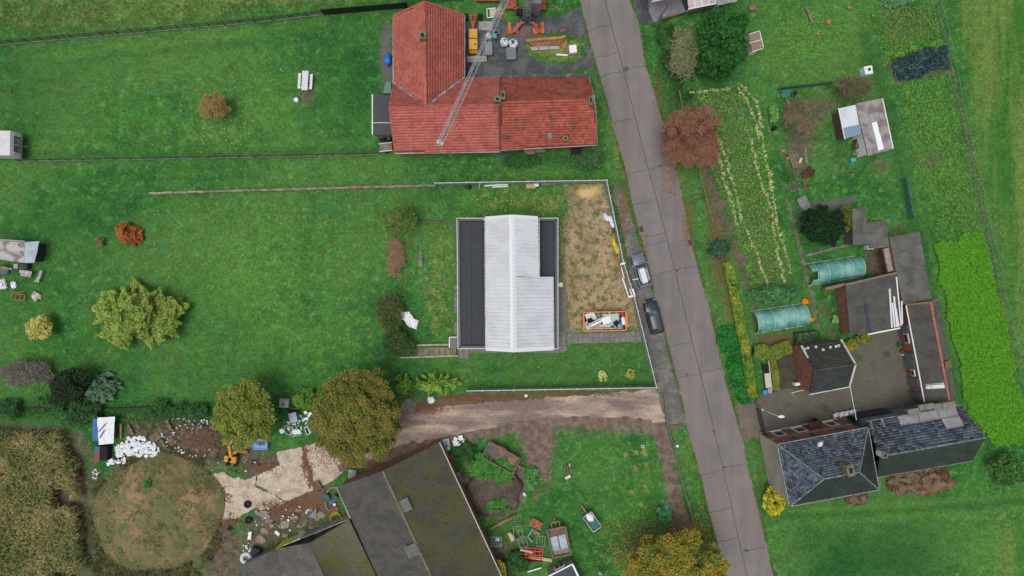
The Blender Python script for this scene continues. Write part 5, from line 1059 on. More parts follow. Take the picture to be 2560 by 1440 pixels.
def bed(name,lab,cat,poly,n,h,leaf,cols,seed,aspect=1.6,up=.5,clump=1.2,dirs=None,kind='stuff',gain=1.45):
 p=G2(poly);xs=[q[0]for q in p];ys_2=[q[1]for q in p];g=np.random.default_rng(seed);X=g.uniform(min(xs),max(xs),n);Y=g.uniform(min(ys_2),max(ys_2),n)
 k=sdf(X,Y,p)+(vnoise(X,Y,1.0,seed)-.5)*1.3>0;X,Y=X[k],Y[k];Z=h*(.45+.7*vnoise(X,Y,1.6,seed+1))*g.uniform(.5,1,len(X))
 o=leaves(name,np.column_stack([X,Y,Z]),leaf,leafmat('leaf_b%d'%seed,cols,clump,gain=gain),None,up,aspect,seed,kind,dirs=None if dirs is None else np.tile(dirs,(len(X),1)))
 o['label']=lab;o['category']=cat;return o
bed('ground_cover','dense bright green ground cover between the road and the yellow hedge','ground cover',[(1795,820),(1835,812),(1850,880),(1868,940),(1872,990),(1862,1015),(1840,1000),(1812,900),(1790,850)],11000,.7,.17,G_((26,92,36),(44,128,50),(76,156,76)),81,gain=1.0)
bed('mustard_field','bright green mustard crop in the long narrow field','crop',[(2334,614),(2400,592),(2454,575),(2480,690),(2520,850),(2548,990),(2562,1080),(2550,1108),(2500,1114),(2466,1098),(2415,1010),(2395,900),(2362,760)],80000,.22,.15,G_((74,132,28),(92,156,34),(110,172,46)),82,up=1.2,clump=2.5,gain=1.05)
bed('leek_bed','blue green leek leaves packed in a small rectangular bed','crop',[(2222,152),(2358,116),(2368,170),(2238,206)],4200,.6,.11,G_((40,66,66),(62,92,94),(98,128,128)),83,aspect=5,up=.1,gain=1.1)
bed('lettuce_strip','light green vegetable strip along the top of the leek bed','crop',[(2218,142),(2355,100),(2358,108),(2222,150)],1400,.35,.2,G_((70,120,40),(112,160,58)),84)
bed('onion_tops','grey green leafy strip at the top of the upper allotment','crop',[(2185,15),(2290,-5),(2292,6),(2190,25)],900,.4,.13,G_((66,110,70),(112,146,104)),85,aspect=4)
bed('allotment_weeds','coarse weeds covering the upper allotment plot','weeds',[(2175,30),(2338,10),(2358,96),(2210,135)],1800,.14,.14,G_((60,104,38),(84,124,48),(112,136,64)),86,up=1.2)
bed('plot_weeds','light green weeds over the lower allotment plot','weeds',[(2245,215),(2375,185),(2450,420),(2470,560),(2330,590),(2290,420)],2600,.12,.13,G_((62,108,40),(86,126,52),(112,138,68)),87,up=1.2,clump=.8)
bed('garden_weeds','green weeds and herbs between the pale vegetable rows','weeds',[(1745,232),(1845,222),(1900,340),(1925,460),(1970,690),(1890,730),(1800,480),(1760,330)],13000,.22,.14,G_((54,104,36),(80,132,48),(112,154,70)),88,up=1.0,clump=.6)
m_end=leafmat('leaf_endive',G_((88,130,60),(140,164,90),(192,198,134),(216,214,170)),3.0)
variants=[]
for s_ in range(4):
 g=np.random.default_rng(200+s_);n_=16;a=g.uniform(0,6.28,n_);r=g.uniform(.03,.2,n_);P=np.column_stack([np.cos(a)*r,np.sin(a)*r,g.uniform(.1,.42,n_)])
 o=leaves('endive_plant',P,.2,m_end,None,.3,1.8,300+s_,dirs=np.column_stack([np.cos(a),np.sin(a),np.full(n_,.8)]));variants.append(o.data);bpy.data.objects.remove(o)
def plant_row(pts,lab,sp=6.8,meshes=None,name='endive_plant',cat='vegetable',sc=.76):
 Q=[Vector((*p,0))for p in pts];d=0
 for a,b in zip(Q[:-1],Q[1:]):
  L=(b-a).length
  while d<L:
   p=a.lerp(b,d/L);o=bpy.data.objects.new(name,R_.choice(meshes or variants));COL.objects.link(o);x,y,_=W(p.x+R_.uniform(-2.4,2.4),p.y+R_.uniform(-1.6,1.6),.25)
   o.location=(x,y,0);o.rotation_euler=(0,0,R_.uniform(0,6.28));o.scale=(sc*R_.choice((.5,.75,.9,1,1.1,1.3))*R_.uniform(.85,1.15),)*3;tag(o,lab,cat,lab.replace('cream and green endive plant','endives'));d+=sp*R_.uniform(.85,1.15)
  d-=L
E_='cream and green endive plant '
plant_row([(1728,230),(1822,222)],E_+'in the short cross row')
plant_row([(1847,207),(1890,253),(1897,283),(1903,333),(1917,400),(1930,477)],E_+'in the upper row beside the grass path')
plant_row([(1843,213),(1864,247),(1880,277),(1893,320),(1900,345)],E_+'in the upper inner curved row')
plant_row([(1873,337),(1893,417),(1910,477),(1920,500),(1937,553)],E_+'in the middle row east of the weeds')
plant_row([(1925,440),(1933,490),(1950,587),(1967,640),(1980,687)],E_+'in the lower row beside the grass path')
plant_row([(1933,560),(1938,600),(1947,640),(1960,707)],E_+'in the lower inner row by the shrubs')
plant_row([(1780,343),(1800,400),(1808,440),(1830,513),(1842,563)],E_+'in the first row beside the rust brown tree')
plant_row([(1798,350),(1817,400),(1827,440),(1847,507),(1855,563)],E_+'in the second row from the rust tree')
plant_row([(1867,570),(1887,623),(1907,680),(1922,713)],E_+'in the lone slanting lower row')
g=np.random.default_rng(5);mp_=G2([(-60,1072),(165,1078),(185,1130),(205,1160),(215,1300),(228,1500),(-60,1500)]);mx=[]
for i in range(120):
 for j in range(170):
  x=-70+i*.18*1.0;y=-16-j*.14;mx.append((x+g.normal()*.05,y+g.normal()*.05))
mx=np.array(mx);mx=mx[sdf(mx[:,0],mx[:,1],mp_)+(vnoise(mx[:,0],mx[:,1],.5,9)-.5)*.8>0];mx=mx[g.random(len(mx))<.42*(vnoise(mx[:,0],mx[:,1],.22,4)>.36)]
n_=len(mx);nl=9;a=g.uniform(0,6.283,(n_,nl));z=np.linspace(.5,2.0,nl)[None]*g.uniform(.85,1.1,(n_,1));L=g.uniform(.3,.65,(n_,nl));dx,dy=np.cos(a),np.sin(a);w=.036
b0=np.stack([np.repeat(mx[:,:1],nl,1),np.repeat(mx[:,1:],nl,1),z],-1);d3=np.stack([dx,dy,np.zeros_like(dx)],-1);s3=np.stack([-dy,dx,np.zeros_like(dx)],-1)*w
m1=b0+d3*(L*.5)[...,None]+np.array([0,0,.16]);e1=b0+d3*L[...,None]+np.stack([np.zeros_like(L)]*2+[-g.uniform(.0,.45,(n_,nl))],-1)
V=np.stack([b0-s3*.6,b0+s3*.6,m1+s3,m1-s3,e1+s3*.25,e1-s3*.25],2).reshape(-1,3);k=n_*nl;F=(np.arange(k)[:,None,None]*6+np.array([[0,1,2,3],[3,2,4,5]])[None]).reshape(-1,4)
o=npmesh('maize_field',V,F,leafmat('leaf_maize',G_((58,78,38),(94,104,54),(134,126,80),(168,148,106)),.35,trans=.2,gain=1.35),kind='stuff');o['label']='ripening maize crop in the lower left field';o['category']='crop'
m_mound=mat('mound_earth',rgb(104,101,64),rgb(120,106,74),.35,.4,.62,fine=.4,rough=.95,bump=.8,bscale=6,spots=((rgb(150,120,90),.22,.5,.66),(rgb(76,104,48),.9,.5,.68),(rgb(120,100,74),.6,.6,.74),(rgb(62,100,44),2.2,.66,.76)))
c0=W(388,1288,.8);V=[];nr_,na=44,120
def mz(x,y,q):return 1.9*(1-(1-min(1,max(0,q)/.75))**2.2)+.5*(mnoise.noise(Vector((x*.5,y*.5,3)))+.5*mnoise.noise(Vector((x*1.6,y*1.6,1)))+.25*mnoise.noise(Vector((x*4,y*4,1))))*min(1,max(0,q)*5)-.12*(q<.01)-.04
def mr(a):return 8.0*(1+.07*math.sin(2*a+.6)+.03*math.sin(5*a))
for i in range(nr_+1):
 for j in range(na):
  a=2*math.pi*j/na;t=i/nr_;x=c0[0]+math.cos(a)*mr(a)*t;y=c0[1]+math.sin(a)*mr(a)*.97*t;V.append((x,y,mz(x,y,1-t)))
F=[(i*na+j,i*na+(j+1)%na,(i+1)*na+(j+1)%na,(i+1)*na+j)for i in range(nr_)for j in range(na)]
npmesh('earth_mound',np.array(V),np.array(F),m_mound,kind='structure',smooth=True)
def tufts(name,lab,poly,n,L,cols,seed,lean=(0,0)):
 p=G2(poly);xs=[q[0]for q in p];ys_2=[q[1]for q in p];g=np.random.default_rng(seed);X=g.uniform(min(xs),max(xs),n);Y=g.uniform(min(ys_2),max(ys_2),n);k=(sdf(X,Y,p)+(vnoise(X,Y,.8,seed)-.5)*2>0)&(vnoise(X,Y,1.2,seed+2)>.42);X,Y=X[k],Y[k];n=len(X)
 P=np.column_stack([X,Y,np.full(n,L*.25)]);d=np.column_stack([g.normal(size=n)*.8+lean[0],g.normal(size=n)*.8+lean[1],np.full(n,.8)])
 o=leaves(name,P,L*.12,leafmat('leaf_t%d'%seed,cols,.8),None,.2,8,seed,'stuff',dirs=d);o['label']=lab;o['category']='grass'
tufts('tall_grass','tall dry grass along the foot of the earth mound',[(235,1330),(330,1380),(480,1395),(500,1450),(240,1450)],9000,.8,G_((70,84,44),(116,112,72),(150,140,104)),91,(.6,-.2))
tufts('verge_grass','long grass on the verge east of the road',[(1625,65),(1700,60),(1745,260),(1690,260)],5000,.5,G_((34,72,30),(58,96,44),(92,118,62)),92)
tufts('rough_grass','rough grass between the farm drive and the barn yard rubbish',[(300,1050),(520,1045),(600,1140),(680,1150),(600,1185),(500,1165),(420,1130)],5000,.45,G_((48,82,36),(78,104,50),(110,110,64)),93)
tufts('meadow_grass','patchy rough grass in the meadow north of the wire fence',[(0,0),(1000,0),(1000,15),(640,50),(0,98)],12000,.3,G_((64,104,38),(96,124,50),(130,136,76)),94)
g=np.random.default_rng(33);P=[]
for i in range(7000):
 a=g.uniform(0,6.283);t=g.random()**.5*.99;x=c0[0]+math.cos(a)*mr(a)*t;y=c0[1]+math.sin(a)*mr(a)*.97*t
 if mnoise.noise(Vector((x*.35,y*.35,7)))+.5*mnoise.noise(Vector((x*1.3,y*1.3,2)))+.35*(t-.6)>.0:P.append((x,y,mz(x,y,1-t)+.05))
o=leaves('mound_weeds',np.array(P),.11,leafmat('leaf_mw',G_((64,100,44),(96,104,58),(122,112,74),(140,122,90)),.5,gain=1.3),None,.8,2.6,23,'stuff');o['label']='short weeds and dry grass growing over the earth mound';o['category']='weeds'
g=np.random.default_rng(21);a=g.uniform(0,6.283,9000);q=1+g.normal(size=9000)*.07;XY=np.column_stack([c0[0]+np.cos(a)*7.9*q,c0[1]+np.sin(a)*7.7*q]);k=vnoise(XY[:,0],XY[:,1],.5,3)>.42;XY=XY[k]
o=leaves('mound_grass',np.column_stack([XY,np.full(len(XY),.12)]),.1,leafmat('leaf_mound',G_((66,82,42),(104,100,62),(132,118,82)),.6),None,.5,4,22,'stuff');o['label']='dry grass fringe round the earth mound';o['category']='grass'
def litter(name,lab,blobs,cols,seed,size=.13):
 g=np.random.default_rng(seed);P=[]
 for px,py,rx,ry,n in blobs:
  c=W(px,py);P.append(np.column_stack([c[0]+g.normal(size=n)*rx*MPP*.6,c[1]+g.normal(size=n)*ry*MPP*.6,g.uniform(.03,.06,n)]))
 o=leaves(name,np.concatenate(P),size,leafmat('leaf_l%d'%seed,cols,1.5,trans=0),None,3.5,1.2,seed,'stuff');o['label']=lab;o['category']='leaf litter'
litter('fallen_leaves','yellow and orange fallen leaves scattered round the roadside autumn tree',[(1640,1350,110,60,900),(1560,1400,60,60,350),(1740,1330,40,40,300)],G_((150,120,50),(184,140,56),(130,72,40)),95,.12)
litter('drive_leaves','red brown fallen leaves along the drive and yard slabs',[(1060,1022,50,10,800),(1200,996,100,7,900),(1420,985,120,5,500),(762,1150,6,34,420),(775,1190,6,26,380),(700,1262,50,8,320),(655,1165,36,12,380),(690,1275,36,20,300),(830,1120,50,30,500),(900,1160,60,12,500),(560,1305,40,10,400)],G_((104,66,48),(130,88,62),(88,62,48)),96,.13)
litter('verge_leaves','brown fallen leaves on the road verges near the rust brown tree',[(1560,520,14,60,400),(1610,640,8,50,250),(1680,440,20,60,400),(1720,560,18,60,400),(1790,640,14,90,600),(1645,240,14,60,250)],G_((120,74,48),(140,96,60),(96,66,48)),97,.12)
for cv,dx,sd_,lb in((RL,-4,101,'grass tufts creeping over the west edge of the concrete road'),(RR,4,102,'grass tufts creeping over the east edge of the concrete road')):
 g=np.random.default_rng(sd_);y=g.uniform(-20,1460,5200);x=np.array([cx(cv,q)for q in y])+dx+np.sign(dx)*np.abs(g.normal(size=5200))*3.2-np.sign(dx)*2.6;x,y=(x-1280)*MPP,(720-y)*MPP;k=vnoise(x,y,.35,sd_)>.46
 o=leaves('edge_grass',np.column_stack([x[k],y[k],np.full(k.sum(),.06)]),.07,leafmat('leaf_edge',G_((58,98,40),(88,116,54),(118,122,70)),.8,gain=1.2),None,.6,3.5,sd_,'stuff');o['label']=lb;o['category']='grass'
litter('lawn_specks','pale leaves and bits scattered on the grass round the bungalow',[(1240,500,110,30,40),(1080,700,50,120,40),(1400,930,180,30,26),(560,330,70,40,90),(600,600,260,160,60)],G_((150,150,90),(196,190,150),(170,140,80)),98,.11)
# ---------------------------------------------------------------- fences
m_net=bpy.data.materials.new('fence_net');m_net.use_nodes=True;nt=m_net.node_tree;N,L=nt.nodes,nt.links;B=N['Principled BSDF'];B.inputs['Base Color'].default_value=rgb(34,42,38);B.inputs['Roughness'].default_value=.8
tr=N.new('ShaderNodeBsdfTransparent');x_=N.new('ShaderNodeMixShader');x_.inputs[0].default_value=.62;L.new(B.outputs[0],x_.inputs[1]);L.new(tr.outputs[0],x_.inputs[2]);L.new(x_.outputs[0],N['Material Output'].inputs['Surface'])
m_post=mat('dark_post',rgb(38,44,42),rough=.6);m_kick=mat('kick_board',rgb(128,132,126),rgb(106,112,102),1.5,fine=.2)
def wire_fence(pts,lab,h,step,kick=True,net=m_net):
 P=[Vector(W(*p))for p in pts];t=bpy.data.objects.new('wire_fence',None);COL.objects.link(t);t.location=P[0];tag(t,lab,'fence')
 def node(a):
  m=MB();m.beam((a.x,a.y,0),(a.x,a.y,h),.07,.07);m.to('post',m_post,t,world=True)
 for a,b in zip(P[:-1],P[1:]):
  k=max(1,round((b-a).length/step))
  for i in range(k):
   p,q=a.lerp(b,i/k),a.lerp(b,(i+1)/k);node(p);z=Vector((0,0,1))
   m=MB();m.poly([p+z*.1,q+z*.1,q+z*h*.97,p+z*h*.97]);m.to('net_panel',net,t,world=True)
   m=MB();m.beam(p+z*h*.97,q+z*h*.97,.04,.04);m.to('top_rail',m_post,t,world=True)
   if kick:m=MB();m.beam(p+z*.1,q+z*.1,.1,.24);m.to('kick_board',m_kick,t,world=True)
 node(P[-1]);return t
wire_fence([(0,113),(300,87),(640,57),(812,37)],'long wire fence with grey kick boards along the north edge of the upper lawn',1.4,2.0)
wire_fence([(56,403),(330,399),(640,393),(950,386)],'long low wire fence between the caravan and the red house',1.2,2.0,kick=True)
t=thing('black_screen','black fabric screen at the end of the wire fence by the red house','screen',910,25);m=MB()
a,b=Vector(W(810,38)),Vector(W(1022,20))
for i in range(6):
 p,q=a.lerp(b,i/6),a.lerp(b,(i+.985)/6);m=MB();m.sheet(p,q,q+Vector((0,0,1.7)),p+Vector((0,0,1.7)),6,2,.05,2,i);m.to('screen_panel',mat('black_fabric',rgb(20,24,24),rough=.7),t,world=True);m=MB();m.beam(p,p+Vector((0,0,1.75)),.07,.07);m.to('post',m_post,t,world=True)
wire_fence([(1010,16),(1060,10),(1155,2)],'short wire fence behind the gable of the red house',1.5,2.0,kick=False)
m_panel=mat('grey_fence_panel',rgb(136,138,138),rgb(150,152,150),.8,fine=.08,objrand=.05);m_pp=mat('galvanised_post',rgb(170,174,174),rough=.4)
pf=thing('panel_fence','light grey panel fence round the plot of the bungalow','fence',1515,455)
def panel_run(a,b,n,h=1.75):
 A,Bv=Vector(W(*a,0)),Vector(W(*b,0))
 for i in range(n):
  p,q=A.lerp(Bv,i/n),A.lerp(Bv,(i+1)/n);m=MB();m.beam((p.x,p.y,h/2),(q.x,q.y,h/2),.06,h);m.to('panel',m_panel,pf,world=True)
  m=MB();m.beam((p.x,p.y,h+.02),(q.x,q.y,h+.02),.1,.05);m.to('top_rail',m_pp,pf,world=True)
  m=MB();m.beam((p.x,p.y,0),(p.x,p.y,h+.08),.12,.12);m.box((p.x,p.y,h+.12),(.17,.17,.06));m.to('post',m_pp,pf,world=True)
panel_run((1092,463),(1512,456),11);panel_run((1512,456),(1552,652),5);panel_run((1552,652),(1579,740),3,1.7);panel_run((1579,740),(1634,962),6);panel_run((1634,964),(1168,972),12)
sg=thing('sliding_gate_frame','white steel gate frame with an orange rail inside the panel fence by the silver car','gate',1565,700);m=MB()
m.beam(W(1551,661,1.9),W(1563,657,1.9),.22,.12);m.to('top_bracket',m_white,sg,world=True)
for a,b,w,z,mt in(((1540,640),(1555,692),.12,.5,'o'),((1553,668),(1560,695),.12,.6,'w'),((1556,695),(1572,742),.14,.6,'w'),((1571,743),(1586,739),.22,1.6,'w'),((1574,722),(1580,740),.12,1.4,'w'),((1582,722),(1588,742),.14,1.7,'w')):
 m=MB();m.beam(W(*a,z),W(*b,z),w,.1);m.to('rail',mat('orange_rail',rgb(176,98,52))if mt=='o' else m_white,sg,world=True)
lw=thing('low_wall','long low weathered wall of boards and blocks across the lawn','wall',375,483);g=random.Random(4)
A,Bv=Vector(W(375,484)),Vector(W(1090,464));n=36
m_lw=mat('weathered_edge',rgb(140,130,112),rgb(106,100,82),1.8,fine=.3,objrand=.22)
for i in range(n):
 p,q=A.lerp(Bv,i/n),A.lerp(Bv,(i+.97)/n);m=MB();m.beam((p.x,p.y+g.uniform(-.03,.03),.18),(q.x,q.y+g.uniform(-.03,.03),.18),.26,.4+g.uniform(-.04,.06));m.to('wall_board',m_lw,lw,world=True)
t=thing('brick_stack','short stack of brown bricks leaning on the low wall','bricks',892,469,.03)
for i in range(3):m=MB();m.box((-.4+i*.4,0,.2),(.37,.4,.4));m.to('brick',m_brick,t)
t=thing('old_wood_fence','collapsed old wooden fence between the olive tree and the bungalow','fence',1090,557)
for i in range(9):a=Vector(W(1042+i*11,558-i*.2,.3));b=Vector(W(1055+i*11,556+g.uniform(-2,2),.35));m=MB();m.beam(a,b,.12,.2);m.to('plank',mat('old_wood',rgb(108,94,76),rgb(84,74,60),2,fine=.3),t,world=True)
t=thing('east_wire_fence','wire fence on thin posts along the mown field at the east edge','fence',2340,0);P=[Vector(W(*p))for p in((2333,0),(2364,118),(2386,233),(2418,378),(2442,480),(2452,535),(2482,658),(2502,765),(2534,890),(2560,1000))]
m_thin=mat('thin_wire',rgb(120,128,120))
for a,b in zip(P[:-1],P[1:]):
 k=max(1,round((b-a).length/2.05))
 for i in range(k):
  p,q=a.lerp(b,i/k),a.lerp(b,(i+1)/k);m=MB();m.beam(p,p+Vector((0,0,1.4)),.07,.07);m.to('post',mat('grey_post',rgb(112,116,108)),t,world=True)
  for z in(.5,1.35):m=MB();m.beam(p+Vector((0,0,z)),q+Vector((0,0,z)),.025,.025);m.to('wire',m_thin,t,world=True)
t=thing('garden_rail','thin post and rail fence at the edge of the vegetable garden','fence',1750,430)
for a,b in(((1748,430),(1765,490)),((1765,490),(1783,558)),((1698,225),(1706,265))):m=MB();m.beam(W(*a,.5),W(*b,.5),.1,.1);m.to('rail',m_bark2,t,world=True);m=MB();m.beam(W(*b,0),W(*b,.8),.12,.12);m.to('post',m_bark2,t,world=True)
t=thing('field_edge_fence','greenish wooden fence along the footpath beside the roadside lawn','fence',1690,1130)
for a,b in(((1660,985),(1668,1062)),((1668,1062),(1680,1105)),((1684,1108),(1698,1180)),((1698,1180),(1714,1240)),((1714,1240),(1732,1300))):
 m=MB();m.beam(W(*a,.35),W(*b,.35),.12,.6);m.to('board',mat('mossy_fence',rgb(98,108,84),rgb(112,108,96),1.2,fine=.25),t,world=True)
 m=MB();m.beam(W(*a,0),W(*a,.9),.14,.14);m.to('post',m_bark2,t,world=True)
# ---------------------------------------------------------------- cars
m_tyre=mat('tyre',rgb(24,24,25),fine=.2,rough=.9);m_rim2=mat('alloy',rgb(150,152,156),metal=.7,rough=.35,fine=0);m_red=mat('tail_red',rgb(150,24,22),fine=0,rough=.2);m_lamp=mat('lamp_clear',rgb(128,136,142),fine=0,rough=.1)
def car(px,py,rz,lab,paint,L_,wd,h,roof=None,bars=False,box=False):
 t=thing('parked_car',lab,'car',px,py,rz,'cars parked beside the road');hl=L_/2;hw=wd/2
 st=[(-hl,.72,.35,.62),(-hl*.97,.9,.3,.92),(-hl*.8,.97,.25,1.0),(-hl*.3,1,.22,1.0),(hl*.25,1,.22,.99),(hl*.45,.99,.24,.96),(hl*.75,.93,.26,.86),(hl*.93,.8,.3,.72),(hl,.58,.38,.56)]
 m=MB();vs=[]
 for x,w,zb,zt in st:vs+=[(x,-hw*w,zb),(x,-hw*w*1.0,zb+(zt-zb)*.6),(x,-hw*w*.95,zt-.05),(x,-hw*w*.8,zt),(x,0,zt+.025),(x,hw*w*.8,zt),(x,hw*w*.95,zt-.05),(x,hw*w,zb+(zt-zb)*.6),(x,hw*w,zb)]
 n=9;m.add(vs,[(i*n+k,(i+1)*n+k,(i+1)*n+k+1,i*n+k+1)for i in range(len(st)-1)for k in range(n-1)]+[tuple(range(n)),tuple(len(vs)-n+k for k in range(n))[::-1]]);m.to('body',paint,t,smooth=True)
 zb=.98;b=[(hl*.36,hw*.84),(-hl*.84,hw*.8)];r=[(hl*.06,hw*.66),(-hl*.66,hw*.64)]
 def q(name,pts,mt):m=MB();m.poly(pts);return m.to(name,mt,t)
 q('windscreen',[(b[0][0]+.1,0,zb-.02),(b[0][0],-b[0][1],zb),(r[0][0],-r[0][1],h-.03),(r[0][0]+.05,0,h-.02),(r[0][0],r[0][1],h-.03),(b[0][0],b[0][1],zb)],m_cg)
 q('rear_window',[(b[1][0],-b[1][1],zb),(b[1][0],b[1][1],zb),(r[1][0],r[1][1],h-.06),(r[1][0],-r[1][1],h-.06)],m_cg)
 for s in(-1,1):
  mx=(b[0][0]+b[1][0])/2-.1;mr=(r[0][0]+r[1][0])/2-.1
  q('side_window',[(b[0][0],s*b[0][1],zb),(mx+.03,s*b[0][1],zb),(mr+.03,s*r[0][1],h-.05),(r[0][0],s*r[0][1],h-.05)],m_cg);q('side_window',[(mx-.03,s*b[0][1],zb),(b[1][0],s*b[1][1],zb),(r[1][0],s*r[1][1],h-.07),(mr-.03,s*r[0][1],h-.05)],m_cg)
  p=MB()
  for(x0,y0),(x1,y1)in((b[0],r[0]),(b[1],r[1])):p.beam((x0,s*y0,zb),(x1,s*y1,h-.04),.09,.06)
  p.beam((mx,s*b[0][1],zb),(mr,s*r[0][1],h-.05),.07,.05);p.to('pillar',paint,t)
  k=MB();k.box((hl*.34,s*(hw+.08),1.0),(.14,.22,.14));k.to('mirror',paint,t)
  k=MB();k.box((hl*.9,s*hw*.62,.68),(.2,.34,.12),-s*.35);k.to('headlight',m_lamp,t);k=MB();k.box((-hl*.965,s*hw*.74,.82),(.1,.3,.2),s*.2);k.to('tail_light',m_red,t)
  for xw in(hl*.64,-hl*.62):
   wq=MB();wq.tube([(xw,s*(hw-.2),.33),(xw,s*(hw-.01),.33)],.33,16);w_=wq.to('wheel',m_tyre,t);rq=MB();rq.tube([(xw,s*(hw-.03),.33),(xw,s*(hw+.005),.33)],.2,10);rq.to('rim',m_rim2,w_)
  if bars:k=MB();k.beam((r[0][0]-.1,s*hw*.56,h+.06),(r[1][0]+.1,s*hw*.56,h+.06),.05,.05);k.to('roof_rail',m_rim2,t)
 m=MB();vs=[]
 xs=np.linspace(r[1][0],r[0][0]+.04,6)
 for i,x in enumerate(xs):
  w=np.interp(x,[r[1][0],r[0][0]],[r[1][1],r[0][1]]);zz=h-.05+.05*math.sin(math.pi*(i+.3)/5.6);vs+=[(x,-w,zz-.03),(x,-w*.8,zz+.01),(x,0,zz+.03),(x,w*.8,zz+.01),(x,w,zz-.03)]
 m.add(vs,[(i*5+k,(i+1)*5+k,(i+1)*5+k+1,i*5+k+1)for i in range(5)for k in range(4)]);m.to('roof',roof or paint,t,smooth=True)
 k=MB();k.beam((hl*.42,-hw*.7,.985),(hl*.42,hw*.7,.985),.05,.02);k.to('wiper',m_black,t);k=MB();k.box((-hl*.99,0,.5),(.06,.5,.12));k.to('number_plate',mat('plate',rgb(190,186,170)),t);k=MB();k.box((hl*.985,0,.5),(.08,.8,.16));k.to('grille',m_black,t)
 if bars:
  for x in(-.2,-1.1):k=MB();k.beam((x,-hw*.62,h+.1),(x,hw*.62,h+.1),.07,.04);k.to('roof_bar',m_rim2,t)
 return t
m_cg=mat('car_glass',rgb(44,62,66),rgb(92,112,116),.8,.45,.7,fine=0,rough=.06,spec=.8)
m_silver=mat('silver_paint',rgb(118,126,142),fine=.0,rough=.28,metal=.35);m_blackp=mat('black_paint',rgb(44,47,54),fine=.0,rough=.2,spec=.7)
c1=car(1601,676,ang(-24,-84),'silver estate car with a white roof box parked by the panel fence',m_silver,4.35,1.78,1.5,mat('silver_roof',rgb(130,138,148),fine=0,rough=.15,spec=.8),True)
rb=thing('roof_box','white roof box on top of the silver estate car','roof box',1608,689,ang(-24,-84),h=1.62);m=MB();m.box((0,0,.16),(2.0,.72,.32),top=.86);m.to('lid',mat('roof_box_white',rgb(204,208,212),fine=.03,rough=.3),rb);m=MB();m.box((0,0,-.02),(1.96,.74,.06));m.to('base',m_black,rb)
c2=car(1631,791,ang(-22,-84),'black hatchback car parked behind the silver estate car',m_blackp,4.4,1.8,1.46,mat('black_roof',rgb(62,65,72),fine=0,rough=.3))
m=MB();m.beam((0,0,1.0),(.9,.25,1.05),.06,.04);m.beam((0,0,1.0),(.9,.1,1.04),.04,.03);single('charging_bracket','thin white bracket sticking out beside the silver car','bracket',m,m_white,1577,700)
# ---------------------------------------------------------------- street lamp, pole, gate
m_pole=mat('galvanised_pole',rgb(140,146,148),rough=.5)
t=thing('street_lamp','grey street lamp with a white head leaning over the courtyard gate','street lamp',1868,1004);m=MB();m.tube([(0,0,0),(0,0,6.8)],[.1,.06],8);m.to('pole',m_pole,t);m=MB();m.tube([(0,0,6.7),(.6,-.3,7.0),(1.2,-.5,7.0)],.05,6);m.to('arm',m_pole,t)
m=MB();m.blob((1.5,-.55,7.0),(.42,.18,.1),.05,1,10,6);m.to('lamp_head',mat('lamp_white',rgb(220,222,222),fine=0),t,smooth=True);m=MB();m.blob((.05,-.05,5.2),(.16,.16,.16),.02,2,10,6);m.to('globe',m_white,t);m=MB();m.tube([(0,0,5),(.05,-.05,5.2)],.04,5);m.to('bracket',m_pole,t)
t=thing('utility_pole','concrete utility pole standing at the terrace of the conservatory house','utility pole',1641,62);m=MB();m.tube([(0,0,0),(0,0,8.5)],[.2,.12],8);m.to('pole',mat('pole_concrete',rgb(140,132,118),rgb(120,114,104),2),t);m=MB();m.beam((-.7,0,8.1),(.7,0,8.1),.1,.12);m.to('cross_arm',m_pole,t);m=MB();m.cyl((.25,.0,3.0),.1,.16,8);m.to('lamp',m_white,t)
t=thing('footpath_lamp','small lamp post with a white globe on the verge by the footpath','lamp post',1682,1104);m=MB();m.tube([(0,0,0),(0,0,2.2)],.05,6);m.to('pole',m_pole,t);m=MB();m.blob((0,0,2.35),.2,.02,3,10,6);m.to('globe',m_white,t)
t=thing('iron_gate','black iron bar gate at the courtyard entrance','gate',1888,1015)
a,b=Vector(W(1887,1010)),Vector(W(1903,1080))
for i in range(15):p=a.lerp(b,i/14);m=MB();m.beam((p.x,p.y,.1),(p.x,p.y,1.7 if i%7 else 2.0),.05,.05);m.to('bar',m_black,t,world=True)
for z in(.25,1.0,1.6):m=MB();m.beam(Vector((a.x,a.y,z)),Vector((b.x,b.y,z)),.06,.06);m.to('rail',m_black,t,world=True)
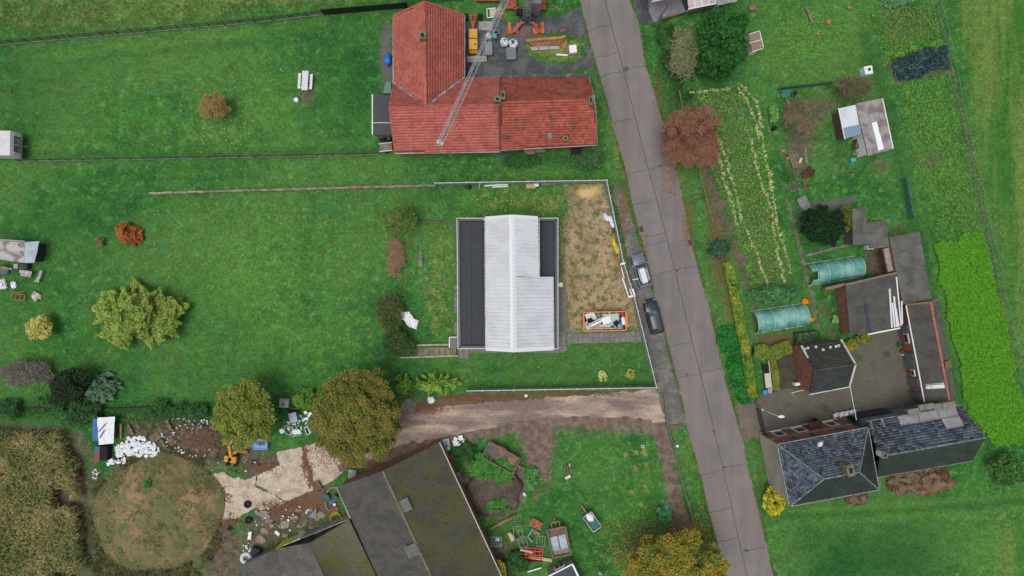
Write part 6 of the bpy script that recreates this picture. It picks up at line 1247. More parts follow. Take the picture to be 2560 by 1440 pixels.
# ---------------------------------------------------------------- tower crane
m_cg2=mat('crane_grey',rgb(142,146,150),rough=.5);m_crr=mat('crane_red',rgb(168,74,52),rgb(140,60,44),1.5,rough=.5);m_or=mat('orange_timber',rgb(196,108,62),rgb(168,92,54),1.5,fine=.2,objrand=.12)
cr=thing('tower_crane','tower crane with long grey lattice jib over the red roofs','crane',1318,46)
bx_,by_,_=W(1318,46);HJ=18.7
def lattice(P0,P1,w,seg,r,tri=False,name='jib',parent=None):
 P0,P1=Vector(P0),Vector(P1);d=(P1-P0).normalized();up=Vector((0,0,1))if abs(d.z)<.9 else Vector((1,0,0));s=d.cross(up).normalized()*w/2;u=s.cross(d).normalized()*w/2*-1
 if u.z<0 and abs(d.z)<.9:u=-u
 cs=[s,-s,u*1.7]if tri else[s+u,s-u,-s-u,-s+u];n=len(cs);k=int((P1-P0).length/seg);m=MB()
 off=Vector((0,0,0))
 for c in cs:m.beam(P0+c,P1+c,r*2,r*2)
 m2=MB()
 for i in range(k):
  a=P0 .lerp(P1,i/k);b=P0 .lerp(P1,(i+1)/k)
  for j in range(n):
   c,e=cs[j],cs[(j+1)%n];m2 .beam(a+c,b+e,r*1.2,r*1.2)if i%2 else m2 .beam(a+e,b+c,r*1.2,r*1.2);m2 .beam(a+c,a+e,r*1.1,r*1.1)
 o=m.to(name,m_cg2,parent,world=True);o['kind']='stuff';o2=m2 .to('bracing',m_cg2,o,kind='stuff');o2 .data.transform(Matrix.Translation(-parent.location));return o
tip=Vector(W(1098,364,HJ));top=Vector((bx_,by_,HJ));lattice((bx_-.1,by_,1.2),(bx_-.1,by_,HJ+.6),.85,.9,.04,False,'mast',cr);dj=(top-tip).normalized();lattice(tip,top+dj*6,.58,.8,.026,True,'jib',cr)
m=MB();m.box(tip+dj*.25+Vector((0,0,.1)),(.7,.35,.4),math.atan2(dj.y,dj.x)+1.57);m.to('jib_end',mat('jib_tip',rgb(176,172,164),fine=.2),cr,world=True)
cq=tip+dj*14.2;m=MB();m.box(cq+Vector((0,0,-.1)),(1.0,.7,.4),math.atan2(dj.y,dj.x));m.to('trolley',mat('trolley',rgb(150,110,100),rgb(170,170,170),3),cr,world=True);m=MB();m.beam(cq,cq-Vector((0,0,5)),.04,.04);m.to('hook_rope',m_black,cr,world=True)
m=MB();m.box((bx_,by_,1.0),(1.5,1.5,.5));m.to('turntable',mat('dark_steel',rgb(48,50,54)),cr,world=True)
for dx,dy in((-34,34),(30,32),(-30,-26),(34,-26)):e=Vector(W(1318+dx,46+dy,.5));m=MB();m.beam((bx_,by_,.9),e,.34,.3);m.to('outrigger',m_crr,cr,world=True);m=MB();m.cyl((e.x,e.y,.2),.2,.4,10);m.to('foot',m_crr,cr,world=True)
for a,b in(((1300,62),(1318,52)),((1336,62),(1318,52))):m=MB();m.beam(W(*a,.7),W(*b,.9),.06,.06);m.to('stay',m_zinc,cr,world=True)
for i in range(6):m=MB();m.box((W(1338,22)[0],W(1338,22)[1],.9+i*.62),(1.15,2.2,.56));m.to('ballast_block',mat('ballast',rgb(134,136,138),rgb(112,114,116),1.5,objrand=.12),cr,world=True)
m=MB();x,y,_=W(1297,30,1.4);m.tube([(x-.3,y,1.4),(x+.5,y-.1,1.4)],.45,12);m.to('winch_drum',m_black,cr,world=True)
t=single('steel_plate','large rusty steel plate under the crane feet','plate',MB().box((0,0,.03),(4.4,1.3,.06)),mat('rust_plate',rgb(112,90,88),rgb(96,76,70),1,fine=.15),1308,79)
for px,py,w,l,lb in((1274,69,.4,1.0,'orange timber pad at the west crane foot'),(1293,70,.28,1.0,'narrow orange timber beside the west crane foot'),(1274,83,.6,.35,'short orange timber lying across the front of the west crane foot'),(1339,74,.6,1.2,'yellowish timber pad left of the east crane foot'),(1356,72,.45,1.4,'orange timber pad right of the east crane foot'),(1293,83,.3,.3,'small orange block at the corner of the steel plate')):
 m=MB()
 for k in range(2):m.box(((k-.5)*w*.5,0,.2+.0*k),(w*.46,l,.3+.04*k))
 single('timber_pad',lb,'timber',m,m_or,px,py,.02,'timber pads under the crane')
for px,py,w,l,z,lb in((1236,2,4.4,.5,.7,'long rusty orange steel beam bundle at the top edge behind the white crate'),(1278,8,1.2,1.8,.6,'rusty steel container west of the crane mast'),(1353,12,1.0,1.6,.5,'rusty steel box behind the crane ballast')):
 m=MB();m.box((0,0,z/2),(w,l,z));m.box((0,l/2,z+.03),(w+.08,.1,.1));m.box((0,-l/2,z+.03),(w+.08,.1,.1));m.box((w/2,0,z+.03),(.1,l,.1));m.box((-w/2,0,z+.03),(.1,l,.1));single('rusty_container',lb,'container',m,mat('rusty_orange',rgb(158,88,60),rgb(112,74,62),1.2,.42,.6,fine=.25),px,py)
# ---------------------------------------------------------------- building yard by the red house
t=thing('compressor','yellow box shaped site compressor beside the red house','compressor',1184,105,.01);m_yel=mat('site_yellow',rgb(206,156,46),rgb(196,146,44),1,fine=.06,rough=.4)
m=MB();m.box((0,.62,.65),(1.08,1.2,1.1),top=.96);m.to('cover',m_yel,t);m=MB();m.box((0,-.68,.65),(1.08,1.34,1.1),top=.96);m.to('cover',m_yel,t);m=MB();m.poly([(-.54,-1.35,.9),(.54,-1.35,.9),(.52,-1.62,.5),(-.52,-1.62,.5)]);m.to('front_cap',m_yel,t);m=MB();m.cyl((.24,-.72,1.2),.1,.1,8);m.to('exhaust',m_black,t);m=MB();m.tube([(-.5,0,1.22),(0,.05,1.26),(.5,.0,1.22)],.03,5);m.to('lifting_strap',m_black,t)
t=thing('dolly','red tapered drawbar dolly with twin black tyres next to the red house','dolly',1183,52)
m=MB();m.prism([(-.42,.55),(.42,.55),(.3,-.3),(.08,-1.3),(-.08,-1.3),(-.3,-.3)][::-1],.45,.6);m.to('frame',m_crr,t)
for z in(-.1,.15,.35):m=MB();m.box((0,z,.62),(.36,.1,.06));m.to('slot',m_black,t)
for s in(-1,1):
 for k in(.62,.9):m=MB();m.tube([(s*k,.3,.42),(s*(k+.24),.3,.42)],.42,14);m.to('tyre',m_tyre,t)
t=thing('white_crate','white framed crate with a grey grating lid in the building yard','crate',1230,36,.05);m=MB();m.box((.15,0,.25),(.85,1.0,.5));m.to('grating',mat('pale_grating',rgb(186,178,162),rgb(160,152,138),4),t)
for a,b in(((-.6,.55),(.5,.6)),((-.6,-.55),(.5,-.5)),((-.6,.55),(-.6,-.55))):m=MB();m.beam((*a,.4),(*b,.4),.08,.12);m.to('frame',m_white,t)
single('grey_board','pale grey plywood board lying flat in the building yard','board',MB().box((0,0,.05),(1.7,1.1,.08)),mat('pale_board',rgb(152,148,146),rgb(136,132,132),1),1214,65,-.02)
t=thing('mortar_tub','grey mortar tub with dark dregs near the crane jib','tub',1241,79,.1);m=MB()
for a,b in(((-.45,.45),(.45,.45)),((.45,.45),(.45,-.45)),((.45,-.45),(-.45,-.45)),((-.45,-.45),(-.45,.45))):m.beam((*a,.25),(*b,.25),.08,.5)
m.to('wall',mat('tub_grey',rgb(112,120,128)),t);m=MB();m.box((0,0,.06),(.86,.86,.1));m.to('floor',mat('tub_in',rgb(92,98,104)),t);m=MB();m.blob((-.05,-.2,.12),(.25,.2,.08),.3,4,8,5);m.to('dregs',m_black,t)
t=thing('cement_mixer','green and white cement mixer under the crane jib','mixer',1222,96,.1);m=MB();m.tube([(-.2,.1,.6),(.0,.0,.8),(.2,-.1,1.0)],[.28,.42,.22],14);m.to('drum',mat('mixer_white',rgb(196,196,192)),t);m_teal=mat('teal_paint',rgb(62,164,132));m=MB();m.box((.75,-.1,.7),(.45,.55,.5));m.to('motor_box',m_teal,t)
for a,b in(((-.5,.3,0),(-.1,.1,.9)),((.5,.3,0),(.3,0,.9)),((.0,-.5,0),(.1,-.2,.9)),((-.7,.2,.5),(.5,.15,.5))):m=MB();m.beam(a,b,.07,.07);m.to('leg',m_teal,t)
for px,py,w,l,h_,n_,c_,lb,nm in((1222,127,.9,1.6,.9,5,(126,132,138),'tall stack of grey panels under the crane jib','panel_stack'),(1190,151,2.7,.75,.6,5,(142,140,134),'stack of grey scaffold boards against the red house','scaffold_boards'),(1278,138,1.2,1.5,.7,7,(110,118,124),'pallet of grey concrete slabs below the two big bags','slab_pallet')):
 t=thing(nm,lb,'building material',px,py,.03);vert=nm!='scaffold_boards'
 for i in range(n_):
  m=MB();f=(i+.5)/n_-.5
  if vert:m.box((R_.uniform(-.02,.02),f*l,h_/2+R_.uniform(-.02,.03)),(w,l/n_*.93,h_))
  else:m.box((R_.uniform(-.05,.05),f*l,h_/2+R_.uniform(-.04,.04)),(w,l/n_*.9,h_))
  m.to('slab',mat('stack_'+nm,rgb(*c_),fine=.12,objrand=.1),t)
m_bag=mat('woven_white',rgb(226,228,231),rgb(206,209,216),1.5,fine=.06)
for px,py,sd_,lb in((1261,109,3,'left of two full white big bags on the building yard, with blue straps'),(1284,113,8,'right of two full white big bags on the building yard, partly folded open')):
 t=thing('big_bag',lb,'sack',px,py,.2*sd_,'white big bags');m=MB();m.blob((0,0,.55),(.56,.58,.62),.12,sd_,14,9);m.to('sack',m_bag,t,smooth=True);m=MB();m.blob((0,.05,1.08),(.2,.22,.1),.4,sd_,9,5);m.to('filling',mat('bag_filling',rgb(52,76,66),fine=.4),t)
 for s in(-1,1):m=MB();m.tube([(s*.45,-.3,1.0),(s*.2,.0,1.22),(s*.3,.4,1.0)],.03,5);m.to('strap',mat('strap_blue',rgb(70,82,110)),t)
m_tim=mat('fresh_timber',rgb(190,140,84),rgb(160,112,70),1.2,fine=.2,objrand=.2);m_tim2=mat('brown_timber',rgb(142,104,76),rgb(116,88,66),1.2,fine=.25,objrand=.2)
t=thing('timber_stack','long stack of yellow and brown timber boards on the dry grass','timber',1364,108,ang(100,-8))
for i,(y,l,w,z,mt)in enumerate(((.5,5.0,.16,.35,0),(.32,4.6,.16,.4,0),(.14,4.9,.14,.3,1),(-.02,4.2,.18,.36,1),(-.2,3.6,.2,.42,1),(-.38,3.4,.18,.36,1),(.42,3.2,.14,.5,0))):m=MB();m.box((R_.uniform(-.2,.2),y,z/2),(l,w,z));m.to('timber_board',(m_tim,m_tim2)[mt],t)
t=thing('white_beams','bundle of pale grey beams tied in front of the timber stack','beams',1360,122,ang(100,-5))
for i in range(3):m=MB();m.box((i*.1,.14-i*.14,.16),(3.5,.12,.3));m.to('beam',mat('pale_beam',rgb(172,172,168),fine=.15,objrand=.1),t)
for x in(-.7,.6):m=MB();m.box((x,0,.34),(.06,.46,.04));m.to('tie',m_black,t)
def pallet(px,py,rz,lab,mt,w=1.2,l=.8,z=0.0,n=6,grp=None,tilt=None):
 t=thing('pallet',lab,'pallet',px,py,rz,grp)
 t.location.z=z
 if tilt:t.rotation_euler=(tilt[0],tilt[1],rz)
 for i in range(3):m=MB();m.box((0,(i-1)*l*.42,.05),(w,.09,.09));m.to('runner',mt,t)
 for i in range(n):m=MB();m.box(((i+.5)/n*w-w/2,0,.115),(w/n*.62,l,.03));m.to('slat',mt,t)
 return t
m_pal=mat('pallet_wood',rgb(132,112,92),rgb(104,90,76),2,fine=.25,objrand=.1)
pallet(1407,111,-.1,'small pale new pallet at the end of the timber stack',m_tim,1.0,.9)
t=thing('white_cube','white box on legs near the road edge of the building yard','box',1431,128,.12);m=MB();m.box((0,0,.5),(.9,.95,.7));m.to('box',m_white,t);m=MB();m.box((0,0,.08),(.8,.8,.12));m.to('base',m_conc,t)
single('white_plank','white painted plank lying in the grass beside the white box','plank',MB().beam((-.7,.06,.06),(.75,-.02,.06),.18,.08),m_white,1404,138)
single('timber_offcut','short brown timber offcut on the dark gravel','timber',MB().box((0,0,.1),(.75,.3,.2)).box((0.1,0,.22),(.6,.2,.06)),m_tim2,1408,78,.25)
t=thing('blue_tarp','bright blue tarpaulin over a heap beside the red house west wall','tarpaulin',971,152);m=MB();m.blob((0,0,.3),(.5,.75,.55),.18,5,14,8);m.to('sheet',mat('tarp_blue',rgb(38,112,190),fine=.1,rough=.4),t,smooth=True)
t=single('green_shed_roof','small green curved cover beside the flat roofed annexe','cover',MB().prism([(-.5,-.7),(.5,-.7),(.5,.7),(-.15,.7)],0,1.2),mat('cover_green',rgb(66,120,100),rough=.4),972,226)
t=thing('caged_trailer','small white caged trailer with brown load behind the red house','trailer',967,371,.1);m=MB();m.box((0,0,.45),(1.5,.9,.2));m.to('bed',mat('load_brown',rgb(128,98,74),rgb(120,118,118),1.5,.48,.55),t)
for y in(-.48,.48):m=MB();m.beam((-.8,y,.8),(.8,y,.8),.07,.07);m.to('side_rail',m_white,t);m=MB();m.tube([(0,y*1.25,.3),(0,y*1.4,.3)],.3,12);m.to('wheel',m_tyre,t)
for x in np.linspace(-.8,.8,7):
 for y in(-.48,.48):m=MB();m.beam((x,y,.5),(x,y,.8),.04,.04);m.to('bar',m_white,t)
t=thing('black_bins','pair of black bins with bags between the annexe and the caged trailer','bins',966,347)
for x in(-.4,.4):m=MB();m.box((x,0,.5),(.62,.6,1.0),top=1.1);m.to('bin',m_black,t);m=MB();m.blob((x,0,1.0),(.26,.24,.14),.3,int(x*10),8,5);m.to('bag',mat('bin_bag',rgb(40,42,48),rough=.3),t)
t=thing('blue_trolley','blue steel trolley under the south wall of the red house','trolley',1264,384);m_bl=mat('blue_steel',rgb(44,88,140),fine=.15)
for a,b in(((-.6,.35,.5),(1.0,.45,.5)),((-.6,-.2,.5),(.3,-.2,.5)),((-.6,.35,.5),(-.6,-.6,.2)),((.3,.4,.5),(.3,-.2,.5))):m=MB();m.beam(a,b,.1,.12);m.to('frame',m_bl,t)
for px,py,lb,mt in((1322,381,'brown wooden box under the south wall of the red house',m_tim2),(1350,377,'mossy grey box next to the brown box at the red house wall',m_conc),(1440,381,'dark box at the east end of the red house south wall',m_black)):
 m=MB();m.box((0,0,.4),(1.25,.7,.8));m.box((0,0,.82),(1.32,.76,.06));m.box((0,.2,.87),(1.2,.08,.04));single('storage_box',lb,'box',m,mt,px,py,.03)
# ---------------------------------------------------------------- upper lawn
t=thing('picnic_table','white picnic table with two benches on a bare patch of lawn','picnic table',768,206,-.06);m_pt=mat('table_white',rgb(206,208,210),fine=.05,objrand=.05)
for i in range(3):m=MB();m.box((-.32+i*.26,0,.75),(.245,2.4,.05));m.to('top_board',m_pt,t)
for x,l in((.62,1.9),(-.85,1.9)):m=MB();m.box((x,-.0,.45),(.32,l,.05));m.to('bench',m_pt,t)
for y in(-.8,.8):m=MB();m.beam((-.9,y,.42),(.7,y,.42),.08,.1);m.to('cross_beam',m_pt,t);m=MB();m.beam((-.5,y,0),(-.2,y,.72),.08,.1);m.to('leg',m_pt,t);m=MB();m.beam((.3,y,0),(.05,y,.72),.08,.1);m.to('leg',m_pt,t)
t=thing('white_drum','white round drum on the lawn beside the picnic table','drum',743,252);m=MB();m.cyl((0,0,0),.3,.5,16);m.to('drum',m_white,t);m=MB();m.torus((0,0,.5),.29,.03,16,5);m.to('rim',m_zinc,t)
single('blue_toy','small pale blue plastic strip lost on the upper lawn','toy',MB().beam((-.2,.1,.05),(.2,-.1,.06),.08,.06).beam((.2,-.1,.06),(.28,-.18,.05),.1,.05),mat('pale_blue',rgb(90,160,190)),703,176)
cv=thing('caravan','white caravan with a wide front window at the west edge of the lawn','caravan',20,368,-.02);m_cvw=mat('caravan_white',rgb(204,202,204),rgb(192,192,196),.8,fine=.04,rough=.4);X0,YW=1.55,1.5
prof=[(-3.5,.4),(-3.5,2.5),(2.2,2.6),(2.36,2.2),(2.45,1.2),(2.1,.4)]
m=MB();n=len(prof);m.add([(x,-YW,z)for x,z in prof]+[(x,YW,z)for x,z in prof],[tuple(range(n)),tuple(range(n,2*n))[::-1]]+[(i,n+i,n+(i+1)%n,(i+1)%n)for i in range(n)]);m.to('body',m_cvw,cv)
m=MB();m.sheet((-3.4,-YW*.96,2.54),(2.1,-YW*.96,2.63),(2.1,YW*.96,2.63),(-3.4,YW*.96,2.54),6,2,.02);m.beam((2.16,-YW,2.62),(2.16,YW,2.62),.12,.06);m.to('roof',m_cvw,cv)
m=MB();m.poly([(2.365,-1.05,2.25),(2.47,-1.05,1.3),(2.47,1.05,1.3),(2.365,1.05,2.25)]);w_=m.to('front_window',mat('caravan_glass',rgb(86,96,104),rgb(150,150,156),3,.48,.56,rough=.1),cv)
for y in(-1.05,1.05):m=MB();m.beam((2.37,y,2.28),(2.48,y,1.27),.06,.06);m.to('frame',m_white,w_)
m=MB();m.beam((2.48,-1.05,1.28),(2.48,1.05,1.28),.06,.06);m.to('frame',mat('curtain_red',rgb(136,74,72)),w_)
for y in(-1.2,1.2):m=MB();m.tube([(-1.2,y,.33),(-1.2,y*1.15,.33)],.33,12);m.to('wheel',m_tyre,cv)
m=MB();m.beam((2.1,0,.45),(2.7,0,.45),.1,.08);m.to('drawbar',m_zinc,cv)
# ---------------------------------------------------------------- inside the fenced plot
single('white_post_board','long white board lying along the north panel fence','board',MB().beam((-1.45,-.05,.12),(1.5,.12,.12),.16,.2).beam((-.4,-.2,.05),(1.5,-.08,.05),.14,.08),m_white,1240,464)
single('plywood_sheet','tan plywood sheet at the north panel fence','board',MB().sheet((-.6,-.3,.06),(.6,-.3,.07),(.6,.3,.08),(-.6,.3,.06),6,3,.04),mat('plywood',rgb(186,158,116),rgb(172,142,100),2,fine=.15),1327,465)
t=thing('white_carton','small white carton with two dark marks beside the plywood sheet','box',1341,462,.02);m=MB();m.box((0,0,.25),(.52,.5,.5));m.to('carton',m_white,t)
for x in(-.11,.09):m=MB();m.box((x,.06,.505),(.13,.12,.01));m.to('printed_mark',mat('print_blue',rgb(46,66,104)),t)
t=thing('block_row','row of grey concrete blocks against the north panel fence','blocks',1369,460,.02)
for i,(w,l)in enumerate(((.4,.5),(.45,.5),(.4,.48),(.45,.45))):m=MB();m.box((-.7+i*.47,R_.uniform(-.04,.04),.25),(w,l,.5));m.to('block',m_conc,t)
m=MB();m.blob((0,0,.1),(.42,.28,.25),.3,9,10,6);single('dark_sack','dark sack lying at the start of the panel fence','sack',m,mat('dark_sack',rgb(48,42,48)),1171,468,smooth=True)
single('leaning_stake','white stake leaning on the north panel fence','stake',MB().beam((-.15,-.35,0),(.1,.3,1.6),.07,.07),m_white,1200,466)
t=thing('vent_pipe','pale pipe cap with a dark hole behind the bungalow','pipe',1332,530);m=MB();m.torus((0,0,.3),.14,.05,14,6);m.cyl((0,0,0),.15,.28,12);m.to('pipe',m_conc,t);m=MB();m.cyl((0,0,.28),.1,.02,10);m.to('hole',m_black,t)
t=thing('white_pot','round white planter at the east wall of the bungalow','planter',1401,712);m=MB();m.cyl((0,0,0),.2,.45,16,.27);m.torus((0,0,.45),.26,.05,18,6);m.to('pot',m_white,t);m=MB();m.cyl((0,0,.42),.2,.02,14);m.to('soil',m_black,t)
t=thing('manhole','round grey manhole cover in the bare front yard','manhole cover',1500,581);m=MB();m.cyl((0,0,-.02),.24,.06,18);m.to('cover',m_conc,t);m=MB();m.torus((0,0,.04),.24,.03,18,5);m.to('ring',m_iron,t)
for px,py,sd_,lb in((1515,543,1,'topmost of the white sacks along the east panel fence'),(1525,549,2,'middle white sack along the east panel fence'),(1531,562,4,'lowest white sack along the fence, next to the dark green tub')):
 m=MB();m.blob((0,0,.22),(.32,.5,.3),.3,sd_,12,7,fr=2.2);single('white_sack',lb,'sack',m,m_bag,px,py,.4,'white sacks by the east panel fence',smooth=True)
m=MB();m.tube([(-.25,0,.3),(.3,.05,.3)],.28,14);single('green_tub','dark green tub lying below the white sacks','tub',m,mat('dark_green',rgb(26,72,60),rough=.4),1535,576,.1)
single('grey_pipe','long grey drain pipe along the east panel fence','pipe',MB().tube([(-.15,.85,.16),(.2,-.85,.16)],.17,10),mat('pipe_grey',rgb(84,90,98),rough=.45),1542,598)
m=MB();m.blob((0,0,.15),(.25,.98,.25),.4,6,16,8,fr=3);o=single('yellow_foil','crumpled bright yellow plastic foil on the bare yard by the fence','foil',m,mat('yellow_foil',rgb(206,186,34),rgb(184,164,30),3,rough=.35),1538,615,.32)
t=thing('white_bucket','small white bucket box beside the yellow foil','bucket',1548,622);m=MB();m.box((0,0,.2),(.34,.5,.4),top=1.1);m.to('bucket',m_white,t);m=MB();m.tube([(-.18,0,.4),(0,.0,.52),(.18,0,.4)],.02,4);m.to('handle',m_zinc,t)
sk=thing('skip','orange steel skip standing on the bare yard','skip',1509,802,.02);m_sk=mat('skip_orange',rgb(204,124,46),rgb(190,108,40),1.5,fine=.12,rough=.5);Lx,Wd,Hh=2.6,1.15,1.15
m=MB();m.box((0,0,.12),(5.0,2.2,.08));m.to('floor',mat('skip_dark',rgb(44,40,40)),sk)
for s in(-1,1):
 m=MB();m.slab([(-Lx,s*Wd,Hh),(Lx,s*Wd,Hh),(Lx,s*(Wd-.06),Hh),(-Lx,s*(Wd-.06),Hh)],1.05);m.to('side_wall',m_sk,sk);m=MB();m.beam((-Lx,s*Wd,Hh+.04),(Lx,s*Wd,Hh+.04),.14,.12);m.to('rim',m_sk,sk);m=MB();m.beam((s*Lx,-Wd,Hh),(s*Lx,Wd,Hh),.18,.14);m.to('rim',m_sk,sk);m=MB();m.box((s*Lx,0,.6),(.06,2.2,1.0));m.to('end_wall',m_sk,sk)
 for x in np.linspace(-2.2,2.2,6):m=MB();m.box((x,s*(Wd+.04),.6),(.1,.08,.9));m.to('rib',m_sk,sk)
m=MB();m.box((Lx+.12,.1,.75),(.2,1.5,.9));m.to('hook_plate',m_sk,sk);m=MB();m.box((Lx+.2,-.6,1.0),(.22,.3,.3));m.to('hook',m_sk,sk)
def rub(name,lab,cat,x,y,z,mb,mt,rz=0,tilt=(0,0)):
 o=single(name,lab,cat,mb,mt);px,py=1509+x/MPP,802-y/MPP;w=W(px,py,0);o.location=(w[0],w[1],z);o.rotation_euler=(tilt[0],tilt[1],rz);return o
m_pgr=mat('pale_green_board',rgb(166,188,176),fine=.08);m_pw=mat('pale_waste',rgb(210,208,204),rgb(186,182,176),2,fine=.15);S_='in the orange skip'
bd=lambda a,b,c=.05:MB().box((0,0,0),(a,b,c)).box((a*.1,b*.05,c),(a*.75,b*.8,c*.6))
rub('plasterboard','large pale green plasterboard sheet '+S_,'board',.9,.45,.95,bd(1.9,1.0),m_pgr,.05,(.1,.06));rub('plasterboard','second pale green board in the middle of the orange skip','board',.7,-.15,.85,bd(1.6,.9),m_pgr,.5,(.05,-.1));rub('plasterboard','small pale green offcut at the southwest corner of the orange skip','board',-2.0,-.75,.9,bd(.7,.6),m_pgr,.3,(.1,.1))
rub('white_sheeting','white crumpled panel at the west end of the orange skip','panel',-1.75,.55,.95,MB().sheet((-.6,-.5,0),(.6,-.5,0),(.6,.5,.1),(-.6,.5,0),6,6,.35,2,3),m_pw,.3);rub('black_bag','black bag among the waste near the west end of the orange skip','bag',-1.8,.1,.8,MB().blob((0,0,0),(.42,.26,.3),.3,7),m_black,.1)
rub('long_plank','long white plank lying diagonally across the orange skip','plank',-.5,.0,1.0,MB().beam((-1.2,-.55,0),(1.2,.6,.12),.22,.06),m_white);rub('long_plank','second pale plank parallel to the diagonal plank in the orange skip','plank',-.8,.15,.92,MB().beam((-1.1,-.5,0),(1.1,.55,.1),.14,.05),m_pw)
rub('white_sheet','rounded white sheet in the centre of the orange skip','sheet',.2,.1,1.02,MB().sheet((-.5,-.4,0),(.5,-.4,0),(.5,.4,.1),(-.5,.4,0),5,5,.2,2,8),m_white,.4);rub('cream_board','cream board along the south side of the orange skip','board',.1,-.55,.95,bd(1.5,.35),mat('cream',rgb(190,176,150)),.04)
rub('red_bag','red bag in the northeast corner of the orange skip','bag',2.2,.85,1.0,MB().blob((0,0,0),(.24,.26,.2),.25,3),mat('bag_red',rgb(190,38,54)),.0);rub('white_bag','white bag at the east end of the orange skip','bag',2.25,.05,.95,MB().blob((0,0,0),(.28,.55,.3),.25,5),m_white,.1);rub('black_box','dark box beside the white bag in the orange skip','box',1.4,-.15,.9,MB().box((0,0,0),(.6,.5,.4)).box((.1,.1,.24),(.3,.3,.1)),m_black,.5)
rub('brown_sheet','brownish cardboard sheet near the west end of the orange skip','cardboard',-1.2,-.6,.88,MB().sheet((-.5,-.35,0),(.5,-.35,.1),(.4,.4,.1),(-.5,.4,0),4,4,.2,2,2),mat('cardboard',rgb(160,136,112)),.2);rub('blue_bucket','blue grey bucket at the southeast corner of the orange skip','bucket',1.8,-.55,.9,MB().cyl((0,0,-.15),.22,.35,12,.27),mat('bucket_bluegrey',rgb(120,146,160)))
rub('steel_rail','long grey steel rail along the south side of the orange skip','rail',.2,-.88,1.0,MB().beam((-1.8,0,0),(1.8,.1,.06),.1,.08).beam((-1.8,.1,0),(1.2,.14,.04),.05,.05),m_zinc);rub('grey_slab','grey slab tipped up on the north side of the orange skip','slab',-.9,.75,.95,bd(.9,.5,.08),m_conc,.4,(.3,.1))
g=np.random.default_rng(8);m=MB()
for i in range(130):m.box((g.uniform(-2.45,2.45),g.uniform(-1.0,1.0),g.uniform(.55,.82)),(g.uniform(.1,.45),g.uniform(.06,.3),g.uniform(.04,.15)),g.uniform(0,3),tilt=(g.uniform(-.5,.5),g.uniform(-.5,.5)))
o=m.to('rubble',mat('rubble_mix',rgb(196,193,188),rgb(140,134,128),3,island=.5),None,'stuff');o.location=W(1509,802);o['label']='small mixed rubble in the orange skip';o['category']='rubble'
t=thing('paving_stack','short line of loose grey paving slabs on the grass west of the bungalow','paving slabs',1052,648)
for i,(y,z)in enumerate(((.75,.12),(.3,.1),(.1,.16),(-.35,.1),(-.75,.14))):m=MB();m.box((R_.uniform(-.04,.06),y,z),(.46,.42,z*2));m.to('slab',m_conc,t)
for px,py,lb in((1069,697,'single pale slab lying on the grass west of the bungalow'),(1127,569,'single cream slab by the old wooden fence'),(1136,661,'single grey slab touching the west wall of the bungalow')):single('loose_slab',lb,'slab',MB().box((0,0,.05),(.42,.42,.1)).box((0,0,.11),(.36,.36,.03)),m_conc,px,py,R_.uniform(-.2,.2))
m=MB();g=np.random.default_rng(2)
for y in(.0,.7,1.4,2.1,2.8,4.6,5.3,6.0):m.box((0,-y,.06),(.42,.6,.1))
o=m.to('stepping_slabs',m_conc,pav)
o.location=Vector(W(1140,720))-Vector(pav.location);o['kind']='stuff'
def foam(name,lab,blobs,n,smin,smax,mt,seed):
 g=np.random.default_rng(seed);m=MB()
 for px,py,rx,ry,k in blobs:
  for i in range(int(n*k)):
   a=g.uniform(0,6.28);q=g.random()**.5;x,y,_=W(px+rx*q*math.cos(a),py+ry*q*math.sin(a));s=g.uniform(smin,smax);m.blob((x,y,s*.3+.25*(1-q)),(s*g.uniform(.5,1),s*g.uniform(.4,.9),s*.4),.35,int(g.integers(99)),7,4,fr=2.5)
 o=m.to(name,mt,None,'stuff');o['label']=lab;o['category']='foam scraps';return o
m_foam=mat('white_foam',rgb(228,230,231),rgb(206,211,215),4,fine=.06)
for i,(px,py,sd_)in enumerate(((1014,789,1),(1024,799,2),(1036,809,3))):
 m=MB()
 for k in range(5):m.sheet((-.6+.1*k,-.5,.15+.1*k),(.6,-.45+.05*k,.15+.1*k),(.6,.5,.2+.1*k),(-.6,.5,.15+.1*k),6,6,.3,2.5,sd_*7+k)
 single('foam_sheet',('topmost crumpled white foil of the heap by the brambles','middle crumpled white foil of the heap by the brambles','lowest crumpled white foil of the heap, nearest the bungalow')[i],'foil',m,m_foam,px,py,.6*i,'white foil heap by the brambles')
# ---------------------------------------------------------------- junk shed at the west edge
js=thing('junk_shed','low shed with stained white sheet roof at the west edge of the lawn','shed',45,628,-.1)
m_sh=mat('stained_sheet',rgb(176,172,172),rgb(126,114,104),.9,.46,.6,fine=.2,spots=(rgb(92,80,64),1.1,.6,.74))
corr(js,(-30,645,2.0),(-30,600,2.2),(63,607,2.2),(60,657,2.0),m_sh,.25,.04,rows=3);m=MB();m.sheet(*[Vector(W(*p))for p in((60,657,2.02),(86,657,1.9),(98,603,2.1),(63,605,2.22))],8,10,.12,1.2,4);m.to('tarp',mat('pale_blue_tarp',rgb(166,182,192),rgb(150,164,172),1,fine=.1),js,world=True)
wall(js,[(-30,645,2.1),(-30,600,2.2),(90,606,2.1),(86,655,2.0)],0,mat('dark_boards',rgb(44,46,48),fine=.2));m=MB();m.beam(W(-30,597,2.1),W(62,604,2.1),.2,.1);m.to('edge_board',mat('edge_grey',rgb(140,146,144)),js,world=True)
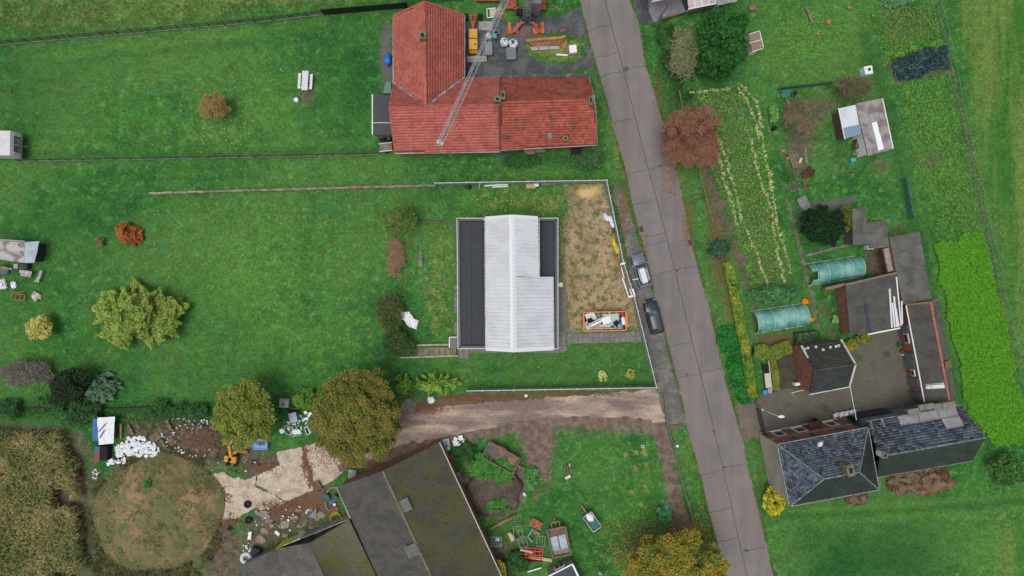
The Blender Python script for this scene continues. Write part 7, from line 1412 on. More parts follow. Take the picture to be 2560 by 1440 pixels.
for name,lab,px,py,mb,mt,rz in(
  ('grey_cabinet','grey metal cabinet in front of the junk shed',51,666,MB().box((0,0,.4),(.55,.55,.8)).box((0,0,.82),(.5,.5,.04)),m_zinc,0),('dark_cabinet','dark grey cupboard with a round hole in front of the junk shed',68,667,MB().box((0,0,.4),(1.0,.6,.8)).torus((.2,.05,.82),.14,.04,12,5),mat('cab_dark',rgb(60,66,70)),0),
  ('mouldy_board','long mouldy yellow board on the junk before the shed',25,671,MB().beam((-.7,.12,.7),(.8,-.1,.7),.28,.1),mat('mould_board',rgb(146,132,98),rgb(110,92,64),3),0),('stained_board','cream stained board on the junk nearest the lawn',73,680,MB().beam((-.8,.1,.6),(.75,-.15,.6),.4,.1),mat('cream_stain',rgb(186,176,154),rgb(146,124,100),3),0),('teal_box','dark teal box between the two junk boards',45,676,MB().box((0,0,.3),(.9,.5,.6)).box((0,0,.62),(.3,.12,.06)),mat('teal_dark',rgb(44,72,76)),-.1),
  ('grey_crate','pale grey crate under the stained board',70,688,MB().box((0,0,.2),(1.3,.35,.4)).box((0,0,.42),(1.2,.28,.04)),m_zinc,-.15),('boat_tub','dark rounded tub with a white edged board at the west edge',12,676,MB().blob((0,0,.2),(.75,.6,.3),.1,2,14,6).beam((-.35,-.6,.5),(-.35,.6,.5),.05,.06),mat('tub_slate',rgb(84,96,108)),0),('shovel','rusty pole leaning at the east end of the junk shed',97,647,MB().beam((-.35,-.85,.1),(.35,.9,.9),.08,.08),mat('rust_pole',rgb(124,88,66)),0),
  ('grey_board','grey panel leaning upright on the lawn beside the junk shed',105,691,MB().box((0,0,.25),(.35,1.5,.5)).beam((-.3,-.9,.5),(.15,.75,.5),.16,.06),m_zinc,-.35)):
 single(name,lab,'junk',mb,mt,px,py,rz)
for px,py,r,sd_,lb in((8,711,.55,1,'white plastic sack at the west edge below the junk shed'),(36,713,.38,4,'smaller pinkish white sack below the junk shed'),(93,741,.5,8,'torn white sack with brown waste beside the wooden frames'),(101,645,.16,3,'small cream pot by the rusty pole')):
 m=MB();m.blob((0,0,r*.3),(r,r*1.1,r*.6),.38,sd_,14,8,fr=2.3);single('sack',lb,'sack',m,mat('sack_dirty',rgb(196,186,180),rgb(128,104,88),2.5,.5,.62)if sd_==8 else m_bag,px,py)
t=thing('crate_heap','heap of brown wooden crate frames below the junk shed','frames',50,742,-.08);m_fr=mat('frame_wood',rgb(156,108,72),rgb(132,92,62),2)
for a,b in(((-.8,.35),(.8,.35)),((-.8,-.35),(.8,-.35)),((-.8,.35),(-.8,-.35)),((.8,.35),(.8,-.35)),((-.3,.35),(-.3,-.35)),((.25,.35),(.25,-.35)),((-.9,.7),(.2,.45)),((-.1,.45),(.7,.75))):m=MB();m.beam((*a,.3),(*b,.34),.1,.1);m.to('frame_bar',m_fr,t)
# ---------------------------------------------------------------- rubbish behind the hedge
t=thing('blue_container','blue steel tank half covered by a white sheet at the field corner','container',268,1070,-.03);m_bs=mat('faded_blue',rgb(58,98,152),rgb(72,106,150),1.5,fine=.12,spots=(rgb(130,90,70),2,.72,.76));m=MB();m.box((-.1,0,.6),(2.0,2.7,1.2));m.to('tank',m_bs,t);m=MB();m.box((-1.1,0,.4),(.3,2.65,.7));m.to('side_flange',m_bs,t)
ws_=single('white_cover','white plastic cover with dark slits over the blue steel tank','cover',MB().sheet((-.75,-1.75,1.28),(1.0,-1.6,1.2),(1.2,1.7,1.25),(-.95,1.6,1.32),10,16,.16,1.3,3),m_foam,278,1071,smooth=True)
for a,b in(((-.7,-.1),(.2,.9)),((-.6,-.9),(.0,.1))):m=MB();m.beam((*a,1.42),(*b,1.42),.09,.02);o=m.to('slit',m_black,ws_);o.location.z=-float(ws_.location.z)
t=thing('rusty_blue_tank','blue and rust red open steel tank with a black inside','container',265,1129,-.02);m=MB();m.box((-.45,-.3,.55),(.62,1.3,1.1));m.to('rusty_panel',mat('rust_panel',rgb(128,74,70),fine=.2),t);m=MB();m.box((-.45,.62,.55),(.62,.5,1.1));m.to('blue_panel',m_bs,t);m=MB();m.box((.3,0,.5),(.85,1.75,1.0));m.to('opening',m_black,t)
foam('foam_scraps','large heap of white foam scraps beside the earth mound',[(340,1115,36,26,1),(375,1125,24,20,.6),(310,1125,20,16,.35),(275,1155,10,6,.1),(300,1150,20,8,.12)],120,.1,.42,m_foam,3)
foam('foam_litter','scattered white foam crumbs among the brush and rubble',[(470,1100,80,50,1),(520,1070,30,25,.5),(590,1090,40,40,.4),(240,1185,8,14,.2),(445,1040,20,12,.2),(625,1375,22,22,.5),(745,1065,30,28,.8),(700,1290,80,40,.3),(620,1190,120,60,.25)],100,.06,.2,m_foam,4)
single('wood_plank','upright reddish wooden plank behind the foam scraps','plank',MB().beam((-.05,-1.0,.3),(.1,.95,.5),.2,.1),mat('plank_red',rgb(150,110,84)),306,1077)
pallet(390,1092,.5,'weathered grey pallet on the rubbish above the earth mound',m_pal,1.2,.9,.15,7);pallet(430,1099,-1.2,'tipped brown pallet beside the brush pile',m_pal,1.3,.8,.2,6,tilt=(.25,.1))
for px,py,lb,r in((425,1062,'mossy yellow log behind the grey pallet',.22),(412,1110,'pale stump end beside the grey pallet',.2),(330,1075,'mossy dark log left of the planks',.2)):m=MB();m.tube([(-.1,.7,.2),(.1,-.6,.2)],[r,r*.85],8);single('log',lb,'log',m,mat('mossy_log',rgb(124,116,78),rgb(92,84,60),2),px,py,.3)
t=thing('yellow_digger','small yellow tracked digger with its arm folded under the tree','digger',583,1143,-.1);m_dy=mat('digger_yellow',rgb(206,148,50),rgb(182,124,44),2,fine=.15)
m=MB();m.box((-.45,0,.8),(.5,.7,.45));m.to('bonnet',m_dy,t);m=MB();m.box((.4,-.05,.8),(.75,.75,.5));m.to('bonnet',m_dy,t);m=MB();m.cyl((0,-.05,.95),.22,.25,12);m.to('seat',m_black,t)
for s in(-1,1):m=MB();m.box((s*.5,-.2,.25),(.35,1.6,.5));m.to('track',m_tyre,t)
m=MB();m.beam((.1,.3,1.0),(-.05,1.9,1.6),.3,.25);m.to('boom',m_dy,t);m=MB();m.beam((.0,.6,.9),(.7,.95,.8),.32,.22);m.to('arm',m_dy,t);m=MB();m.beam((.7,.95,.8),(1.5,.9,.5),.14,.14);m.to('dipper',m_dy,t);m=MB();m.beam((.9,1.1,.7),(1.8,1.0,.4),.08,.08);m.to('ram',m_zinc,t);m=MB();m.box((1.7,.9,.3),(.4,.4,.3),.3);m.to('bucket',mat('rust_bucket',rgb(128,92,62)),t)
t=thing('blue_tank','bright blue water tank lid with moss in the middle at the yard edge','tank',656,1107,-.02);m_bt=mat('bright_blue',rgb(30,124,196),rough=.35,fine=.08);m=MB();m.box((0,0,.35),(1.7,1.25,.7));m.to('tank',m_bt,t)
for a,b in(((-.85,.62),(.85,.62)),((-.85,-.62),(.85,-.62)),((-.85,.62),(-.85,-.62)),((.85,.62),(.85,-.62))):m=MB();m.beam((*a,.74),(*b,.74),.12,.1);m.to('rim',m_bt,t)
m=MB();m.blob((0.02,.06,.7),(.55,.3,.04),.5,5,14,5,fr=2);m.to('moss',mat('moss_brown',rgb(116,102,48),rgb(86,84,36),4),t)
t=thing('box_with_hole','silver grey box with a round black hole beside the yellow green tree','box',715,1006,-.05);m=MB();m.box((0,0,.4),(1.15,1.05,.8));m.to('box',mat('silver_sheet',rgb(164,164,166),rgb(140,140,144),2),t);m=MB();m.cyl((-.1,-.1,.8),.14,.02,14);m.to('hole',m_black,t)
t=thing('grey_bin','tilted grey plastic bin on the rubbish heap','bin',739,1040,.25);m=MB();m.box((0,0,.5),(.95,1.25,1.0),top=.92);m.to('bin',mat('bin_grey',rgb(116,128,146),rough=.4),t);m=MB();m.box((0,0,1.02),(.92,1.2,.06));m.to('lid',mat('bin_lid',rgb(138,148,164),rough=.35),t)
for name,lab,px,py,mb,mt,rz in(
  ('teal_pipe','teal plastic pipe leading to the grey bin',722,1030,MB().tube([(-.5,.55,.3),(.35,-.5,.3)],.12,8),mat('teal_pipe',rgb(24,96,108)),0),('pole','thin pale pole lying below the box with the hole',722,1018,MB().beam((-1.3,.1,.2),(1.3,-.15,.2),.1,.1),m_bark2,0),
  ('white_tile_box','white broken box on the rubbish heap',707,1076,MB().box((0,0,.2),(.5,.55,.4)).box((.1,.1,.42),(.25,.2,.05)),m_white,.5),('white_sheet','rounded white sheet at the foot of the rubbish heap',743,1079,MB().sheet((-.6,-.3,.2),(.6,-.25,.25),(.5,.35,.3),(-.5,.35,.2),6,6,.25,2,6),m_foam,0),('split_barrel','white barrel half with a dark inside beside the russet tree',771,1075,MB().tube([(-.2,.5,.25),(.2,-.45,.25)],[.28,.34],12),m_white,.1),('barrel_inside_shade','dark grey board lying in the split white barrel',771,1075,MB().beam((-.15,.4,.5),(.15,-.4,.55),.26,.14),m_black,.1),  # black strip on the split barrel stands for the shade inside it
  ('metal_rack','grey green metal frame on the rubbish heap',725,1073,MB().beam((-.6,.5,.3),(-.5,-.4,.3),.12,.1).beam((-.5,-.4,.3),(.2,-.7,.3),.12,.1).beam((.2,-.7,.3),(.5,.3,.3),.12,.1).beam((.5,.3,.3),(-.6,.5,.3),.12,.1),m_zinc,0),('white_block','white block at the upper corner of the rubbish heap',766,1030,MB().box((0,0,.2),(.38,.38,.35)).box((.4,-.4,.15),(.36,.36,.3)),m_white,.5),('white_block','pair of white blocks nearest the russet tree',774,1038,MB().box((0,0,.2),(.32,.3,.3)).box((-.35,-.3,.15),(.4,.3,.3)),m_white,.2)):
 single(name,lab,'junk',mb,mt,px,py,rz)
# ---------------------------------------------------------------- barn yard
def tyre(px,py,r,lab,z=.12):
 t=thing('old_tyre',lab,'tyre',px,py,0,'old tyres on the yard');m=MB();m.torus((0,0,r*.3),r*.72,r*.3,22,8);m.to('tyre',m_tyre,t,smooth=True);m=MB();m.cyl((0,0,.03),r*.5,.03,14);m.to('inside',mat('tyre_water',rgb(44,46,44)),t)
tyre(620,1260,.48,'old black tyre on the pale concrete yard');tyre(622,1300,.46,'old black tyre at the lower edge of the pale yard');tyre(575,1320,.3,'small old tyre half sunk in the mud track');tyre(527,1394,.3,'small tyre in the mud beside the low barn track');tyre(683,1307,.2,'little wheel lying among the stones of the barn yard')
pallet(858,1168,.3,'reddish grey pallet under the russet tree at the barn',mat('pallet_red',rgb(126,100,92),rgb(104,82,76),2,fine=.25),1.2,.9,.1,7);pallet(836,1273,-.05,'brown pallet above the yellow hose coil',mat('pallet_brown',rgb(142,102,74),rgb(120,86,64),2,fine=.25),1.15,.8,.1,7);pallet(1003,1168,.4,'mossy pallet leaning at the barn gable',m_pal,1.0,.6,.2,6)
t=thing('cattle_grid','grey slatted metal grid leaning at the barn wall','grid',882,1190,-.15)
for i in range(14):m=MB();m.beam((-.45,-.95+i*.14,.3+i*.03),(.45,-.9+i*.14,.3+i*.03),.08,.05);m.to('slat',m_zinc,t)
for x in(-.45,0,.45):m=MB();m.beam((x,-1.0,.25),(x,.95,.7),.08,.06);m.to('rail',m_zinc,t)
t=thing('hand_cart','old brown hand cart with an orange frame at the slab edge','cart',796,1212,-1.1);m=MB();m.box((0,0,.4),(1.1,.7,.25));m.to('bed',mat('cart_brown',rgb(96,78,68),fine=.3),t)
for y in(-.35,.35):m=MB();m.beam((-.7,y,.6),(.7,y,.55),.08,.1);m.to('rail',mat('cart_orange',rgb(156,94,66)),t)
m=MB();m.tube([(.45,-.25,.22),(.45,.25,.22)],.22,12);m.to('wheel',m_tyre,t)
t=thing('hose_coil','yellow hose coiled on the ground by the low barn','hose',841,1295)
for k in range(6):m=MB();m.torus((R_.uniform(-.06,.06),R_.uniform(-.06,.06),.06+k*.035),.62+R_.uniform(-.1,.1),.045,26,5);m.to('loop',mat('hose_yellow',rgb(188,160,40),rgb(160,134,36),3),t)
a=[W(842,1217,.3),W(826,1220,.3),W(815,1234,.25),W(812,1252,.2),W(816,1268,.2),W(822,1278,.2)];m=MB();m.tube(a,.07,7);single('green_hose','thick pale green hose curving at the barn corner','hose',m,mat('hose_green',rgb(112,158,132)))
for px,py,r,lb,mt in((830,1252,.2,'upper blue canister by the green hose',mat('canister_blue',rgb(44,116,186))),(836,1248,.17,'second blue canister beside the barn',MATS['canister_blue']),(838,1259,.17,'white canister touching the blue canisters',m_white)):m=MB();m.cyl((0,0,0),r,.45,12);m.cyl((0,0,.45),r*.4,.08,8);single('canister',lb,'canister',m,mt,px,py)
for px,py,r,lb in((817,1241,.45,'dark green drum inside the curve of the green hose'),(840,1240,.3,'grey green drum at the barn wall')):m=MB();m.cyl((0,0,0),r,.6,14);m.torus((0,0,.6),r,.04,16,5);single('drum',lb,'drum',m,mat('drum_green',rgb(70,100,84),rgb(58,82,72),2),px,py)
for name,lab,px,py,mb,mt,rz in(
  ('bent_sheet','bent blue grey metal sheet on the stones of the barn yard',782,1284,MB().sheet((-.6,-.4,.1),(.5,-.55,.2),(.6,.9,.5),(.0,.2,.2),6,6,.2,1.5,3),mat('sheet_bluegrey',rgb(116,128,144)),0),('grey_tray','long grey metal tray with leaves beside the tyres',657,1285,MB().sheet((-1.0,.4,.1),(-.9,.0,.1),(.9,-.6,.15),(1.0,-.1,.2),4,8,.1,1.2,7),mat('tray_grey',rgb(120,124,130),rgb(128,112,98),1.2),0),
  ('red_crate','small reddish crate with a pale rim on the barn yard',741,1291,MB().box((0,0,.15),(.55,.4,.3)).beam((-.28,.2,.32),(.28,.2,.32),.06,.06).beam((-.28,-.2,.32),(.28,-.2,.32),.06,.06).beam((-.28,.2,.32),(-.28,-.2,.32),.06,.06).beam((.28,.2,.32),(.28,-.2,.32),.06,.06),mat('crate_red',rgb(132,92,78),rgb(180,160,150),6),.05),('grey_plank','long grey plank leading to the bent metal sheet',759,1311,MB().beam((-.55,-.85,.1),(.5,.75,.2),.22,.1),m_bark2,0),('white_sink','white sink bowl on the muddy ground',695,1331,MB().box((0,0,.15),(.65,.36,.3)).box((0,0,.31),(.55,.26,.03)),m_white,-.75),('white_scrap','large white plastic scrap on the grass by the tyre',625,1338,MB().sheet((-.3,-.5,.2),(.2,-.5,.2),(.4,.6,.3),(-.1,.5,.2),5,6,.3,2.2,4),m_foam,0),
  ('black_box','black box with a grey lid beside the white tank ring',643,1375,MB().box((0,0,.4),(1.0,.95,.8)).box((-.15,-.1,.82),(.7,.65,.05)),mat('box_black',rgb(42,46,52)),-.35),('white_block_small','small white block on the yard stones',722,1299,MB().box((0,0,.12),(.25,.25,.24)).box((.05,.05,.26),(.12,.12,.04)),m_white,.3),('slanted_slab','slanted concrete slab against the east barn wall',1150,1190,MB().box((0,0,.5),(.45,1.4,.12),tilt=(.3,.4)).box((.1,-.6,.3),(.4,.3,.1)),m_conc,.4),('door_plank','short pile of brown planks at the east barn wall',1151,1207,MB().box((0,0,.3),(.8,.22,.3)).box((.1,.28,.3),(.8,.2,.3)),m_bark2,.5),('red_gate_bit','rusty red iron piece in the weeds at the barn corner',1129,1141,MB().beam((-.3,.3,.3),(.2,-.3,.3),.1,.1).beam((-.1,.35,.3),(.4,-.25,.3),.1,.1),m_crr,0)):
 single(name,lab,'junk',mb,mt,px,py,rz)
t=thing('round_tank','round white plastic tank ring with an open middle beside the low barn','tank',618,1393);m=MB();m.torus((0,0,.3),.55,.26,22,8);m.to('ring',mat('ring_white',rgb(186,196,190),rough=.35),t,smooth=True);m=MB();m.cyl((0,0,.05),.36,.05,14);m.to('dirt',mat('ring_dirt',rgb(130,108,88)),t)
g=np.random.default_rng(6);m=MB()
for i in range(26):px,py=g.uniform(650,800),g.uniform(1265,1350);r=g.uniform(.2,.75);m.blob((*W(px,py)[:2],.02),(r,r*g.uniform(.5,.9),.14),.35,i,9,4)
o=m.to('broken_concrete',mat('broken_conc',rgb(146,132,112),rgb(116,106,88),1,fine=.3),None,'stuff');o['label']='broken concrete lumps in front of the low barn';o['category']='rubble'
m=MB();m.blob((0,0,.2),(.55,.45,.4),.35,3,12,7,fr=2);single('white_sack','white sack under the bamboo clump at the farm drive','sack',m,m_bag,1078,998,smooth=True)
m=MB();m.cyl((0,0,0),1.0,.07,20,.95);single('round_slab','round pale concrete slab beside the farm drive','slab',m,m_conc,1022,1016);m=MB();m.torus((0,0,.12),.14,.06,14,6);m.cyl((0,0,0),.16,.12,12);single('drain_cap','small white drain cap at the foot of the south panel fence','pipe',m,m_white,1315,989)
t=thing('white_fridge','white fridge lying on its back at the barn corner','fridge',1115,1110,.12);m=MB();m.box((0,0,.3),(.95,1.35,.55));m.to('body',m_white,t);m=MB();m.box((0,.0,.6),(.84,1.2,.05));m.to('inner_door',mat('fridge_in',rgb(176,182,186)),t);m=MB();m.beam((-.4,-.1,.66),(.4,-.15,.66),.06,.05);m.to('shelf_bar',m_black,t);m=MB();m.beam((.15,.5,.66),(.05,-.6,.66),.06,.05);m.to('shelf_bar',m_black,t)
t=thing('foam_heap','heap of white foam panels with dark pieces next to the white fridge','foam panels',1148,1101)
for i in range(7):m=MB();a=R_.uniform(0,3);m.box((R_.uniform(-.4,.4),R_.uniform(-.4,.45),.08+i*.07),(R_.uniform(.7,1.1),R_.uniform(.5,.9),.08),a,tilt=(R_.uniform(-.08,.08),R_.uniform(-.08,.08)));m.to('panel',m_foam,t)
for x,y in((-.1,.1),(.25,.05),(.2,-.5)):m=MB();m.box((x,y,.64),(.3,.12,.05),.3);m.to('dark_piece',m_black,t)
def trailer(px,py,rz,Lx,Wd,Hh,lab,rim,bed,cat='trailer',name='farm_trailer',draw=1):
 t=thing(name,lab,cat,px,py,rz);m=MB();m.box((0,0,.75),(Lx-.1,Wd-.1,.08));m.to('bed',bed,t)
 for s in(-1,1):
  m=MB();m.box((0,s*Wd/2,.75+Hh/2),(Lx,.07,Hh));m.to('side_board',rim,t);m=MB();m.box((s*Lx/2,0,.75+Hh/2),(.07,Wd,Hh));m.to('end_board',rim,t);m=MB();m.beam((-Lx/2,s*Wd/2,.77+Hh),(Lx/2,s*Wd/2,.77+Hh),.12,.08);m.to('top_rail',rim,t)
  m=MB();m.beam((s*Lx/2,-Wd/2,.77+Hh),(s*Lx/2,Wd/2,.77+Hh),.12,.08);m.to('top_rail',rim,t);m=MB();m.tube([(.1*Lx,s*(Wd/2-.25),.4),(.1*Lx,s*(Wd/2+.02),.4)],.4,14);m.to('wheel',m_tyre,t)
 m=MB();m.beam((draw*Lx/2,0,.6),(draw*(Lx/2+1.1),0,.5),.14,.12);m.to('drawbar',m_crr,t);return t
m_rb=mat('rust_bed',rgb(86,64,60),rgb(120,92,66),.9,.5,.62,fine=.2,rough=.6,spots=(rgb(150,122,80),1.1,.66,.74));m_rr=mat('rusty_rim',rgb(116,82,68),rgb(136,116,100),2,fine=.25)
t=trailer(1253,1138,ang(77,43),4.3,2.1,.6,'rusty brown tipping trailer on the manure heap',m_rr,m_rb);m=MB();m.torus((-.4,1.15,.9),.6,.06,16,5,tilt=(1.4,0));m.to('mudguard',m_crr,t)
t=trailer(1396,1346,ang(-16,-78),3.5,2.3,.5,'open farm trailer with mossy rims and two pale sheets in its bed',mat('mossy_rim',rgb(128,122,78),rgb(108,90,70),2,fine=.25),mat('trailer_bed',rgb(112,90,88),rgb(96,76,70),1.2,fine=.15))
for y in(-.5,.55):m=MB();m.box((-.2,y,.83),(1.7,.9,.04));m.to('pale_sheet',mat('pale_sheet',rgb(168,180,190),rgb(150,160,168),2),t)
m=MB();m.box((-1.35,0,.82),(.7,2.0,.04));m.to('rust_sheet',mat('rust_sheet',rgb(130,110,96),rgb(128,128,132),1.4),t)
for a,b in(((1.8,-.5),(2.4,-.5)),((1.8,.5),(2.4,.5)),((2.4,-.5),(2.4,.5))):m=MB();m.beam((*a,.9),(*b,.9),.14,.1);m.to('hitch_frame',MATS['mossy_rim'],t)
t=trailer(1478,1297,ang(-28,-40),2.2,1.25,.35,'small grey garden trailer with a white bundle and green sheet',m_zinc,mat('trailer_grey',rgb(96,108,108)),name='garden_trailer');bun=MB();bun.blob((0,0,.25),(.62,.45,.3),.12,6,14,8);o=single('white_bundle','white wrapped bundle lying in the small garden trailer','bundle',bun,m_bag,1475,1292,ang(-28,-40),h=.78,smooth=True)
single('green_sheet','dark green folded sheet at the tail of the garden trailer','sheet',MB().sheet((-.45,-.4,.05),(.45,-.4,.1),(.45,.4,.15),(-.45,.4,.05),5,5,.15,2,5),mat('sheet_green',rgb(40,112,96)),1485,1308,ang(-28,-40),h=.82)
t=thing('saw_bench','old grey saw bench standing in the weeds on the lawn','bench',1419,1175,.12)
for a,b in(((-.4,.6),(.4,.6)),((-.4,.6),(-.4,-.4)),((.35,.6),(.35,-.3)),((-.4,-.3),(.4,-.3)),((-.05,.6),(-.05,-.4))):m=MB();m.beam((*a,.6),(*b,.6),.1,.1);m.to('bar',m_bark2,t);m=MB();m.beam((*a,0),(*a,.6),.08,.08);m.to('leg',m_bark2,t)
m=MB();m.box((-.1,-.75,.5),(.7,.35,.1),.4);m.to('end_board',m_pw,t);m=MB();m.box((.3,.85,.7),(.22,.28,.3));m.to('block',mat('cream_block',rgb(176,164,130)),t)
t=thing('white_square_ring','small white square frame standing by the yellow grass patches','frame',1606,1115,.1)
for a,b in(((-.15,.15),(.15,.15)),((-.15,-.15),(.15,-.15)),((-.15,.15),(-.15,-.15)),((.15,.15),(.15,-.15))):m=MB();m.beam((*a,.3),(*b,.3),.05,.05);m.to('bar',m_white,t)
def frame(px,py,rz,w,l,h,lab,mt,bars=5,name='wire_cage',cat='cage'):
 t=thing(name,lab,cat,px,py,rz)
 for z in(.06,h):
  for s in(-1,1):m=MB();m.beam((-w/2,s*l/2,z),(w/2,s*l/2,z),.06,.06);m.to('rail',mt,t);m=MB();m.beam((s*w/2,-l/2,z),(s*w/2,l/2,z),.06,.06);m.to('rail',mt,t)
 for sx in(-1,1):
  for sy in(-1,1):m=MB();m.beam((sx*w/2,sy*l/2,0),(sx*w/2,sy*l/2,h),.06,.06);m.to('post',mt,t)
 for i in range(bars):x=-w/2+w*(i+1)/(bars+1);m=MB();m.beam((x,-l/2,h),(x,l/2,h),.03,.03);m.to('bar',mt,t)
 return t
m_cage=mat('cage_zinc',rgb(128,138,140));frame(1241,1348,-.03,1.3,1.2,.9,'small grey wire cage with a white tray by the barn wall',m_cage,9);m=MB();m.box((0,0,.5),(.45,.3,.1));m.box((0,0,.2),(.4,.3,.4));single('white_tray','white tray inside the small grey wire cage','tray',m,m_white,1244,1345)
frame(1295,1326,.12,1.1,1.6,.8,'open grey steel frame next to the orange brick crate',m_cage,1,'steel_rack','frame');frame(1307,1352,.3,1.0,1.3,.5,'second grey steel frame lying below the open steel frame',m_cage,1,'steel_rack','frame');frame(1352,1350,-.02,1.0,1.3,.5,'thin grey steel frame beside the open farm trailer',m_cage,2,'steel_rack','frame')
t=thing('bent_rack','bent grey frame standing between the orange crate and the red frame','frame',1333,1337)
for a,b in(((-.1,.9),(-.7,-.1)),((-.7,-.1),(-.1,-.7)),((-.1,.9),(.8,.3)),((.0,.75),(.75,.15))):m=MB();m.beam((*a,.5),(*b,.5),.18,.14);m.to('bar',m_cage,t)
t=thing('red_machine','bright red orange steel machine frame in the barn yard','machine frame',1327,1378,-.08);m_rf=mat('machine_red',rgb(206,76,46),rgb(180,66,42),2,fine=.1)
for y in(-.6,-.2,.3,.62):m=MB();m.beam((-1.3,y,.6),(1.5,y,.6),.1,.12);m.to('beam',m_rf,t)
for x in(-1.25,-.6,-.1,.45,1.1,1.45):m=MB();m.beam((x,-.62,.6),(x,.64,.6),.09,.1);m.to('cross_bar',m_rf,t);m=MB();m.beam((x,-.6,0),(x,-.6,.6),.07,.07);m.to('leg',m_rf,t)
m=MB();m.beam((-2.0,.0,.6),(-1.2,.0,.6),.1,.1);m.to('drawbar',m_rf,t);m=MB();m.beam((-1.35,.35,.72),(.25,.1,.72),.24,.05);m.to('grey_panel',m_zinc,t);m=MB();m.box((.5,-.05,.3),(1.5,.9,.2));m.to('belly',mat('dark_maroon',rgb(66,36,40)),t)
t=thing('brick_crate','orange mesh crate full of reddish bricks','crate',1340,1307,-.5);m_oc=mat('crate_orange',rgb(204,110,70))
for i in range(4):
 for j in range(3):m=MB();m.box((-.45+i*.3,-.25+j*.25,.35+R_.uniform(-.05,.05)),(.26,.2,.2),R_.uniform(-.2,.2));m.to('brick',mat('pale_brick',rgb(168,104,82),rgb(140,96,80),3,objrand=.2),t)
for a,b in(((-.7,.45),(.7,.45)),((-.7,-.45),(.7,-.45)),((-.7,.45),(-.7,-.45)),((.7,.45),(.7,-.45)),((.05,.45),(.05,-.45))):m=MB();m.beam((*a,.5),(*b,.5),.07,.07);m.to('bar',m_oc,t)
for name,lab,px,py,mb,mt,rz in(
  ('wood_log','long weathered tree trunk lying below the manure heap',1258,1304,MB().tube([(-1.6,-.85,.15),(-.3,-.1,.2),(1.6,.8,.2)],[.14,.2,.22],8),mat('trunk_brown',rgb(140,112,82),rgb(106,92,66),1.5,fine=.3),0),('cream_board','broken cream board beside the open steel frame',1278,1341,MB().box((0,0,.1),(.5,1.1,.05)).box((.25,.2,.16),(.5,.35,.05)),mat('cream_b',rgb(188,172,140)),.45),('dark_beam','dark beam lying across the cream board',1285,1336,MB().beam((-.5,.5,.25),(.55,-.6,.25),.2,.14),m_bark,0),('long_white_board','long cream white board at the foot of the red frame',1351,1396,MB().beam((-1.5,.28,.15),(1.45,-.22,.15),.42,.06),mat('board_cream',rgb(186,176,148),rgb(172,160,130),2),0),('brown_pipe','brown steel pipe below the long cream board',1332,1404,MB().tube([(-1.1,-.05,.2),(1.2,.12,.2)],.16,10),mat('pipe_brown',rgb(86,62,58)),0),('white_pole','white square pole pointing at the small store',1335,1422,MB().beam((-.8,-.25,.3),(.9,.3,.4),.14,.12),m_white,0),('blue_sheet','small pale blue sheet on the edge of the manure heap',1311,1235,MB().sheet((-.2,-.25,.1),(.25,-.25,.1),(.2,.1,.2),(-.15,.3,.2),3,3,.15,2,1),mat('sheet_paleblue',rgb(170,196,214)),0)):
 single(name,lab,'junk',mb,mt,px,py,rz)
t=thing('folded_parasol','folded yellow and blue parasol standing on the lawn near the autumn tree','parasol',1504,1432);m=MB();m.tube([(0,0,0),(-.1,.1,2.2)],.03,6);m.to('pole',m_white,t);m=MB();m.tube([(-.05,.05,.9),(-.12,.15,1.5),(-.12,.12,2.3)],[.2,.16,.03],7);m.to('cloth',mat('parasol_yellow',rgb(200,180,110)),t);m=MB();m.sheet((-.6,.2,.8),(-.1,.1,.9),(-.1,.4,1.5),(-.4,.8,1.4),4,4,.2,2,2);m.to('flap',mat('parasol_blue',rgb(140,170,170)),t)
t=thing('yard_lamp','thin lamp post with a pale blue bulb beside the yellow leaved shrub','lamp post',1246,1424);m=MB();m.tube([(0,0,0),(0,0,2.0)],.04,6);m.to('pole',m_pole,t);m=MB();m.blob((0,0,2.1),.16,.02,1);m.to('bulb',mat('bulb_blue',rgb(170,196,216)),t)
# ---------------------------------------------------------------- courtyard things
m_ch=mat('chair_white',rgb(216,218,220),fine=.02,rough=.4)
def chair(px,py,rz,lab):
 t=thing('garden_chair',lab,'chair',px,py,rz,'white plastic garden chairs');t.scale=(1.2,)*3;m=MB();m.box((0,0,.42),(.48,.46,.05));m.to('seat',m_ch,t);m=MB();m.tube([(-.26,-.2,.85),(-.16,-.3,.88),(.16,-.3,.88),(.26,-.2,.85)],.05,6);m.add([(-.24,-.24,.42),(.24,-.24,.42),(.2,-.3,.86),(-.2,-.3,.86)],[(0,1,2,3)]);m.to('backrest',m_ch,t)
 for s in(-1,1):
  m=MB();m.tube([(s*.27,-.22,.66),(s*.28,.2,.66),(s*.27,.24,.4)],.04,5);m.to('armrest',m_ch,t)
  for y in(-.2,.2):m=MB();m.beam((s*.22,y,0),(s*.22,y,.42),.05,.05);m.to('leg',m_ch,t)
for px,py,rz,lb in((2084,1036,.5,'first white plastic chair of the row, turned towards the iron gate'),(2098,1034,.4,'second white plastic chair from the iron gate'),(2111,1032,.1,'third white plastic chair, one before the black lean-to'),(2124,1029,.1,'last white plastic chair of the row, closest to the black lean-to')):chair(px,py,rz+3.1,lb)
t=thing('small_trailer','narrow black trailer with a long white lid beside the yellow hedge','trailer',1914,942,.12);m=MB();m.box((0,-.4,.5),(.66,1.8,.25));m.to('lid',mat('lid_cream',rgb(186,184,168)),t);m=MB();m.box((-.1,1.1,.45),(.6,.9,.2));m.to('box',m_black,t)
for s in(-1,1):m=MB();m.beam((s*.42,-1.6,.5),(s*.42,2.0,.5),.06,.1);m.to('frame_rail',m_white if s>0 else m_black,t)
m=MB();m.box((.15,-1.7,.4),(.5,.6,.3));m.to('tail_box',m_zinc,t)
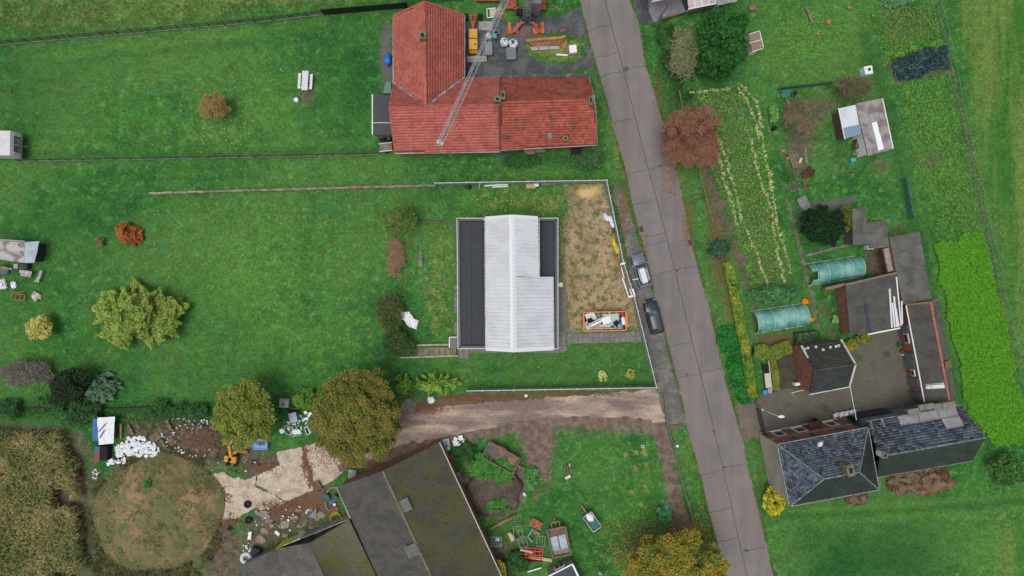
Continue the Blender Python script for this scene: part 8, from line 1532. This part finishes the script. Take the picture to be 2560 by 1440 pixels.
for name,lab,cat,px,py,mb,mt in(('blue_tub','round bright blue tub at the end of the narrow black trailer','tub',1910,979,MB().cyl((0,0,0),.3,.4,16).torus((0,0,.4),.3,.04,16,5),mat('tub_blue',rgb(56,140,190))),('orange_pot','orange round pot beside the workshop corner','pot',2159,855,MB().cyl((0,0,0),.18,.35,14,.24).blob((0,0,.35),(.22,.22,.1),.1,2),mat('pot_orange',rgb(216,96,44))),('stone_planter','square grey stone planter at the workshop corner','planter',2161,842,MB().box((0,0,.3),(.75,.75,.6)).box((0,0,.61),(.6,.6,.04)),m_conc),('red_pot','dark red flower pot at the stable wall','pot',2252,878,MB().cyl((0,0,0),.18,.4,12,.24).blob((0,0,.4),(.2,.2,.1),.2,2),mat('pot_darkred',rgb(116,46,40))),
  ('cream_jug','pair of cream jugs below the dark red pot','jug',2255,886,MB().cyl((-.1,0,0),.12,.4,10,.08).cyl((.15,-.1,0),.12,.4,10,.08),m_pw),('metal_churn','dark round drum between the workshop and the outhouse','drum',2105,829,MB().cyl((0,0,0),.28,.5,14).torus((0,0,.5),.26,.05,14,5),m_iron),('black_sack','black sack on the soil below the clipped yew','sack',2082,608,MB().blob((0,0,.25),(.35,.4,.3),.2,4,12,7),mat('sack_black',rgb(24,32,36))),('white_cooker','white topped black appliance at the wall of the brick outhouse','appliance',1986,958,MB().box((0,0,.5),(.6,.35,.9)),m_white),('cyan_crate','small cyan crate on the grass below the allotment shed','crate',2131,401,MB().box((0,0,.15),(.55,.4,.3)).beam((-.25,0,.33),(.25,0,.33),.08,.06),mat('cyan',rgb(40,176,204))),('dark_barrel','dark barrel at the garden path near the dead canes','barrel',1932,323,MB().cyl((0,0,0),.26,.7,14).torus((0,0,.7),.24,.04,14,5),m_black)):
 single(name,lab,cat,mb,mt,px,py,.1)
t=thing('rusty_table','brown rusty garden table against the slate house north wall','table',2045,1058,-.15)
m=MB();m.box((0,0,.72),(1.5,.7,.05));m.to('top',mat('table_rust',rgb(62,38,32)),t)
for s in(-1,1):
 for q in(-1,1):m=MB();m.beam((s*.65,q*.3,0),(s*.65,q*.3,.72),.05,.05);m.to('leg',m_black,t)
t=thing('dark_chair','dark metal chair beside the rusty garden table','chair',2034,1050,.1);m=MB();m.box((0,0,.45),(.5,.5,.05));m.to('seat',m_black,t);m=MB();m.box((0,.25,.7),(.5,.05,.5));m.to('backrest',m_black,t)
for s in(-1,1):
 for q in(-1,1):m=MB();m.beam((s*.22,q*.22,0),(s*.22,q*.22,.45),.04,.04);m.to('leg',m_black,t)
t=thing('courtyard_manhole','round dark manhole cover in the mossy courtyard','manhole cover',2217,885);m=MB();m.cyl((0,0,0),.36,.03,22);m.to('cover',m_iron,t);m=MB();m.torus((0,0,.025),.38,.02,22,5);m.to('ring',m_iron,t)
t=thing('washing_post','thin white and yellow post frame by the southwest corner of the brick outhouse','post',1980,980)
for a,b,mt in(((1979,982,.8),(2010,975,.8),m_white),((1979,982,.1),(1997,1003,.1),mat('pole_yellow',rgb(160,146,90)))):m=MB();m.beam(W(*a),W(*b),.06,.06);m.to('bar',mt,t,world=True)
# ---------------------------------------------------------------- kitchen garden things
t=thing('green_netting','green windbreak netting on posts at the north end of the kitchen garden','netting',1940,224);m_gn=mat('green_net',rgb(48,110,88),fine=.2);A,Bv=Vector(W(1941,226)),Vector(W(2078,211))
for i in range(6):p,q=A.lerp(Bv,i/6),A.lerp(Bv,(i+1)/6);m=MB();m.sheet(p,q,q+Vector((0,0,1.2)),p+Vector((0,0,1.2)),5,3,.08,2,i);m.to('net_panel',m_gn,t,world=True);m=MB();m.beam(p,p+Vector((0,0,1.3)),.07,.07);m.to('post',m_bark2,t,world=True)
m=MB();m.tube([(0,0,0),(0,0,1.0)],.28,14,cap=False);m.sheet((-1.5,-.3,.2),(0,-.6,.1),(.1,.5,.4),(-1.4,.6,.5),8,6,.2,1.4,3);single('net_roll','roll of green netting spread on the ground in the kitchen garden','netting',m,m_gn,1980,238)
t=thing('wood_pile','stack of weathered grey green timber in the kitchen garden','timber',1986,402,.3)
for i in range(6):m=MB();m.box((-.5+i*.2,R_.uniform(-.15,.15),.2+.03*(i%3)),(.17,2.0,.2));m.to('timber',mat('grey_timber',rgb(112,108,78),rgb(94,88,66),1.5,fine=.25,objrand=.15),t)
single('pale_slab','pale cream board leaning on the grey green timber','board',MB().box((0,0,.5),(.3,.65,.05),tilt=(.2,.2)).box((0,0,.53),(.26,.6,.02)),mat('cream_b2',rgb(204,186,152)),1997,403,-.3)
t=thing('ladder','short white runged ladder lying beside the timber stack','ladder',2014,390,.1)
for x in(-.14,.14):m=MB();m.beam((x,-.9,.1),(x,.9,.1),.05,.05);m.to('rail',m_bark2,t)
for y in np.linspace(-.8,.8,8):m=MB();m.beam((-.14,y,.1),(.14,y,.1),.05,.05);m.to('rung',m_pw,t)
t=thing('wheelbarrow','red wooden wheelbarrow frame beside the lawn','wheelbarrow',2010,466,.1);m_rw=mat('barrow_red',rgb(150,78,58))
for a,b in(((-.15,.9),(.0,-.5)),((.25,.3),(.6,.0)),((.6,.0),(.2,-.3)),((-.05,.3),(.5,.25)),((-.05,-.2),(.45,-.2))):m=MB();m.beam((*a,.3),(*b,.3),.09,.08);m.to('bar',m_rw,t)
m=MB();m.torus((.55,.02,.22),.2,.04,14,5,tilt=(1.57,0));m.to('wheel',m_tyre,t)
frame(1978,467,.08,.75,1.2,.5,'low wooden frame bed beside the red wheelbarrow',m_bark2,2,'cold_frame','cold frame')
t=thing('stone_edging','row of rough stones and pots between the timber stack and the wheelbarrow','stones',1993,465)
for i in range(7):m=MB();m.blob((R_.uniform(-.3,.3),.8-i*.26,.12),(R_.uniform(.12,.25),R_.uniform(.1,.2),.16),.3,i,8,5);m.to('stone',m_conc,t)
for i,(px,py,r,lb)in enumerate(((1955,378,.2,'terracotta pot tipped over in the flower bed by the path'),(1968,396,.16,'small dark red pot beside the timber stack'),(2069,57,.24,'reddish clay pot on the lawn below the top fence'),(2120,20,.16,'small pink clay pot near the top edge of the lawn'),(2043,86,.13,'little orange clay pot on the lawn near the garden hut'),(1969,257,.2,'orange brown pot among the dead canes'))):m=MB();m.cyl((0,0,0),r*.7,r*1.3,12,r);m.torus((0,0,r*1.3),r,r*.15,14,5);single('clay_pot',lb,'pot',m,mat('clay',rgb(178,104,78)),px,py)
t=thing('seesaw','old grey timber beam with a crossbar on the lawn at the top edge','timber',2021,42,.15)
m=MB();m.beam((-.25,1.2,.3),(.2,-.9,.3),.24,.14);m.to('beam',m_bark2,t);m=MB();m.beam((-.2,-1.0,.35),(.55,-.7,.35),.16,.12);m.to('cross_bar',m_conc,t)
m=MB();m.box((0,0,.15),(.85,.6,.3)).box((0,0,.32),(.7,.45,.05));single('red_planter','reddish brick planter beside the evergreen at the top house','planter',m,mat('planter_red',rgb(132,90,84)),1880,22,.1)
t=thing('blue_trellis','narrow blue framed wire trellis east of the kitchen garden lawn','trellis',2262,497);A,Bv=Vector(W(2252,448)),Vector(W(2270,548))
for z in(.1,1.3):m=MB();m.beam(A+Vector((0,0,z)),Bv+Vector((0,0,z)),.07,.07);m.to('rail',mat('blue_rail',rgb(64,96,136)),t,world=True)
for i in range(4):p=A.lerp(Bv,i/3);m=MB();m.beam(p,p+Vector((0,0,1.35)),.07,.07);m.to('post',mat('trellis_post',rgb(86,104,110)),t,world=True)
m=MB();m.poly([A+Vector((0,0,.1)),Bv+Vector((0,0,.1)),Bv+Vector((0,0,1.3)),A+Vector((0,0,1.3))]);m.to('net',m_net,t,world=True)
m=MB();m.tube([W(2060,595,.2),W(2110,590,.25),W(2150,578,.3)],.04,5);m.beam(W(2010,640,.15),W(2165,600,.15),.3,.3);single('garden_kerb','rough concrete kerb between the clipped yew and the torn polytunnel','kerb',m,m_conc)
m=MB();m.box((0,0,.25),(1.2,1.8,.5));m.box((0,0,.52),(1.1,1.7,.05));single('cold_frame','grey glazed cold frame at the start of the gravel strip','cold frame',m,mat('frame_glass',rgb(120,128,126),rgb(100,108,104),2,rough=.3),2006,510,.45)
